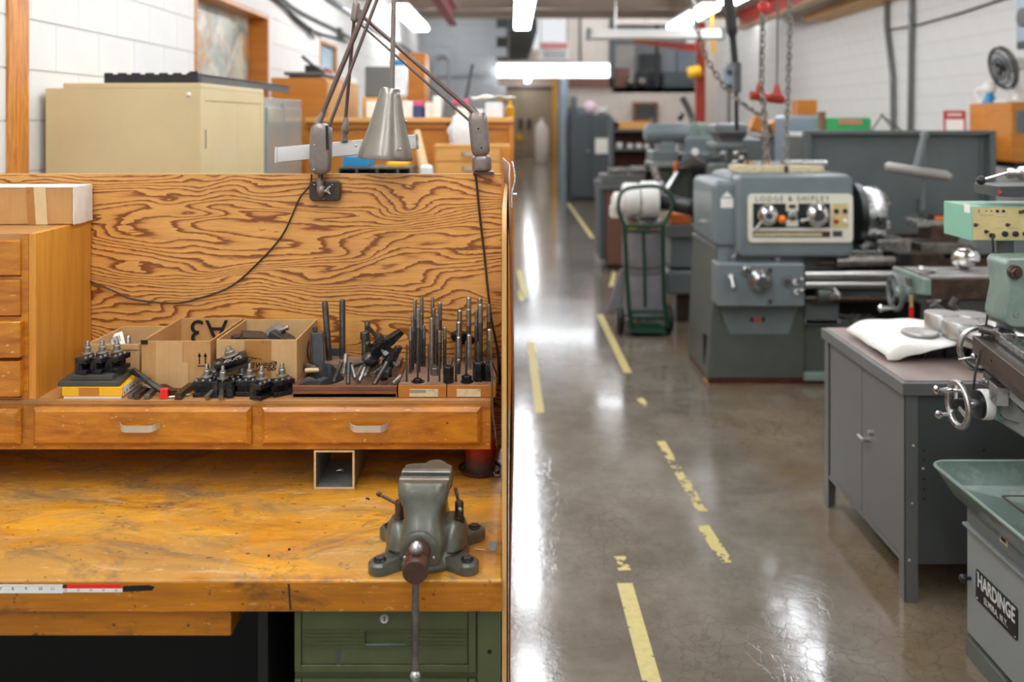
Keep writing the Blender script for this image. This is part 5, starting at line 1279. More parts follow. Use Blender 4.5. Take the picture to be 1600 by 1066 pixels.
for a in (-1, 1): build('screw', MB().cyl((wc.x + .115, wc.y - .0355, wc.z + a*.02), (wc.x + .115, wc.y - .0365, wc.z + a*.02), .005, n=10), M['void'], mill)
build('dial_ring', MB().rev([(.042, 0), (.046, .002), (.046, .026), (.040, .028)], sx_(.068), (1,0,0), 32), M['white'], mill)
build('dial_collar', MB().rev([(.030, 0), (.043, .004), (.043, .016), (.034, .018)], sx_(.050), (1,0,0), 28), M['blackp'], mill)
build('feed_shaft', MB().cyl(sx_(.005), sx_(.10), .015, n=18), M['chrome'], mill)
hw = build('handwheel', MB().torus(sx_(0), (1,0,0), .066, .0095, 40, 12), M['steel'], mill)
build('hub', MB().rev([(.010, -.022), (.016, -.02), (.019, -.004), (.019, .018)], sx_(0), (1,0,0), 20), M['blackp'], hw)
sp = MB()
for a in (80, 200, 320): sp.tube([V(sx_(-.004)) + V((0, math.cos(R(a))*.014, math.sin(R(a))*.014)), V(sx_(0)) + V((0, math.cos(R(a))*.062, math.sin(R(a))*.062))], .007, 8)
build('spokes', sp, M['steel'], hw)
def crank(mb, p, d, L):
    return mb.rev([(.0065, 0), (.0045, .008), (.007, L*.35), (.0085, L*.5), (.0045, L*.78), (.012, L*.86), (.0135, L*.93), (.008, L)], p, d, 14)
cp = V(sx_(-.004)) + V((0, .0, .029)); build('crank_handle', crank(MB(), V(sx_(-.004)) + V((0, -.028, .055))*.9 , (-1, .0, .04), .082), M['chrome'], hw)
build('crank_handle', MB().rev([(.006, 0), (.005, .02), (.012, .03), (.0125, .038), (.006, .044)], V(sx_(-.004)) + V((0, .045, -.046)), (-1, 0, -.02), 14), M['chrome'], hw)
# swivelled table
TA = R(11)
tdx, tdy = math.sin(TA), math.cos(TA)
P0 = V((X_(1519, 3.0), 3.0, 0))
def tl_(u, v, z): return (P0.x - tdx*u + tdy*v, P0.y - tdy*u - tdx*v*-1*0 + tdx*v*0, z)
def tp_(u, v, z): d = V((-tdx, -tdy, 0)); s_ = V((tdy, -tdx, 0)); p = P0 + d*u + s_*v; return (p.x, p.y, z)
def tbox(u0, u1, v0, v1, z0_, z1_): return MB().hexa([tp_(u0, v0, z0_), tp_(u1, v0, z0_), tp_(u1, v1, z0_), tp_(u0, v1, z0_)], [tp_(u0, v0, z1_), tp_(u1, v0, z1_), tp_(u1, v1, z1_), tp_(u0, v1, z1_)])
ht = H_(524, 3.0)
build('work_table', tbox(0, .75, 0, .20, ht - .055, ht), M['oil'], mill, bevel=.003)
build('table_ways', tbox(.02, .75, .012, .18, ht - .085, ht - .057), M['oil'], mill, bevel=.002)
build('swivel_carriage', tbox(.05, .7, .03, .22, ht - .125, ht - .086), M['hbase'], mill, bevel=.004)
for i in range(3): build('t_slot', tbox(.0, .75, .04 + i*.055, .055 + i*.055, ht, ht + .0008), M['void'], mill)
for u in (.09, .2): build('stop_hole', MB().cyl(tp_(u, -.0005, ht - .03), tp_(u, -.002, ht - .03), .004, n=10), M['void'], mill)
build('stop_block', tbox(.10, .17, .004, .03, ht - .13, ht - .088), M['dkiron'], mill, bevel=.002)
for u in (.12, .145): build('stop_screw', MB().ball(tp_(u, .002, ht - .11), .005, 8), M['steel'], mill)
build('gib_block', tbox(.185, .26, -.004, .03, ht - .15, ht - .095), M['steel'], mill, bevel=.002)
build('swivel_round', MB().cyl(tp_(.18, .13, ht - .2), tp_(.18, .13, ht - .125), .10, n=36), M['hbase'], mill, bevel=.004)
fc = V(tp_(-.045, .045, ht - .052)); fd = V((tdx, tdy, 0))
h2 = build('table_handwheel', MB().torus(fc, fd, .071, .0095, 40, 12), M['steel'], mill)
build('hub', MB().cyl(fc, fc - fd*.045, .018, n=16), M['steel'], h2)
sp = MB()
for a in (30, 150, 270):
    sd_ = fd.cross(V((0,0,1))); sp.tube([fc, fc + (sd_*math.cos(R(a)) + V((0,0,1))*math.sin(R(a)))*.064], .007, 8)
build('spokes', sp, M['steel'], h2)
build('end_bracket', MB().cyl(fc - fd*.045, fc - fd*.012, .034, n=24), M['chrome'], mill)
q = at(1540, 520, 2.93); build('clamp_lever', MB().cyl(V(tp_(-.005, .01, ht - .07)), V(tp_(-.02, -.035, ht - .085)), .004, n=8).ball(tp_(-.005, .008, ht - .068), .011, 12), M['chrome'], mill)
build('work_fixture', tbox(.10, .32, .05, .19, ht + .001, ht + .026), M['steel'], mill, bevel=.002)
build('fixture_block', tbox(.04, .11, .05, .10, ht + .001, ht + .034), M['steel'], mill, bevel=.003)
build('fixture_shaft', MB().cyl(tp_(.0, .025, ht + .02), tp_(.06, .07, ht + .02), .012, n=14).cyl(tp_(.045, .06, ht + .02), tp_(.06, .07, ht + .02), .022, n=18), M['dkiron'], mill)
for i in range(6): build('set_screw', MB().cyl(tp_(.13 + (i % 3)*.05, .08 + (i//3)*.06, ht + .026), tp_(.13 + (i % 3)*.05, .08 + (i//3)*.06, ht + .034), .008, n=10), M['dkiron'], mill)
# vertical head at the right
hc = at(1588, 425, 2.92); lc = at(1588, 490, 2.92)
hd = MB().prism([(hc.x - .046, hc.z + .028), (hc.x - .035, hc.z + .045), (hc.x + .2, hc.z + .05), (hc.x + .2, lc.z - .045)] + [(lc.x - .01 + .042*math.cos(R(a)), lc.z + .042*math.sin(R(a))) for a in range(270, 179, -15)] + [(hc.x - .036, hc.z - .05)], 2.90, 3.02, 'y')
build('milling_head', hd, M['gmill'], mill, bevel=.008)
nb = MB().cyl((hc.x - .02, 2.90, hc.z + .004), (hc.x - .02, 2.885, hc.z + .004), .022, n=24).cyl((hc.x - .024, 2.885, hc.z + .003), (hc.x - .024, 2.868, hc.z + .003), .017, n=6).cyl((hc.x - .024, 2.868, hc.z + .003), (hc.x - .024, 2.860, hc.z + .003), .009, n=12)
build('swivel_nut', nb, M['oil'], mill, bevel=.001)
build('oil_cap', MB().cyl((lc.x - .012, 2.90, lc.z + .0), (lc.x - .012, 2.896, lc.z), .008, n=12), M['steel'], mill)
build('spindle_quill', MB().cyl((lc.x + .03, 2.97, lc.z - .01), (lc.x + .03, 2.97, ht + .08), .035, n=24), M['gmill'], mill)
qh = at(1586, 270, 3.02)
build('upper_head', MB().box(X_(1557, 3.05), 2.3, 3.03, 3.2, H_(307, 3.05), H_(290, 3.05)), M['gdark'], mill, bevel=.004)
build('red_mark', MB().cyl(at(1562, 300, 3.028), at(1562, 300, 3.024), .006, n=14), M['red'], mill)
build('quill_hub', MB().rev([(.012, 0), (.017, .004), (.017, .02), (.013, .024), (.013, .036), (.022, .042), (.024, .09), (.02, .1)], at(1573, 271, 3.02), (1, 0, .02), 20), M['steel'], mill)
la, lb_ = at(1574, 270, 3.0), at(1533, 282, 2.95); o = build('quill_lever', MB().cyl(la, lb_, .0045, n=10), M['chrome'], mill); build('ball_knob', MB().ball(lb_, .0145, 18), M['blackp'], o)
build('upper_column', MB().box(2.0, 2.4, 2.9, 3.2, 1.25, 1.62), M['gmill'], mill, bevel=.02)
# control box on its post
Zd = 3.06; cb = thing('control_box', 'seafoam green electronic control box with yellowed panel on a post, right edge', 'control box', (1.7, 3.2, H_(377, Zd)))
xb0 = X_(1518.5, Zd); zb0, zb1 = H_(376.5, Zd), H_(322.5, Zd)
build('case', MB().box(xb0, xb0 + .45, Zd, Zd + .20, zb0, zb1), M['dro'], cb, bevel=.002)
fp = build('front_panel', MB().box(xb0 + .003, xb0 + .44, Zd - .003, Zd, zb0 + .003, zb1 - .004), M['dropan'], cb, bevel=.0006)
def fpnt(px, py, off): p = at(px, py, Zd - .003); return (p.x, Zd - .003 - off, p.z)
for px in (1569.5, 1586, 1602): build('knob', MB().rev([(.0095, 0), (.0095, .008), (.007, .011)], fpnt(px, 365.5, 0), (0,-1,0), 16), M['blackp'], fp)
for px, py in ((1524, 351.5), (1540.5, 362), (1574, 351.5)): build('toggle_switch', MB().rev([(.0065, 0), (.0065, .003), (.003, .004)], fpnt(px, py, 0), (0,-1,0), 12).cyl(fpnt(px, py, .003), fpnt(px + 1.5, py - 1.5, .014), .0022, n=8), M['oil'], fp)
for px, py in ((1529.5, 328.5), (1529.5, 331.5), (1541, 330), (1549, 330)): build('indicator', MB().cyl(fpnt(px, py, 0), fpnt(px, py, .0015), .0022, n=8), M['oil'], fp)
for px in (1558, 1567.5): build('jack', MB().cyl(fpnt(px, 330, 0), fpnt(px, 330, .004), .0048, n=12), M['blackp'], fp)
build('pilot_lever', MB().cyl(fpnt(1592, 332, 0), fpnt(1600, 329, .012), .005, n=10), M['oil'], fp)
ln = MB()
for a, b, y in ((1531, 1552, 336.5), (1556, 1572, 339), (1574, 1590, 357), (1556, 1566, 357)): ln.box(X_(a, Zd), X_(b, Zd), Zd - .0035, Zd - .003, H_(y, Zd), H_(y, Zd) + .0008)
build('printed_line', ln, M['oil'], fp)
build('white_tab', MB().box(xb0 - .001, xb0 + .0, Zd + .012, Zd + .05, H_(334, Zd), H_(321, Zd)), M['white'], cb)
build('plug', MB().rev([(.008, 0), (.008, .012), (.004, .018)], fpnt(1549, 368, 0), (0,-1,0), 12), M['blackp'], cb)
build('post', MB().cyl((X_(1571, 3.14), 3.14, .93), (X_(1571, 3.14), 3.14, zb0), .028, n=24), M['gmach'], cb); build('post_arm', MB().box(X_(1571, 3.14) - .03, 2.0, 3.05, 3.17, .93, .96), M['gmach'], cb, bevel=.004)
build('post_clamp', MB().cyl(at(1559, 446, 3.10), at(1575, 446, 3.12), .02, n=16), M['gmill'], cb)
pc = spline([fpnt(1549, 368, .018), at(1551, 372, 3.02), at(1552, 395, 3.02), at(1549, 430, 3.02), at(1545, 470, 3.03), at(1541, 505, 3.03), at(1533, 530, 2.98), at(1529, 560, 2.92), at(1523, 590, 2.90), at(1521, 620, 2.9)], 5)
tag(build('power_cord', MB().tube(pc, .0036, 8), M['black']), 'black power cord hanging from the green control box down behind the handwheel', 'cord')
pc = spline([at(1585, 672, 3.1), at(1589, 700, 3.12), at(1586, 722, 3.14), at(1592, 740, 3.14)], 5)

# ================================================================ SECOND MILL TABLE BEHIND THE CABINET
Z0 = 4.70; m2 = thing('horizontal_mill', 'pale green mill with slotted table and grey handwheel behind the steel cabinet', 'milling machine', (2.7, 5.0, 0))
xt = X_(1455, Z0); th0, th1 = H_(468, Z0), H_(436, Z0)
build('slotted_table', MB().box(xt, xt + 1.25, Z0, Z0 + .40, th0, th1), M['oil'], m2, bevel=.004)
for i in range(3):
    y = Z0 + .06 + i*.11; build('table_strip', MB().box(xt, xt + 1.25, y - .038, y + .048, th1, th1 + .008), M['alu'], m2, bevel=.001)
build('end_bracket', MB().hexa([(xt - .035, Z0 - .005, th0 + .02), (xt, Z0 - .005, th0 + .02), (xt, Z0 + .40, th0 - .03), (xt - .035, Z0 + .40, th0 - .03)], [(xt - .035, Z0 - .005, th1), (xt, Z0 - .005, th1), (xt, Z0 + .40, th1), (xt - .035, Z0 + .40, th1)]), M['gmill'], m2, bevel=.006)
wc2 = at(1399, 457, 4.86)
w2_ = build('handwheel', MB().torus(wc2, (1,0,0), .088, .013, 36, 10), M['gmach'], m2)
sp = MB()
for a in (60, 180, 300): sp.tube([wc2 + V((.01, 0, 0)), wc2 + V((0, math.cos(R(a))*.085, math.sin(R(a))*.085))], .012, 8)
build('spokes', sp, M['gmach'], w2_)
build('crank_handle', MB().rev([(.008, 0), (.010, .03), (.016, .07), (.021, .09), (.012, .1)], wc2 + V((-.005, -.04, -.075)), (-1, 0, 0), 14), M['chrome'], w2_)
build('feed_hub', MB().rev([(.02, 0), (.03, .01), (.045, .04), (.05, .06), (.035, .1), (.035, .17)], wc2, (1,0,0), 22), M['gmill'], m2)
build('lock_tab', MB().cyl(wc2 + V((.06, -.02, .03)), wc2 + V((.06, -.02, .08)), .014, n=12), M['steel'], m2)
build('saddle', MB().box(xt + .15, xt + 1.0, Z0 + .03, Z0 + .6, th0 - .12, th0 - .002), M['gdark'], m2, bevel=.01)
build('knee', MB().box(xt + .25, xt + .85, Z0 + .05, Z0 + .7, .45, th0 - .122), M['gdark'], m2, bevel=.01)
build('machine_base', MB().box(xt + .2, xt + .95, Z0 + .1, Z0 + 1.0, 0, .45), M['gdark'], m2, bevel=.01)
build('lever', MB().cyl(at(1448, 471, 4.68), at(1470, 470, 4.66), .008, n=10), M['chrome'], m2)
sd = MB().rev([(.004, 0), (.004, .09), (.012, .10), (.0155, .12), (.0155, .2), (.012, .215)], (0,0,0), n=14)
t = thing('red_rod_tool', 'slim rod with red tip hanging below the far mill handwheel hub', 'tool', at(1424, 486, 4.80), 0, local=True)
build('shank', MB().cyl((0,0,.02), (0,0,.08), .010, n=12), M['pine'], t); build('red_tip', MB().cyl((0,0,-.068), (0,0,.02), .0125, n=12), M['redhot'], t)
vb = MB().prism(rrect(.10, .03, .012, 4), -.03, .03, 'y'); 
t = thing('forked_casting', 'rusty forked casting lying on the lathe tray behind the round blanks', 'casting', at(1505, 494, 4.21), R(-8), local=True)
build('casting_body', MB().tube([(-.13, 0, .05), (-.09, 0, .0), (0, 0, -.02), (.14, 0, -.02)], [.02, .03, .035, .04], 10), M['dkiron'], t); build('fork_arm', MB().tube([(-.02, 0, .01), (-.05, 0, .05), (-.03, 0, .08)], .018, 8), M['dkiron'], t)
q = at(1540, 510, 4.5); build('foot', MB().box(-.02, .1, -.05, .05, -.0655, -.02), M['dkiron'], t)
o = one('steel_pin', MB().cyl(at(1440, 421, 4.83), at(1411 + 28, 420, 4.75), .012, n=10).cyl(at(1437, 420, 4.80), at(1460, 424, 4.83), .014, n=12), M['chrome'], 'bright clamp bar lying on the slotted mill table', 'clamp bar'); o.location.z = th1 + .008
bz = at(1507, 403, 4.95); cbp = MB().ball(bz, .058, 20)
one('chrome_dome', MB().rev([(.03, -.06), (.05, -.03), (.058, 0), (.05, .03), (.03, .045), (.028, .07), (.001, .07)], V((bz.x, bz.y, th1 + .066)), (.4, -.6, .2), 20), M['chrome'], 'shiny chrome dome of a rotary head standing on the mill table', 'chuck')
# ================================================================ BIG LATHE
lt = thing('engine_lathe', 'large grey engine lathe with cream control panel and chuck', 'lathe', (2.0, 6.6, 0))
def lb(px0, px1, py0, py1, Za, Zb, nm, m, bevel=.006, seg=2):
    return build(nm, MB().box(X_(px0, Za), X_(px1, Za), Za, Zb, H_(py1, Za), H_(py0, Za)), M[m], lt, bevel=bevel, seg=seg)
ZA = 6.21
pd = MB().hexa([at(1105, 592, ZA), at(1258, 592, ZA), (X_(1258, ZA), 6.92, H_(592, ZA)), (X_(1105, ZA), 6.92, H_(592, ZA))],
               [at(1119, 386, ZA), at(1256, 386, ZA), (X_(1256, ZA), 6.92, H_(386, ZA)), (X_(1119, ZA) - .02, 6.92, H_(386, ZA))])
build('headstock_pedestal', pd, M['gmachg'], lt, bevel=.012)
build('base_strip', MB().box(X_(1106, ZA) + .004, X_(1300, ZA), ZA + .004, 6.9, H_(599.5, ZA), H_(592, ZA)), M['rust'], lt)
for px in (1112, 1296): build('levelling_foot', MB().box(X_(px - 8, 6.25), X_(px + 8, 6.25), 6.24, 6.34, 0.0, H_(599, ZA)), M['yellow'], lt)
build('levelling_foot', MB().box(X_(1112, 6.25), X_(1122, 6.25), 6.75, 6.85, 0.0, H_(599, ZA)), M['yellow'], lt)
build('side_slot', MB().hexa([(X_(1101, 6.3), 6.32, .10), (X_(1101, 6.3), 6.36, .10), (X_(1101, 6.3) + .03, 6.36, .10), (X_(1101, 6.3) + .03, 6.32, .10)], [(X_(1101, 6.3), 6.32, .30), (X_(1101, 6.3), 6.36, .30), (X_(1101, 6.3) + .03, 6.36, .30), (X_(1101, 6.3) + .03, 6.32, .30)]), M['void'], lt)
# sloping hollow below the gearbox
rcs = MB().hexa([at(1140, 522, ZA - .004), at(1232, 522, ZA - .004), at(1232, 522, ZA + .02), at(1140, 522, ZA + .02)], [at(1124, 480, ZA - .004), at(1246, 480, ZA - .004), at(1246, 480, ZA + .02), at(1124, 480, ZA + .02)])
build('hollow_panel', rcs, M['bmach'], lt)
bd = MB().prism([(X_(1183, ZA) + .04*math.cos(R(a)), H_(499, ZA) + .022*math.sin(R(a))) for a in range(0, 360, 20)], ZA - .012, ZA - .004, 'y'); o = build('red_badge', bd, paint('faded_badge', '#a3625c', .5), lt)
bw = MB()
for s_ in (-1, 1): bw.prism([(X_(1183, ZA) + s_*.030, H_(499, ZA) - .012), (X_(1183, ZA) + s_*.048, H_(499, ZA) - .018), (X_(1183, ZA) + s_*.048, H_(499, ZA) + .018), (X_(1183, ZA) + s_*.030, H_(499, ZA) + .012)], ZA - .013, ZA - .003, 'y')
build('badge_wing', bw, M['blackp'], o)
# ledge and neck
build('guard_ledge', MB().hexa([at(1119, 391, ZA - .01), at(1140, 391, ZA - .01), (X_(1140, ZA), 6.92, H_(391, ZA)), (X_(1119, ZA) - .03, 6.92, H_(391, ZA))], [at(1119, 384, ZA - .01), at(1140, 384, ZA - .01), (X_(1140, ZA), 6.92, H_(384, ZA)), (X_(1119, ZA) - .03, 6.92, H_(384, ZA))]), M['gmach'], lt, bevel=.006)
lb(1122, 1255, 386, 414, ZA - .02, 6.8, 'gear_neck', 'bmach', .006)
ZB = 6.06
lb(1121, 1258, 412, 480, ZB, 6.25, 'feed_gearbox', 'bmach', .015, 3)
def knob3(px, py, Z, prof, nm, m, n=20, par=None):
    return build(nm, MB().rev(prof, at(px, py, Z), (0, -1, .0), n), M[m], par or lt)
o = knob3(1187, 439, ZB, [(.078, 0), (.078, .015), (.066, .03), (.060, .05), (.045, .065), (.040, .07)], 'selector_dial', 'steel', 28)
build('dial_centre', MB().cyl(at(1190, 441, ZB - .071), at(1190, 441, ZB - .076), .036, n=24), M['blackp'], o)
o = knob3(1167, 424, ZB, [(.034, 0), (.034, .012), (.028, .018)], 'small_dial', 'steel'); build('dial_centre', MB().cyl(at(1167, 424, ZB - .018), at(1167, 424, ZB - .022), .012, n=14), M['blackp'], o)
o = knob3(1229.5, 439, ZB, [(.042, 0), (.042, .008), (.030, .01)], 'round_port', 'gmach'); build('port_centre', MB().cyl(at(1230, 440, ZB - .01), at(1230, 440, ZB - .018), .018, n=16), M['blackp'], o)
knob3(1203, 422, ZB, [(.014, 0), (.014, .01)], 'plug', 'dkiron', 12); knob3(1203, 471, ZB, [(.012, 0), (.012, .01)], 'plug', 'oil', 12)
for px, py, dx, dy, nm in ((1142, 432, 4, 17, 1), (1243, 441, 10, -4, 1), (1245, 456, 8, -2, 1)):
    a, b = at(px, py, ZB - .02), at(px + dx, py + dy, ZB - .06)
    build('shift_lever', MB().cyl(at(px, py, ZB), a, .018, n=14).cyl(a, b, .010, n=10).ball(b, .016, 12), M['steel'], lt)
for px in (1145, 1213): 
    a, b = at(px, 403, ZA - .02), at(px + 9, 391, ZA - .05); build('top_lever', MB().rev([(.024, 0), (.024, .02), (.018, .03)], at(px, 403, ZA - .02), (0,-1,0), 16).cyl(at(px, 403, ZA - .045), b, .010, n=10).ball(b, .015, 10), M['steel'], lt)
# headstock
ZH = 6.12
hs = MB().prism(rrect(X_(1334, ZH) - X_(1150, ZH), H_(272, ZH) - H_(403, ZH), .055, 6, (X_(1334, ZH) + X_(1150, ZH))/2, (H_(272, ZH) + H_(403, ZH))/2), ZH, 6.78, 'y'); build('headstock', hs, M['bmach'], lt, bevel=.03, seg=4)
gd = MB().prism(rrect(X_(1172, ZH) - X_(1116, ZH), H_(284, ZH) - H_(388, ZH), .05, 6, (X_(1172, ZH) + X_(1116, ZH))/2, (H_(284, ZH) + H_(388, ZH))/2), ZH + .05, 6.85, 'y'); build('gear_guard', gd, M['bmach'], lt, bevel=.03, seg=4)
build('guard_hump', MB().prism(rrect(X_(1190, ZH) - X_(1146, ZH), .1, .048, 6, (X_(1190, ZH) + X_(1146, ZH))/2, H_(286, ZH)), ZH + .12, 6.82, 'y'), M['gmach'], lt, bevel=.02, seg=3)
build('head_foot', MB().box(X_(1254, ZH), X_(1325, ZH), ZH + .08, 6.75, H_(425, ZH), H_(398, ZH)), M['gdark'], lt, bevel=.005)
sgm = at(1136, 322, ZH + .049); st_ = build('warning_sticker', MB().box(sgm.x - .042, sgm.x + .042, ZH + .047, ZH + .05, H_(326, ZH), H_(311, ZH)).prism([(sgm.x - .036, H_(309, ZH)), (sgm.x + .036, H_(309, ZH)), (sgm.x, H_(300, ZH))], ZH + .047, ZH + .05, 'y'), M['white'], lt)
build('guard_latch', MB().cyl((X_(1116, ZH), 6.5, H_(346, 6.5)), (X_(1116, ZH) - .03, 6.5, H_(346, 6.5)), .014, n=12), M['chrome'], lt)
pw, ph_ = X_(1332, ZH) - X_(1168, ZH), H_(303, ZH) - H_(379, ZH); pcx, pcz = (X_(1332, ZH) + X_(1168, ZH))/2, (H_(303, ZH) + H_(379, ZH))/2
cp = build('control_panel', MB().prism(rrect(pw, ph_, .03, 5, pcx, pcz), ZH - .014, ZH + .002, 'y'), M['cream'], lt, bevel=.004)
ZQ = ZH - .0145
def pb(px0, px1, py0, py1, nm, m, d=.002, par=None, bv=0):
    return build(nm, MB().box(X_(px0, ZQ), X_(px1, ZQ), ZQ - d, ZQ + .001, H_(py1, ZQ), H_(py0, ZQ)), M[m], par or cp, bevel=bv)
win = pb(1176.5, 1297, 318, 356, 'dial_window', 'blackp', .0015)
pb(1176.5, 1297, 361.5, 371, 'scale_slot', 'oil', .0015)
build('scale_bar', MB().box(X_(1178, ZQ), X_(1284, ZQ), ZQ - .004, ZQ, H_(369, ZQ), H_(364, ZQ)), M['label'], cp)
pb(1300, 1325, 318, 356, 'switch_plate', 'dropan', .003); pb(1301, 1316, 361, 370, 'maker_plate', 'gdark', .002)
for px, py, m in ((1307, 330, 'blackp'), (1320.5, 330, 'blackp'), (1307, 346, 'red'), (1320.5, 346, 'cream')): build('push_button', MB().rev([(.017, 0), (.015, .008), (.010, .012)], at(px, py, ZQ - .003), (0,-1,0), 16), M[m], cp)
pb(1228, 1247, 317, 330, 'centre_plate', 'cream', .004); pb(1228, 1247, 343, 354, 'centre_plate', 'cream', .004); pb(1232, 1243, 319.5, 326, 'symbol_plate', 'dkiron', .005)
build('centre_knob', MB().rev([(.036, 0), (.032, .012), (.018, .016)], at(1238, 337, ZQ), (0,-1,0), 20), M['steel'], cp)
for px, py, cx_, cy_, r_ in ((1199, 336, 1202, 338, .072), (1276, 336, 1279, 337, .080)):
    o = build('speed_dial', MB().rev([(r_, 0), (r_*.98, .02), (r_*.8, .05), (r_*.55, .065)], at(px, py, ZQ), (0,-1,0), 28), M['chrome'], cp)
    build('dial_centre', MB().cyl(at(cx_, cy_, ZQ - .064), at(cx_, cy_, ZQ - .072), r_*(.3 if px < 1210 else .5), n=20), M['blackp'], o)
build('orange_knob', MB().ball(at(1222, 343, ZQ - .05), .028, 18), M['orange'], cp)
for a, b in (((1190, 346), (1183, 356)), ((1265, 343), (1254, 345))): build('dial_lever', MB().cyl(at(*a, ZQ - .04), at(*b, ZQ - .055), .010, n=10).ball(at(*b, ZQ - .055), .016, 10), M['steel'], cp)
text('LODGE & SHIPLEY', .052, M['ink'], at(1238, 311, ZQ - .0005), (R(90), 0, 0), cp, ext=.0006, space=1.35, sx=.9)
# chuck
ax_ = H_(334, 6.45); yc_ = 6.45
def chk(x0, prof, nm, m, n=36): return build(nm, MB().rev(prof, (x0, yc_, ax_), (1, 0, 0), n), M[m], lt)
xck = X_(1332, 6.45)
chk(xck - .01, [(.10, 0), (.215, .004), (.22, .045), (.20, .05)], 'back_plate', 'blackp'); c_ = chk(xck + .042, [(.15, 0), (.185, .004), (.19, .012), (.19, .12), (.182, .128), (.08, .130), (.06, .12), (.001, .12)], 'chuck_body', 'steel')
for a in (35, 155, 275):
    T = Mx.Translation((xck + .165, yc_, ax_)) @ Mx.Rotation(R(a), 4, 'X'); q = MB(); q.T = T; q.box(0, .035, -.03, .03, .05, .17); q.box(.035, .075, -.026, .026, .05, .11); build('jaw', q, M['steel'], c_, bevel=.004)
for a in (95, 215, 335):
    q = MB(); q.T = Mx.Translation((xck + .10, yc_, ax_)) @ Mx.Rotation(R(a), 4, 'X'); q.cyl((0, 0, .188), (0, 0, .193), .016, n=12); build('key_socket', q, M['void'], c_)
# bed, rods, carriage
zbed = H_(398, 6.25)
lb(1256, 1760, 402, 432, 6.32, 6.75, 'bed_casting', 'oil', .008)
build('bed_way', MB().prism([(6.33, zbed - .03), (6.36, zbed + .02), (6.40, zbed + .02), (6.43, zbed - .03)], X_(1256, 6.3), X_(1760, 6.3), 'x'), M['steel'], lt)
build('bed_way', MB().prism([(6.62, zbed - .03), (6.65, zbed + .02), (6.69, zbed + .02), (6.72, zbed - .03)], X_(1256, 6.3), X_(1760, 6.3), 'x'), M['steel'], lt)
lb(1256, 1760, 431, 500, 6.42, 6.60, 'bed_web', 'void', .004)
for py, r_ in ((430, .030), (445, .026)): build('feed_rod', MB().cyl(at(1257, py, 6.12), at(1500, py, 6.12), r_, n=16), M['alu'], lt)
build('control_rod', MB().cyl(at(1257, 467, 6.14), at(1560, 467, 6.14), .022, n=14), M['oil'], lt)
build('rod_bracket', MB().rev([(.05, 0), (.05, .09), (.04, .10)], at(1276, 461, 6.14), (1,0,0), 18), M['gmachg'], lt)
build('clutch_lever', MB().cyl(at(1300, 463, 6.10), at(1311, 462, 6.06), .026, n=14).cyl(at(1304, 452, 6.05), at(1312, 463, 6.0), .014, n=10), M['steel'], lt)
build('apron_shelf', MB().hexa([at(1310, 470, 6.15), at(1500, 470, 6.15), at(1500, 470, 6.5), at(1310, 470, 6.5)], [at(1310, 452, 6.20), at(1500, 452, 6.20), at(1500, 452, 6.5), at(1310, 452, 6.5)]), M['gmach'], lt, bevel=.01)
lb(1258, 1311, 470, 508, 6.20, 6.8, 'chip_pan_side', 'gmach', .006); lb(1256, 1330, 500, 592, 6.24, 6.85, 'chip_pan_base', 'gmachg', .01)
build('pan_lip', MB().box(X_(1256, 6.22), X_(1312, 6.22), 6.2, 6.26, H_(506, 6.22), H_(498, 6.22)), M['gmill'], lt, bevel=.006)
build('pan_foot_lip', MB().box(X_(1254, 6.22), X_(1330, 6.22), 6.19, 6.25, H_(594, 6.22), H_(582, 6.22)), M['gmill'], lt, bevel=.01)
lb(1311, 1760, 500, 560, 6.3, 6.7, 'chip_pan', 'void', .004)
sw = MB()
for i in range(40):
    p = at(rnd.uniform(1318, 1360), rnd.uniform(497, 505), 6.28); sw.tube([p + V((rnd.uniform(-.05,.05), rnd.uniform(-.02,.02), rnd.uniform(-.01,.03))) for _ in range(4)], .004, 4)
build('swarf', sw, M['iron'], lt, kind='stuff')
build('splash_roll', MB().cyl(at(1306, 410, 6.16), at(1410, 408, 6.16), .035, n=18), M['iron'], lt)
build('cross_feed_screw', MB().cyl(at(1275, 412, 6.2), at(1306, 411, 6.2), .02, n=12), M['oil'], lt)
lb(1300, 1380, 392, 402, 6.2, 6.5, 'carriage_wing', 'steel', .005); lb(1405, 1425, 396, 440, 6.08, 6.5, 'apron_end', 'blackp', .006); lb(1424, 1475, 396, 432, 6.10, 6.5, 'cross_slide', 'oil', .008)
lb(1372, 1425, 375, 396, 6.25, 6.55, 'carriage_guard', 'steel', .012); lb(1380, 1440, 366, 384, 6.55, 6.7, 'rear_guard', 'oil', .008)
lb(1455, 1500, 352, 382, 6.28, 6.5, 'compound_rest', 'oil', .01); lb(1440, 1520, 380, 398, 6.2, 6.5, 'swivel_base', 'iron', .012); lb(1432, 1485, 344, 356, 6.30, 6.5, 'tool_post_slide', 'steel', .008)
lb(1450, 1476, 336, 353, 6.33, 6.45, 'tool_post', 'blackp', .008); lb(1461, 1476, 338, 345, 6.325, 6.34, 'orange_switch', 'orange', .004)
build('tailstock_roll', MB().cyl(at(1495, 386, 6.3), at(1520, 386, 6.3), .06, n=20), M['gmach'], lt)
lb(1520, 1700, 372, 400, 6.25, 6.6, 'tailstock_base', 'gmach', .02); lb(1560, 1760, 500, 598, 6.24, 6.9, 'tailstock_pedestal', 'gmachg', .02)
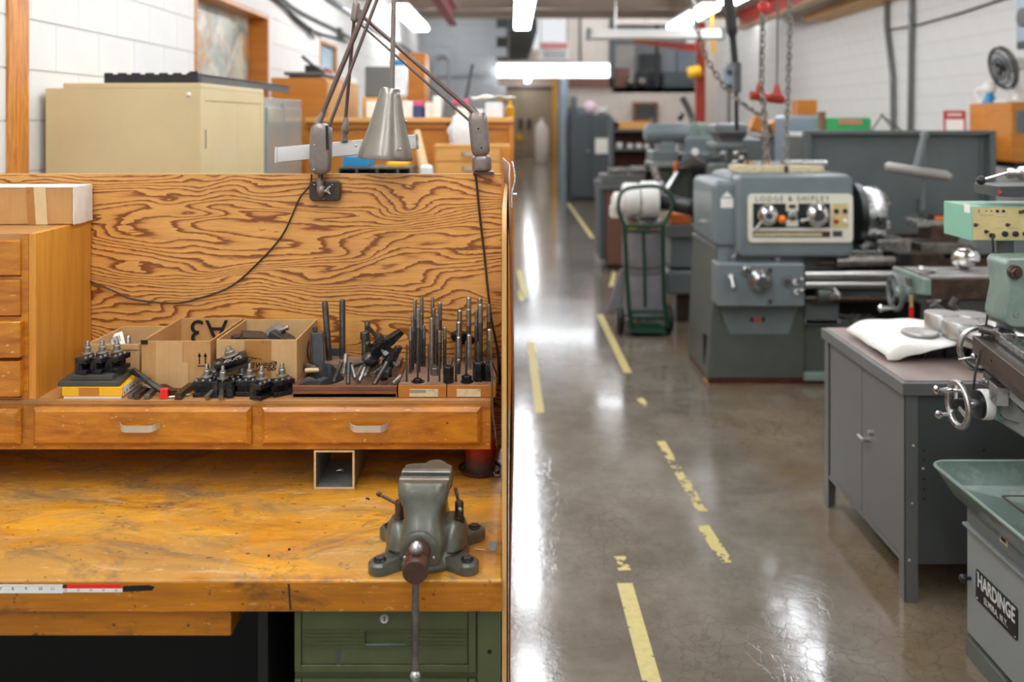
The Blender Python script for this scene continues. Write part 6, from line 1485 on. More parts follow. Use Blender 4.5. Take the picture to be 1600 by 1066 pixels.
# machine lamp of the lathe
la = build('machine_lamp', MB().cyl(at(1444, 210, 6.42), at(1433, 260, 6.42), .020, .030, 12), M['gmach'], lt); la['label'] = 'grey bar lamp on a jointed arm above the carriage'
build('lower_arm', MB().cyl(at(1444, 212, 6.47), at(1442, 330, 6.47), .012, n=10), M['gmach'], la)
build('arm_joint', MB().ball(at(1444, 211, 6.45), .03, 12), M['gmach'], la)
build('lamp_bar', MB().tube([at(1383, 262, 6.40), at(1388, 261, 6.40), at(1478, 275, 6.40), at(1484, 277, 6.40)], [.026, .036, .036, .026], 14), M['lampgrey'], la)
build('lamp_foot', MB().cyl(at(1442, 328, 6.47), at(1442, 345, 6.47), .03, n=14), M['gdark'], la)
# wooden board and tools on the headstock
zh = H_(272, ZH) + .002
bo = MB().box(X_(1150, 6.3), X_(1282, 6.3), 6.22, 6.52, zh, zh + .045); o = one('tool_board', bo, M['label'], 'pale wooden tool board lying on top of the lathe headstock', 'board', bevel=.004)
build('notch', MB().box(X_(1220, 6.3), X_(1226, 6.3), 6.215, 6.30, zh, zh + .046), M['oil'], o)
one('long_tool', MB().tube([at(1225, 265, 6.35), at(1292, 266, 6.33)], .017, 10), M['steel'], 'bright flat tool lying along the tool board on the lathe', 'tool').location.z = zh + .046
for i, (px, w_, lab) in enumerate(((1178, .12, 'bright round ring lying at the left of the tool board'), (1205, .14, 'second bright round ring lying in the middle of the tool board'))):
    one('steel_ring', MB().rev([(w_*.3, 0), (w_*.55, 0), (w_*.55, .03), (w_*.3, .03)], (X_(px, 6.35), 6.36, zh + .0455), n=24, cap=False), M['chrome'], lab, 'ring')
# chip shield behind the lathe
ZS = 7.6; xs0, xs1 = X_(1258, ZS), X_(1557, ZS); zs0, zs1 = .05, H_(204, ZS)
cs = thing('chip_shield', 'wide grey sheet metal splash screen with folded rim behind the lathe', 'screen', ((xs0 + xs1)/2, ZS + .05, 0))
build('panel', MB().box(xs0, xs1, ZS + .07, ZS + .08, zs0, zs1), M['gshield'], cs)
build('top_rim', MB().box(xs0, xs1, ZS, ZS + .07, zs1 - .035, zs1), M['gshield'], cs, bevel=.006); build('side_rim', MB().box(xs0, xs0 + .05, ZS, ZS + .07, zs0, zs1 - .035), M['gshield'], cs, bevel=.006); build('side_rim', MB().box(xs1 - .05, xs1, ZS, ZS + .07, zs0, zs1 - .035), M['gshield'], cs, bevel=.006)
build('inner_rim', MB().box(xs1 - .10, xs1 - .085, ZS + .05, ZS + .07, zs0, zs1 - .05), M['gshield'], cs)
for x in (xs0 + .1, xs1 - .2): build('foot', MB().box(x, x + .1, ZS - .15, ZS + .25, 0, .05), M['gshield'], cs)
one('cream_hook', MB().tube([at(1440, 300, 7.6), at(1440, 330, 7.6)], .012, 8).box(X_(1436, 7.62), X_(1445, 7.62), 7.60, 7.665, H_(328, 7.62), H_(312, 7.62)), M['gmach'], 'small grey switch with cable on the splash screen', 'switch')
# ================================================================ LEFT SIDE BEHIND THE BENCH
def bx(nm, x0, x1, y0, y1, z0_, z1_, m, par=None, bv=.004, **k): return build(nm, MB().box(x0, x1, y0, y1, z0_, z1_), M[m] if isinstance(m, str) else m, par, bevel=bv, **k)
XCb = -1.275
bc_ = thing('storage_cabinet', 'tall beige steel cabinet with double doors just behind the bench', 'cabinet', (-1.58, 4.28, 0))
Zb0, Zb1 = 3.80, 4.77; hb1 = H_(138, Zb0)
bx('body', XL + .03, XCb - .004, Zb0, Zb1, .05, hb1, 'beige', bc_, .001)
bx('plinth', XL + .06, XCb - .05, Zb0 + .03, Zb1 - .03, 0, .05, 'blackp', bc_)
bx('top_lid', XL + .10, XCb - .0, Zb0 + .004, Zb1 - .004, hb1, hb1 + .022, 'beige', bc_, .003)
bx('corner_post', XCb - .03, XCb, Zb0 - .002, Zb0 + .06, .05, hb1, 'beige', bc_, .001); bx('corner_post', XCb - .03, XCb, Zb1 - .05, Zb1, .05, hb1, 'beige', bc_, .002)
bx('door_head', XCb - .03, XCb, Zb0 + .06, Zb1 - .05, hb1 - .05, hb1, 'beige', bc_, .002)
ymid = XCb*F/(372 - 800)
for a, b in ((Zb0 + .065, ymid - .002), (ymid + .002, Zb1 - .055)): bx('door', XCb - .02, XCb - .003, a, b, .08, hb1 - .056, 'beige', bc_, .002)
for z in (hb1 - .25, .4): bx('hinge', XCb - .006, XCb + .002, Zb0 + .058, Zb0 + .066, z, z + .08, 'gdark', bc_, 0)
build('plug_screw', MB().ball(at(295, 148, Zb0 - .001), .010, 10), M['white'], bc_); build('plug_screw', MB().ball(at(133, 134, Zb0 + .02), .007, 8), M['white'], bc_)
gc2 = thing('glossy_cabinet', 'glossy grey steel cabinet standing beyond the beige one', 'cabinet', (-1.6, 5.2, 0))
Zc0, Zc1 = 4.80, 5.64; hc1 = H_(152.5, Zc0)
bx('body', XL + .03, XCb - .006, Zc0, Zc1, .05, hc1, 'gloss', gc2); bx('plinth', XL + .06, XCb - .06, Zc0 + .03, Zc1 - .03, 0, .05, 'blackp', gc2)
ym2 = XCb*F/(443 - 800)
for a, b in ((Zc0 + .03, ym2 - .012), (ym2 + .012, Zc1 - .03)): bx('door', XCb - .01, XCb + .004, a, b, .08, hc1 - .05, 'gloss', gc2, .004)
bx('centre_strip', XCb - .006, XCb + .008, ym2 - .009, ym2 + .009, .08, hc1 - .02, 'gloss', gc2, .002)
# black plastic tray lying across both
zb_ = hb1 + .0225; bt = thing('black_pallet_tray', 'long black plastic tray with slots lying across both storage cabinets', 'tray', (-1.5, 4.6, zb_))
xt0, xt1 = X_(162, 3.86), X_(309, 3.86)
bx('deck', xt0, xt1, 3.90, 5.45, zb_ + .032, zb_ + .042, 'blackp', bt, .002)
bx('front_skirt', xt0, xt1, 3.86, 3.90, zb_ + .001, zb_ + .044, 'blackp', bt, .004); bx('side_skirt', xt1 - .012, xt1, 3.90, 5.45, zb_ + .001, zb_ + .042, M['gdark'], bt, .003); bx('side_skirt', xt0, xt0 + .012, 3.90, 5.45, zb_ + .001, zb_ + .028, 'blackp', bt, .003)
for i in range(6): bx('slot', X_(177 + i*21.5, 3.86), X_(184 + i*21.5, 3.86), 3.857, 3.90, zb_ + .037, zb_ + .045, 'white', bt, 0)
bx('hook', X_(296, 3.86), X_(308, 3.86), 3.858, 3.87, zb_ + .044, zb_ + .050, 'blackp', bt, 0)
# wood cabinet beyond, tray on it
wc_ = thing('wood_cabinet', 'tall orange wooden cabinet with pale side standing beyond the steel cabinets', 'cabinet', (-1.53, 7.4, 0))
bx('carcass', -1.74, -1.345, 6.70, 8.10, 0, 2.07, 'oak', wc_); 
for i in range(4): bx('side_panel', -1.345, -1.335, 6.72 + i*.345, 7.05 + i*.345, .1, 2.05, 'oakl', wc_, .003)
tz = 2.0705; tt = thing('grey_tool_tray', 'flat grey tray on the orange cabinet holding black tools', 'tray', (-1.5, 6.95, tz))
bx('tray', -1.66, -1.36, 6.75, 7.25, tz + .02, tz + .045, 'gcab', tt, .006); bx('tray_foot', -1.63, -1.39, 6.78, 7.2, tz, tz + .02, 'gdark', tt, 0)
one('black_tool', MB().box(-1.53, -1.45, 6.85, 7.0, tz + .046, tz + .10).tube([(-1.47, 6.9, tz + .09), (-1.57, 6.95, tz + .17)], .012, 8).hexa([(-1.46, 6.85, tz + .046), (-1.36, 6.85, tz + .046), (-1.36, 7.0, tz + .046), (-1.46, 7.0, tz + .046)], [(-1.46, 6.85, tz + .10), (-1.40, 6.85, tz + .06), (-1.40, 7.0, tz + .06), (-1.46, 7.0, tz + .10)]), M['blackp'], 'black tool with a tilted handle lying on the grey tray', 'tool', bevel=.006)
one('red_cloth', MB().grid(lambda u, v: (-1.64 + u*.18, 7.45 + v*.5, tz + .02 + .10*math.sin(u*3.1)*math.sin(v*3.1) + .02*mnoise.noise(V((u*5, v*5, 2)))), 14, 14), paint('crimson_cloth', '#9c2a3c', .9), 'crumpled crimson cloth lying behind the grey tool tray', 'cloth', solid=.004)
ppl = MB().box(-1.44, -1.345, 7.62, 8.05, tz + .001, tz + .05); one('paper_stack', ppl, M['paper'], 'white paper stack at the far end of the orange cabinet', 'paper stack', bevel=.002)
# things hanging in the second window niche
one('yellow_poster', MB().box(XL - .012, XL + .0, 9.40, 10.18, 1.84, 2.28), M['yellow'], 'yellow board standing in the small far window', 'board')
# cables on the wall
def wallcab(pts, r=.012, X=XL + .03):
    out = []
    for px, py in pts:
        Z = X*F/(px - 800); out.append(at(px, py, Z))
    return MB().tube(spline(out, 6), r, 6)
for i, (pts, lab) in enumerate(((((428, -8), (450, 15), (470, 33), (494, 50), (520, 58), (545, 66)), 'upper black cable sagging along the white wall'),
        (((424, -6), (446, 12), (462, 30), (480, 46), (490, 60)), 'lower black cable sagging along the white wall'),
        (((432, -8), (462, 14), (492, 30), (520, 44), (532, 50), (552, 62)), 'third black cable reaching the far wall bracket'))):
    tag(build('wall_cable', wallcab(pts), M['black']), lab, 'cable')
one('cable_bracket', wallcab(((531, 44), (531, 62)), .03).tube([at(529, 50, 10.2), at(538, 60, 10.2)], .02, 6), M['gdark'], 'dark cable bracket on the white wall above the small window', 'bracket')
one('cable_clip', wallcab(((484, 42), (484, 54)), .016), M['oil'], 'small brown cable clip on the white wall', 'clip')
struct('trim_8', MB().box(XL, XL + .05, 4, 19.4, 3.0, 3.04), M['gdark'])
# ---- counter
ct_ = thing('wooden_counter', 'long orange wooden counter back with overhanging top behind the lamps', 'counter', (-.66, 6.3, 0))
Zk = 6.0; kx0, kx1 = -1.335, X_(803, Zk); kt = H_(184, Zk)
bx('back_board', kx0, kx1 - .03, Zk + .02, Zk + .05, 0, kt - .03, 'oak', ct_); bx('worktop', kx0, kx1 + .002, Zk - .03, Zk + .62, kt - .032, kt, 'oakl', ct_, .006)
bx('end_stile', kx1 - .035, kx1, Zk - .005, Zk + .6, 0, kt - .032, 'oak', ct_, .003); bx('post', -.42, -.36, Zk, Zk + .02, 0, kt - .033, 'oak', ct_, .002)
for z in (H_(188, Zk), ): bx('under_rail', kx0, kx1 - .035, Zk, Zk + .02, kt - .07, kt - .033, 'oak', ct_, .002)
du = thing('drawer_unit', 'small oak drawer unit with metal pulls in front of the orange counter', 'drawer unit', (-.27, 5.8, 0))
Zd_ = 5.66; dx0, dx1 = X_(678, Zd_), X_(797, Zd_)
bx('carcass', dx0, dx1, Zd_ + .015, Zd_ + .2, 0, H_(226, Zd_), 'oakl', du, .003)
bx('top_rail', dx0, dx1, Zd_, Zd_ + .015, H_(231, Zd_), H_(226, Zd_), 'oakl', du, .002)
for a, b in ((232, 252), (254, 274), (276, 300), (302, 330)):
    d = bx('drawer', dx0 + .012, dx1 - .06, Zd_, Zd_ + .015, H_(b, Zd_), H_(a, Zd_), 'oakl', du, .003)
    hb2_ = MB(); handle(hb2_, X_(733, Zd_), H_((a + b)/2 - 1, Zd_), Zd_, .09, .025, .02); build('handle', hb2_, M['alu'], d)
bx('side_stile', dx1 - .055, dx1, Zd_, Zd_ + .015, 0, H_(231, Zd_), 'oak', du, .002)
# folder rack
Zf_ = 5.3; fr = thing('folder_rack', 'grey steel rack of open compartments below the fluorescent lamp head', 'rack', (X_(585, Zf_), 5.45, 0))
fz0, fz1 = .9, H_(261, Zf_)
bx('shelf_top', X_(528, Zf_), X_(642, Zf_), Zf_, Zf_ + .35, fz1 - .01, fz1, 'gcab', fr, .002); bx('back', X_(528, Zf_), X_(642, Zf_), Zf_ + .33, Zf_ + .35, 0, fz1 - .01, 'gdark', fr, 0)
for px in (528, 556, 588, 620, 640): bx('divider', X_(px, Zf_), X_(px + 2, Zf_), Zf_, Zf_ + .33, 0, fz1 - .011, 'gcab', fr, 0)
bx('bottom', X_(530, Zf_), X_(640, Zf_), Zf_ + .01, Zf_ + .33, .9, .92, 'gdark', fr, 0)
def sit(nm, lab, cat, px0, px1, py0, z, Z, dep, m, bv=.004, grp=None, par=None):
    mb = MB().box(X_(px0, Z), X_(px1, Z), Z, Z + dep, z + .0006, H_(py0, Z)); return one(nm, mb, M[m] if isinstance(m, str) else m, lab, cat, grp, bevel=bv)
sit('blue_folder', 'blue folder stack with a white label lying on the folder rack', 'folder', 535, 576, 246, fz1, 5.34, .25, 'blue')
sit('clear_tub', 'translucent tub lying on the blue folders of the rack', 'tub', 539, 572, 226, H_(246, 5.34), 5.36, .2, 'clear', .01)
sit('yellow_folder', 'yellow folder lying on the folder rack right of the blue one', 'folder', 604, 636, 254, fz1, 5.34, .25, 'yellow')
pp = MB().hexa([(X_(640, 5.4), 5.4, .9), (X_(672, 5.4), 5.4, .9), (X_(672, 5.4), 5.43, .9), (X_(640, 5.4), 5.43, .9)], [(X_(640, 5.4), 5.5, H_(212, 5.4)), (X_(650, 5.4), 5.5, H_(212, 5.4)), (X_(650, 5.4), 5.53, H_(212, 5.4)), (X_(640, 5.4), 5.53, H_(212, 5.4))])
lb_h = sit('low_cupboard', 'low oak cupboard between the folder rack and the drawer unit', 'cupboard', 644, 672, 290, 0, 5.35, .28, 'oak')
one('rolled_drawing', MB().cyl((X_(666, 5.5), 5.5, H_(290, 5.35) + .012), (X_(648, 5.5), 5.62, H_(205, 5.5)), .035, .02, 14), M['pine'], 'pale rolled drawing leaning beside the drawer unit', 'paper roll')
sit('white_bag', 'crumpled white bag standing on the low oak cupboard', 'bag', 655, 676, 258, H_(290, 5.35) + .0, 5.37, .06, 'clear', .02)
# things on the counter
CT = kt + .0005; Zq = 6.1
sit('long_shelf_box', 'long low wooden box on the counter behind the lamp shade', 'box', 566, 628, 152, CT, 6.32, .3, 'oakl')
tbx = H_(152, 6.32)
t = thing('grey_tub', 'pale grey plastic tub with blue cap on the wooden box', 'tub', (X_(597, 6.28), 6.4, tbx))
bx('tub_body', X_(568, 6.28), X_(612, 6.28), 6.34, 6.5, tbx + .001, H_(103, 6.28), 'gcab', t, .01); bx('white_side', X_(612, 6.28), X_(632, 6.28), 6.34, 6.5, tbx + .001, H_(101, 6.28), 'clear', t, .02); bx('blue_lid', X_(606, 6.28), X_(629, 6.28), 6.35, 6.48, H_(101, 6.28), H_(92, 6.28), 'blue', t, .012)
sit('orange_locker', 'narrow orange wooden locker standing behind the counter', 'locker', 622, 664, 82, 0, 7.4, .4, 'oak')
for px0, px1, py0, m, nm, lab, cat in ((572, 590, 158, 'paper', 'paper_box', 'white paper box at the left of the counter top', 'box'), (629, 645, 158, 'white', 'white_carton', 'small white carton on the counter left of the pink one', 'carton'), (645, 661, 166, 'navy', 'navy_carton', 'dark blue carton on the counter under the pink one', 'carton'),
        (664, 678, 160, 'white', 'white_bottle', 'tall white bottle on the counter right of the blue carton', 'bottle'), (676, 690, 150, 'white', 'white_jug', 'white jug on the counter, taller of the white bottles', 'jug'), (694, 712, 164, 'gcab', 'grey_binder', 'grey binder standing on the counter behind the lamp rod', 'binder'), (712, 732, 168, 'white', 'white_box', 'white box on the counter left of the lamp joint', 'box'),
        (758, 786, 160, 'clear', 'clear_bin', 'translucent bin on the counter at the right end', 'bin')):
    sit(nm, lab, cat, px0, px1, py0, CT, Zq + rnd.uniform(0, .1), .18, m, .006)
sit('pink_carton', 'small pink carton stacked on the dark blue one', 'carton', 646, 660, 157, H_(166, 6.2), 6.2, .1, 'pink')
o = one('pale_oil_bottle', MB().rev([(.03, 0), (.03, .07), (.012, .09), (.012, .12)], (X_(797, 6.5), 6.5, CT), n=14), M['yellow'], 'pale yellow bottle at the very right end of the counter', 'bottle')
def bag(u, v):
    a = u*2*math.pi; r_ = .075*(1 + .25*mnoise.noise(V((math.cos(a)*2, math.sin(a)*2, v*4)))) * (.6 + .6*math.sin(v*2.6)); return (X_(728, 5.93) + r_*math.cos(a)*1.2, 5.93 + r_*.28*math.sin(a), CT - .245 + v*.26)
one('plastic_bag', MB().grid(bag, 20, 10), M['clear'], 'crinkled clear plastic bag hanging over the counter edge', 'bag', solid=.001)
one('blue_glove', MB().ball((X_(729, 5.94), 5.885, CT - .22), .045, 12, sx=1.1, sy=.25, sz=.8), M['blue'], 'crumpled pale blue glove showing in the plastic bag', 'glove')
for i, (px, py, m, lab) in enumerate(((712, 156, 'pink', 'pink ball of yarn on the white box'), (727, 156, 'pink', 'second pink ball beside the lamp joint'))):
    sit('pink_spool', lab, 'spool', px - 5, px + 5, py - 2, H_(168 if px > 712 else 164, Zq), Zq + .02, .05, m, .012)
def film(u, v): return (X_(735, 6.15) + u*.30, 6.12 + v*.3, CT + .135 + .025*mnoise.noise(V((u*4, v*4, 7))))
one('white_sheet', MB().grid(film, 12, 8), M['paper'], 'white wrapping sheet lying over boxes right of the lamp joint', 'wrapping', solid=.003)
t = sit('sheet_box', 'low box under the white wrapping sheet on the counter', 'box', 738, 756, 170, CT, 6.16, .16, 'white')
one('leaning_rod', MB().cyl((X_(722, 6.5), 6.5, CT), (X_(738, 6.5), 6.55, H_(100, 6.5)), .012, n=8), M['gdark'], 'dark rod leaning upright behind the counter boxes', 'rod')
# ================================================================ RIGHT AND FAR BACKGROUND
# hand truck with dust collector
ht_ = thing('hand_truck', 'dark green hand truck with black wheels standing beside the big lathe', 'hand truck', (1.09, 7.6, 0))
Zt = 7.55; a_ = lambda px, py, d=0: at(px, py, Zt + d)
rr = .018
for pts in ([(976, 352), (979, 420), (982, 470), (986, 512)], [(1036, 352), (1036, 420), (1038, 470), (1042, 512)]): build('upright', MB().tube([a_(*p) for p in pts], rr, 10), M['hgreen'], ht_)
build('top_loop', MB().tube(spline([a_(976, 352), a_(967, 330), a_(968, 308), a_(978, 296), a_(1000, 292), a_(1028, 292), a_(1046, 303), a_(1052, 318), a_(1044, 338), a_(1036, 354)], 5), rr*.9, 10), M['hgreen'], ht_)
build('centre_bar', MB().tube([a_(1005, 360), a_(1007, 420), a_(1008, 480)], rr*.8, 8), M['hgreen'], ht_)
for py, x0, x1 in ((353, 972, 1038), (361, 975, 1038), (487, 980, 1042), (497, 982, 1043)): build('cross_bar', MB().tube([a_(x0, py), a_(x1, py)], rr*.9, 8), M['hgreen'], ht_)
for px in (970, 1047): 
    w_ = build('wheel', MB().torus((X_(px, Zt + .05), Zt + .12, .115), (1, 0, 0), .085, .030, 28, 10), M['black'], ht_); build('wheel_hub', MB().cyl((X_(px, Zt) - .03, Zt + .12, .115), (X_(px, Zt) + .03, Zt + .12, .115), .06, n=18), M['gcab'], w_)
build('axle', MB().cyl((X_(965, Zt), Zt + .12, .115), (X_(1050, Zt), Zt + .12, .115), .012, n=10), M['steel'], ht_)
build('toe_plate', MB().box(X_(984, Zt), X_(1042, Zt), Zt - .02, Zt + .3, .03, .045), M['hgreen'], ht_, bevel=.003)
dc = thing('dust_collector', 'white twin drum dust blower above a grey filter bag on the hand truck', 'dust collector', (1.09, 7.75, .06))
Zm = 7.95
for px0, px1, r_ in ((973, 998, .15), (1000, 1027, .165)): build('blower_drum', MB().rev([(.03, 0), (r_*.92, .0), (r_, .02), (r_, (px1 - px0)*Zm/F - .02), (r_*.92, (px1 - px0)*Zm/F), (.03, (px1 - px0)*Zm/F)], (X_(px0, Zm), Zm, H_(313, Zm)), (1, 0, 0), 28), M['white'], dc)
build('motor', MB().rev([(.06, 0), (.10, .02), (.10, .09)], (X_(956, Zm), Zm, H_(318, Zm)), (1, 0, 0), 20), M['white'], dc); build('motor_box', MB().box(X_(954, Zm), X_(968, Zm), Zm - .06, Zm + .1, H_(340, Zm), H_(322, Zm)), M['cream'], dc, bevel=.01)
build('rim_ring', MB().rev([(.14, 0), (.17, .01), (.17, .05), (.14, .06)], (X_(1004, Zm), Zm, H_(352, Zm)), n=28), M['steel'], dc)
build('filter_bag', MB().rev([(.10, 0), (.19, .05), (.175, .25), (.165, .36), (.16, .38), (.168, .40), (.175, .55), (.17, .74)], (X_(1005, Zm), Zm + .04, .06), n=28), M['bag'], dc)
build('bag_strap', MB().torus((X_(1005, Zm), Zm + .04, H_(416, Zm)), (0, 0, 1), .163, .010, 30, 6), M['black'], dc)
build('bag_tail', MB().hexa([at(945, 491, Zm), at(972, 489, Zm), at(972, 489, Zm + .1), at(945, 491, Zm + .1)], [at(968, 420, Zm), at(976, 420, Zm), at(976, 420, Zm + .1), at(968, 420, Zm + .1)]), M['bag'], dc, bevel=.02)
hs_ = [at(1026, 316, Zm - .03), at(1040, 316, Zm - .05), at(1060, 320, 7.8), at(1086, 326, 7.6)]; hp = spline(hs_, 10); build('hose', MB().tube(hp, [.062 + .007*(i % 2) for i in range(len(hp))], 14), M['blackp'], dc)
for px, m in ((990, 'yellow'), (1024, 'pink')): build('bag_label', MB().box(X_(px - 6, Zt), X_(px + 6, Zt), Zt + .06, Zt + .065, H_(360, Zt), H_(354, Zt)), M[m], dc)
# grey cabinet left of the lathe
lc_ = thing('coolant_cabinet', 'small grey coolant cabinet with an orange lid box left of the lathe', 'cabinet', (1.55, 8.2, 0))
Zl = 8.0; bx('upper_case', X_(1042, Zl), X_(1088, Zl), Zl, Zl + .4, H_(372, Zl), H_(352, Zl), 'gcab', lc_, .01); bx('mid_case', X_(1050, Zl), X_(1088, Zl), Zl + .05, Zl + .4, H_(420, Zl), H_(373, Zl), 'gmach', lc_, .01); bx('lower_case', X_(1042, Zl), X_(1088, Zl), Zl + .02, Zl + .4, H_(462, Zl), H_(424, Zl), 'gmach', lc_, .03); bx('neck', X_(1050, Zl), X_(1088, Zl), Zl + .1, Zl + .38, H_(424, Zl), H_(420, Zl), 'blackp', lc_, 0); bx('stand', X_(1060, Zl), X_(1088, Zl), Zl + .1, Zl + .35, 0, H_(462, Zl), 'dkbrown', lc_, .006)
sit('orange_case', 'orange plastic case lying on the grey coolant cabinet', 'case', 1048, 1080, 334, H_(352, Zl), 8.02, .25, paint('dull_orange', '#c86a24', .5), .015)
# brown bench beyond with grey top and bright parts
bb = thing('brown_bench', 'brown sided bench with grey top beyond the hand truck', 'bench', (1.7, 11.2, 0))
Zw = 10.9; bx('end_panel', X_(946, Zw), X_(1010, Zw), Zw, Zw + .6, .05, H_(296, Zw), 'umber', bb, .004); bx('bench_top', X_(936, Zw), X_(1090, Zw), Zw - .05, Zw + .7, H_(296, Zw), H_(290, Zw), 'gmach', bb, .006); bx('dark_edge', X_(937, Zw), X_(945, Zw), Zw - .02, Zw + .6, .12, H_(296, Zw), 'locker', bb, .004)
build('castor', MB().cyl((X_(939, Zw), Zw, .06), (X_(944, Zw), Zw, .06), .06, n=16), M['gmach'], bb); bx('right_leg', X_(1075, Zw), X_(1085, Zw), Zw, Zw + .6, 0, H_(296, Zw), 'gmach', bb, .004); bx('left_foot', X_(948, Zw), X_(960, Zw), Zw + .02, Zw + .5, 0, .05, 'blackp', bb, 0)
zt_ = H_(290, Zw)
sit('grey_instrument', 'grey instrument box with white front on the brown bench', 'instrument', 940, 1008, 273, zt_, 10.95, .4, 'gcab', .01)
zi = H_(273, 10.95)
for px0, px1, py, lab in ((951, 982, 262, 'long bright steel cylinder lying on the grey instrument'), (985, 1008, 260, 'short bright cylinder right on the grey instrument'), (930, 939, 263, 'small bright ring at the left end of the brown bench top')):
    r_ = (zi - H_(py, 10.95)) ; r_ = abs(r_)/2; zc_ = zi if px0 > 940 else zt_
    one('steel_cylinder', MB().cyl((X_(px0, 11), 11.05, zc_ + r_ + .001), (X_(px1, 11), 11.05, zc_ + r_ + .001), r_, n=16), M['steel'], lab, 'cylinder')
# far mills
def far_mill(nm, lab, Z, motor, pillar, head, ram, extra):
    t = thing(nm, lab, 'milling machine', (X_(head[0], Z), Z + .5, 0))
    if motor:
        x0, x1, y, r_ = motor; r_ = r_*Z/F; w_ = (x1 - x0)*Z/F
        build('motor', MB().rev([(r_*.5, 0), (r_*.9, .02), (r_, .06), (r_, w_ - .05), (r_*.92, w_)], (X_(x0, Z), Z + .2, H_(y, Z)), (1, 0, 0), 24), M['bmach'], t)
    for i, (n_, x0, x1, y0, y1, d0, d1, m, bv) in enumerate(pillar + ram + extra):
        build(n_, MB().box(X_(x0, Z), X_(x1, Z), Z + d0, Z + d1, 0 if y1 is None else H_(y1, Z), H_(y0, Z)), M[m], t, bevel=bv)
    return t
ma = far_mill('far_mill', 'grey milling machine with big horizontal motor beyond the lathe', 9.5, (1010, 1084, 209, 16), [('motor_neck', 1034, 1058, 222, 240, .1, .35, 'bmach', .02), ('motor_saddle', 1020, 1062, 236, 256, .05, .5, 'gmach', .02)], (1090, 215),
    [('ram', 1066, 1140, 238, 255, 0, .5, 'gmach', .03), ('gear_case', 1072, 1126, 214, 242, .05, .5, 'bmach', .03), ('column', 1076, 1150, 254, None, .25, .9, 'gmach', .03)], [('table', 1016, 1070, 253, 262, -.1, .4, 'steel', .01), ('knee', 1030, 1080, 262, 330, .0, .5, 'gmachg', .03), ('base', 1020, 1150, 420, None, .05, .95, 'gmachg', .03), ('work_bar', 1050, 1054, 252, 275, -.15, -.05, 'orange', .004)])
build('belt_guard', MB().prism([(X_(1096, 9.5) + .15*math.cos(R(a)), H_(211, 9.5) + .13*math.sin(R(a))) for a in range(0, 360, 20)], 9.6, 9.85, 'y'), M['gmill'], ma, bevel=.02)
build('guard_cover', MB().hexa([at(1090, 232, 9.58), at(1128, 222, 9.58), at(1128, 222, 9.75), at(1090, 232, 9.75)], [at(1090, 196, 9.58), at(1100, 195, 9.58), at(1100, 195, 9.75), at(1090, 196, 9.75)]), M['gmill'], ma, bevel=.01)
build('draw_bar', MB().cyl(at(1067, 184, 9.7), at(1061, 180, 9.7), .045, n=14), M['blackp'], ma); build('lever', MB().tube([at(1066, 152, 9.9), at(1075, 168, 9.9), at(1082, 185, 9.9), at(1082, 205, 9.8)], .035, 8), M['gdark'], ma)
build('plate', MB().cyl(at(1086, 237, 9.495), at(1086, 237, 9.48), .04, n=16), M['white'], ma); build('spindle_nose', MB().cyl(at(1116, 240, 9.6), at(1118, 240, 9.45), .05, n=16), M['steel'], ma)
for a, b in (((1020, 262), (1032, 290)), ((1058, 270), (1040, 300)), ((1105, 268), (1112, 285))): build('feed_lever', MB().tube([at(*a, 9.35), at(*b, 9.3)], .03, 8).ball(at(*b, 9.3), .05, 10), M['steel'], ma)
build('vise_casting', MB().tube([at(1060, 262, 9.3), at(1085, 256, 9.3), at(1100, 262, 9.3)], [.05, .08, .06], 10), M['dkiron'], ma)
mb_ = far_mill('far_mill', 'second grey machine with boxy motor head behind the hanging chains', 8.35, None, [('column', 1160, 1196, 216, None, .1, .7, 'gmach', .03), ('base', 1110, 1200, 400, None, -.05, .8, 'gmachg', .03)], (1145, 200),
    [('motor_box', 1118, 1170, 193, 211, .0, .45, 'gmach', .03), ('motor_foot', 1126, 1168, 211, 216, .05, .4, 'gdark', 0), ('head_ram', 1120, 1165, 222, 236, .05, .5, 'gmach', .03), ('ram_neck', 1130, 1165, 216, 222, .1, .4, 'gmach', 0)], [('quill_case', 1146, 1166, 234, 262, -.05, .25, 'dkiron', .02), ('table', 1105, 1160, 285, 292, -.2, .3, 'steel', .01), ('fixture', 1112, 1142, 256, 285, -.05, .25, 'gmachg', .03), ('knee', 1115, 1160, 292, 400, 0, .4, 'gmachg', .03)])
for px, py in ((1150, 240), (1158, 248), (1149, 254)): build('knob', MB().ball(at(px, py, 8.25), .03, 10), M['steel'], mb_)
rk = thing('parts_cabinet', 'grey parts cabinet with pale front behind the chains', 'cabinet', (2.9, 10.8, 0))
bx('body', X_(1172, 10.6), X_(1226, 10.6), 10.6, 11.1, 0, H_(216, 10.6), 'gmach', rk, .01); bx('top_rim', X_(1171, 10.6), X_(1227, 10.6), 10.58, 11.1, H_(216, 10.6), H_(213, 10.6), 'gcab', rk, .004)
zr = H_(213, 10.6)
for px, py, w_, h_, rz_, m, lab in ((1156, 172, .18, .14, 25, 'oak', 'orange carton tilted on the left of the parts cabinet'), (1187, 196, .16, .16, -22, 'oak', 'orange carton tilted beside the hanging chain'), (1178, 188, .22, .05, 30, 'white', 'white strip carton slanting over the parts cabinet')):
    mb = MB().box(-w_/2, w_/2, 0, .2, 0, h_); o = one('tilted_carton', mb, M[m], lab, 'carton', off=V((0,0,0)), bevel=.005); o.location = (X_(max(px, 1180) - (6 if px == 1187 else 0), 10.7), 10.65, zr + .03 + abs(w_/2*math.sin(R(rz_)))); o.rotation_euler = (0, R(-rz_), 0)
    if m == 'white': o.location = (X_(1192, 10.7), 10.86, zr + .08)
    if px == 1156: o.location = (X_(1219, 10.7), 10.62, zr + .055)
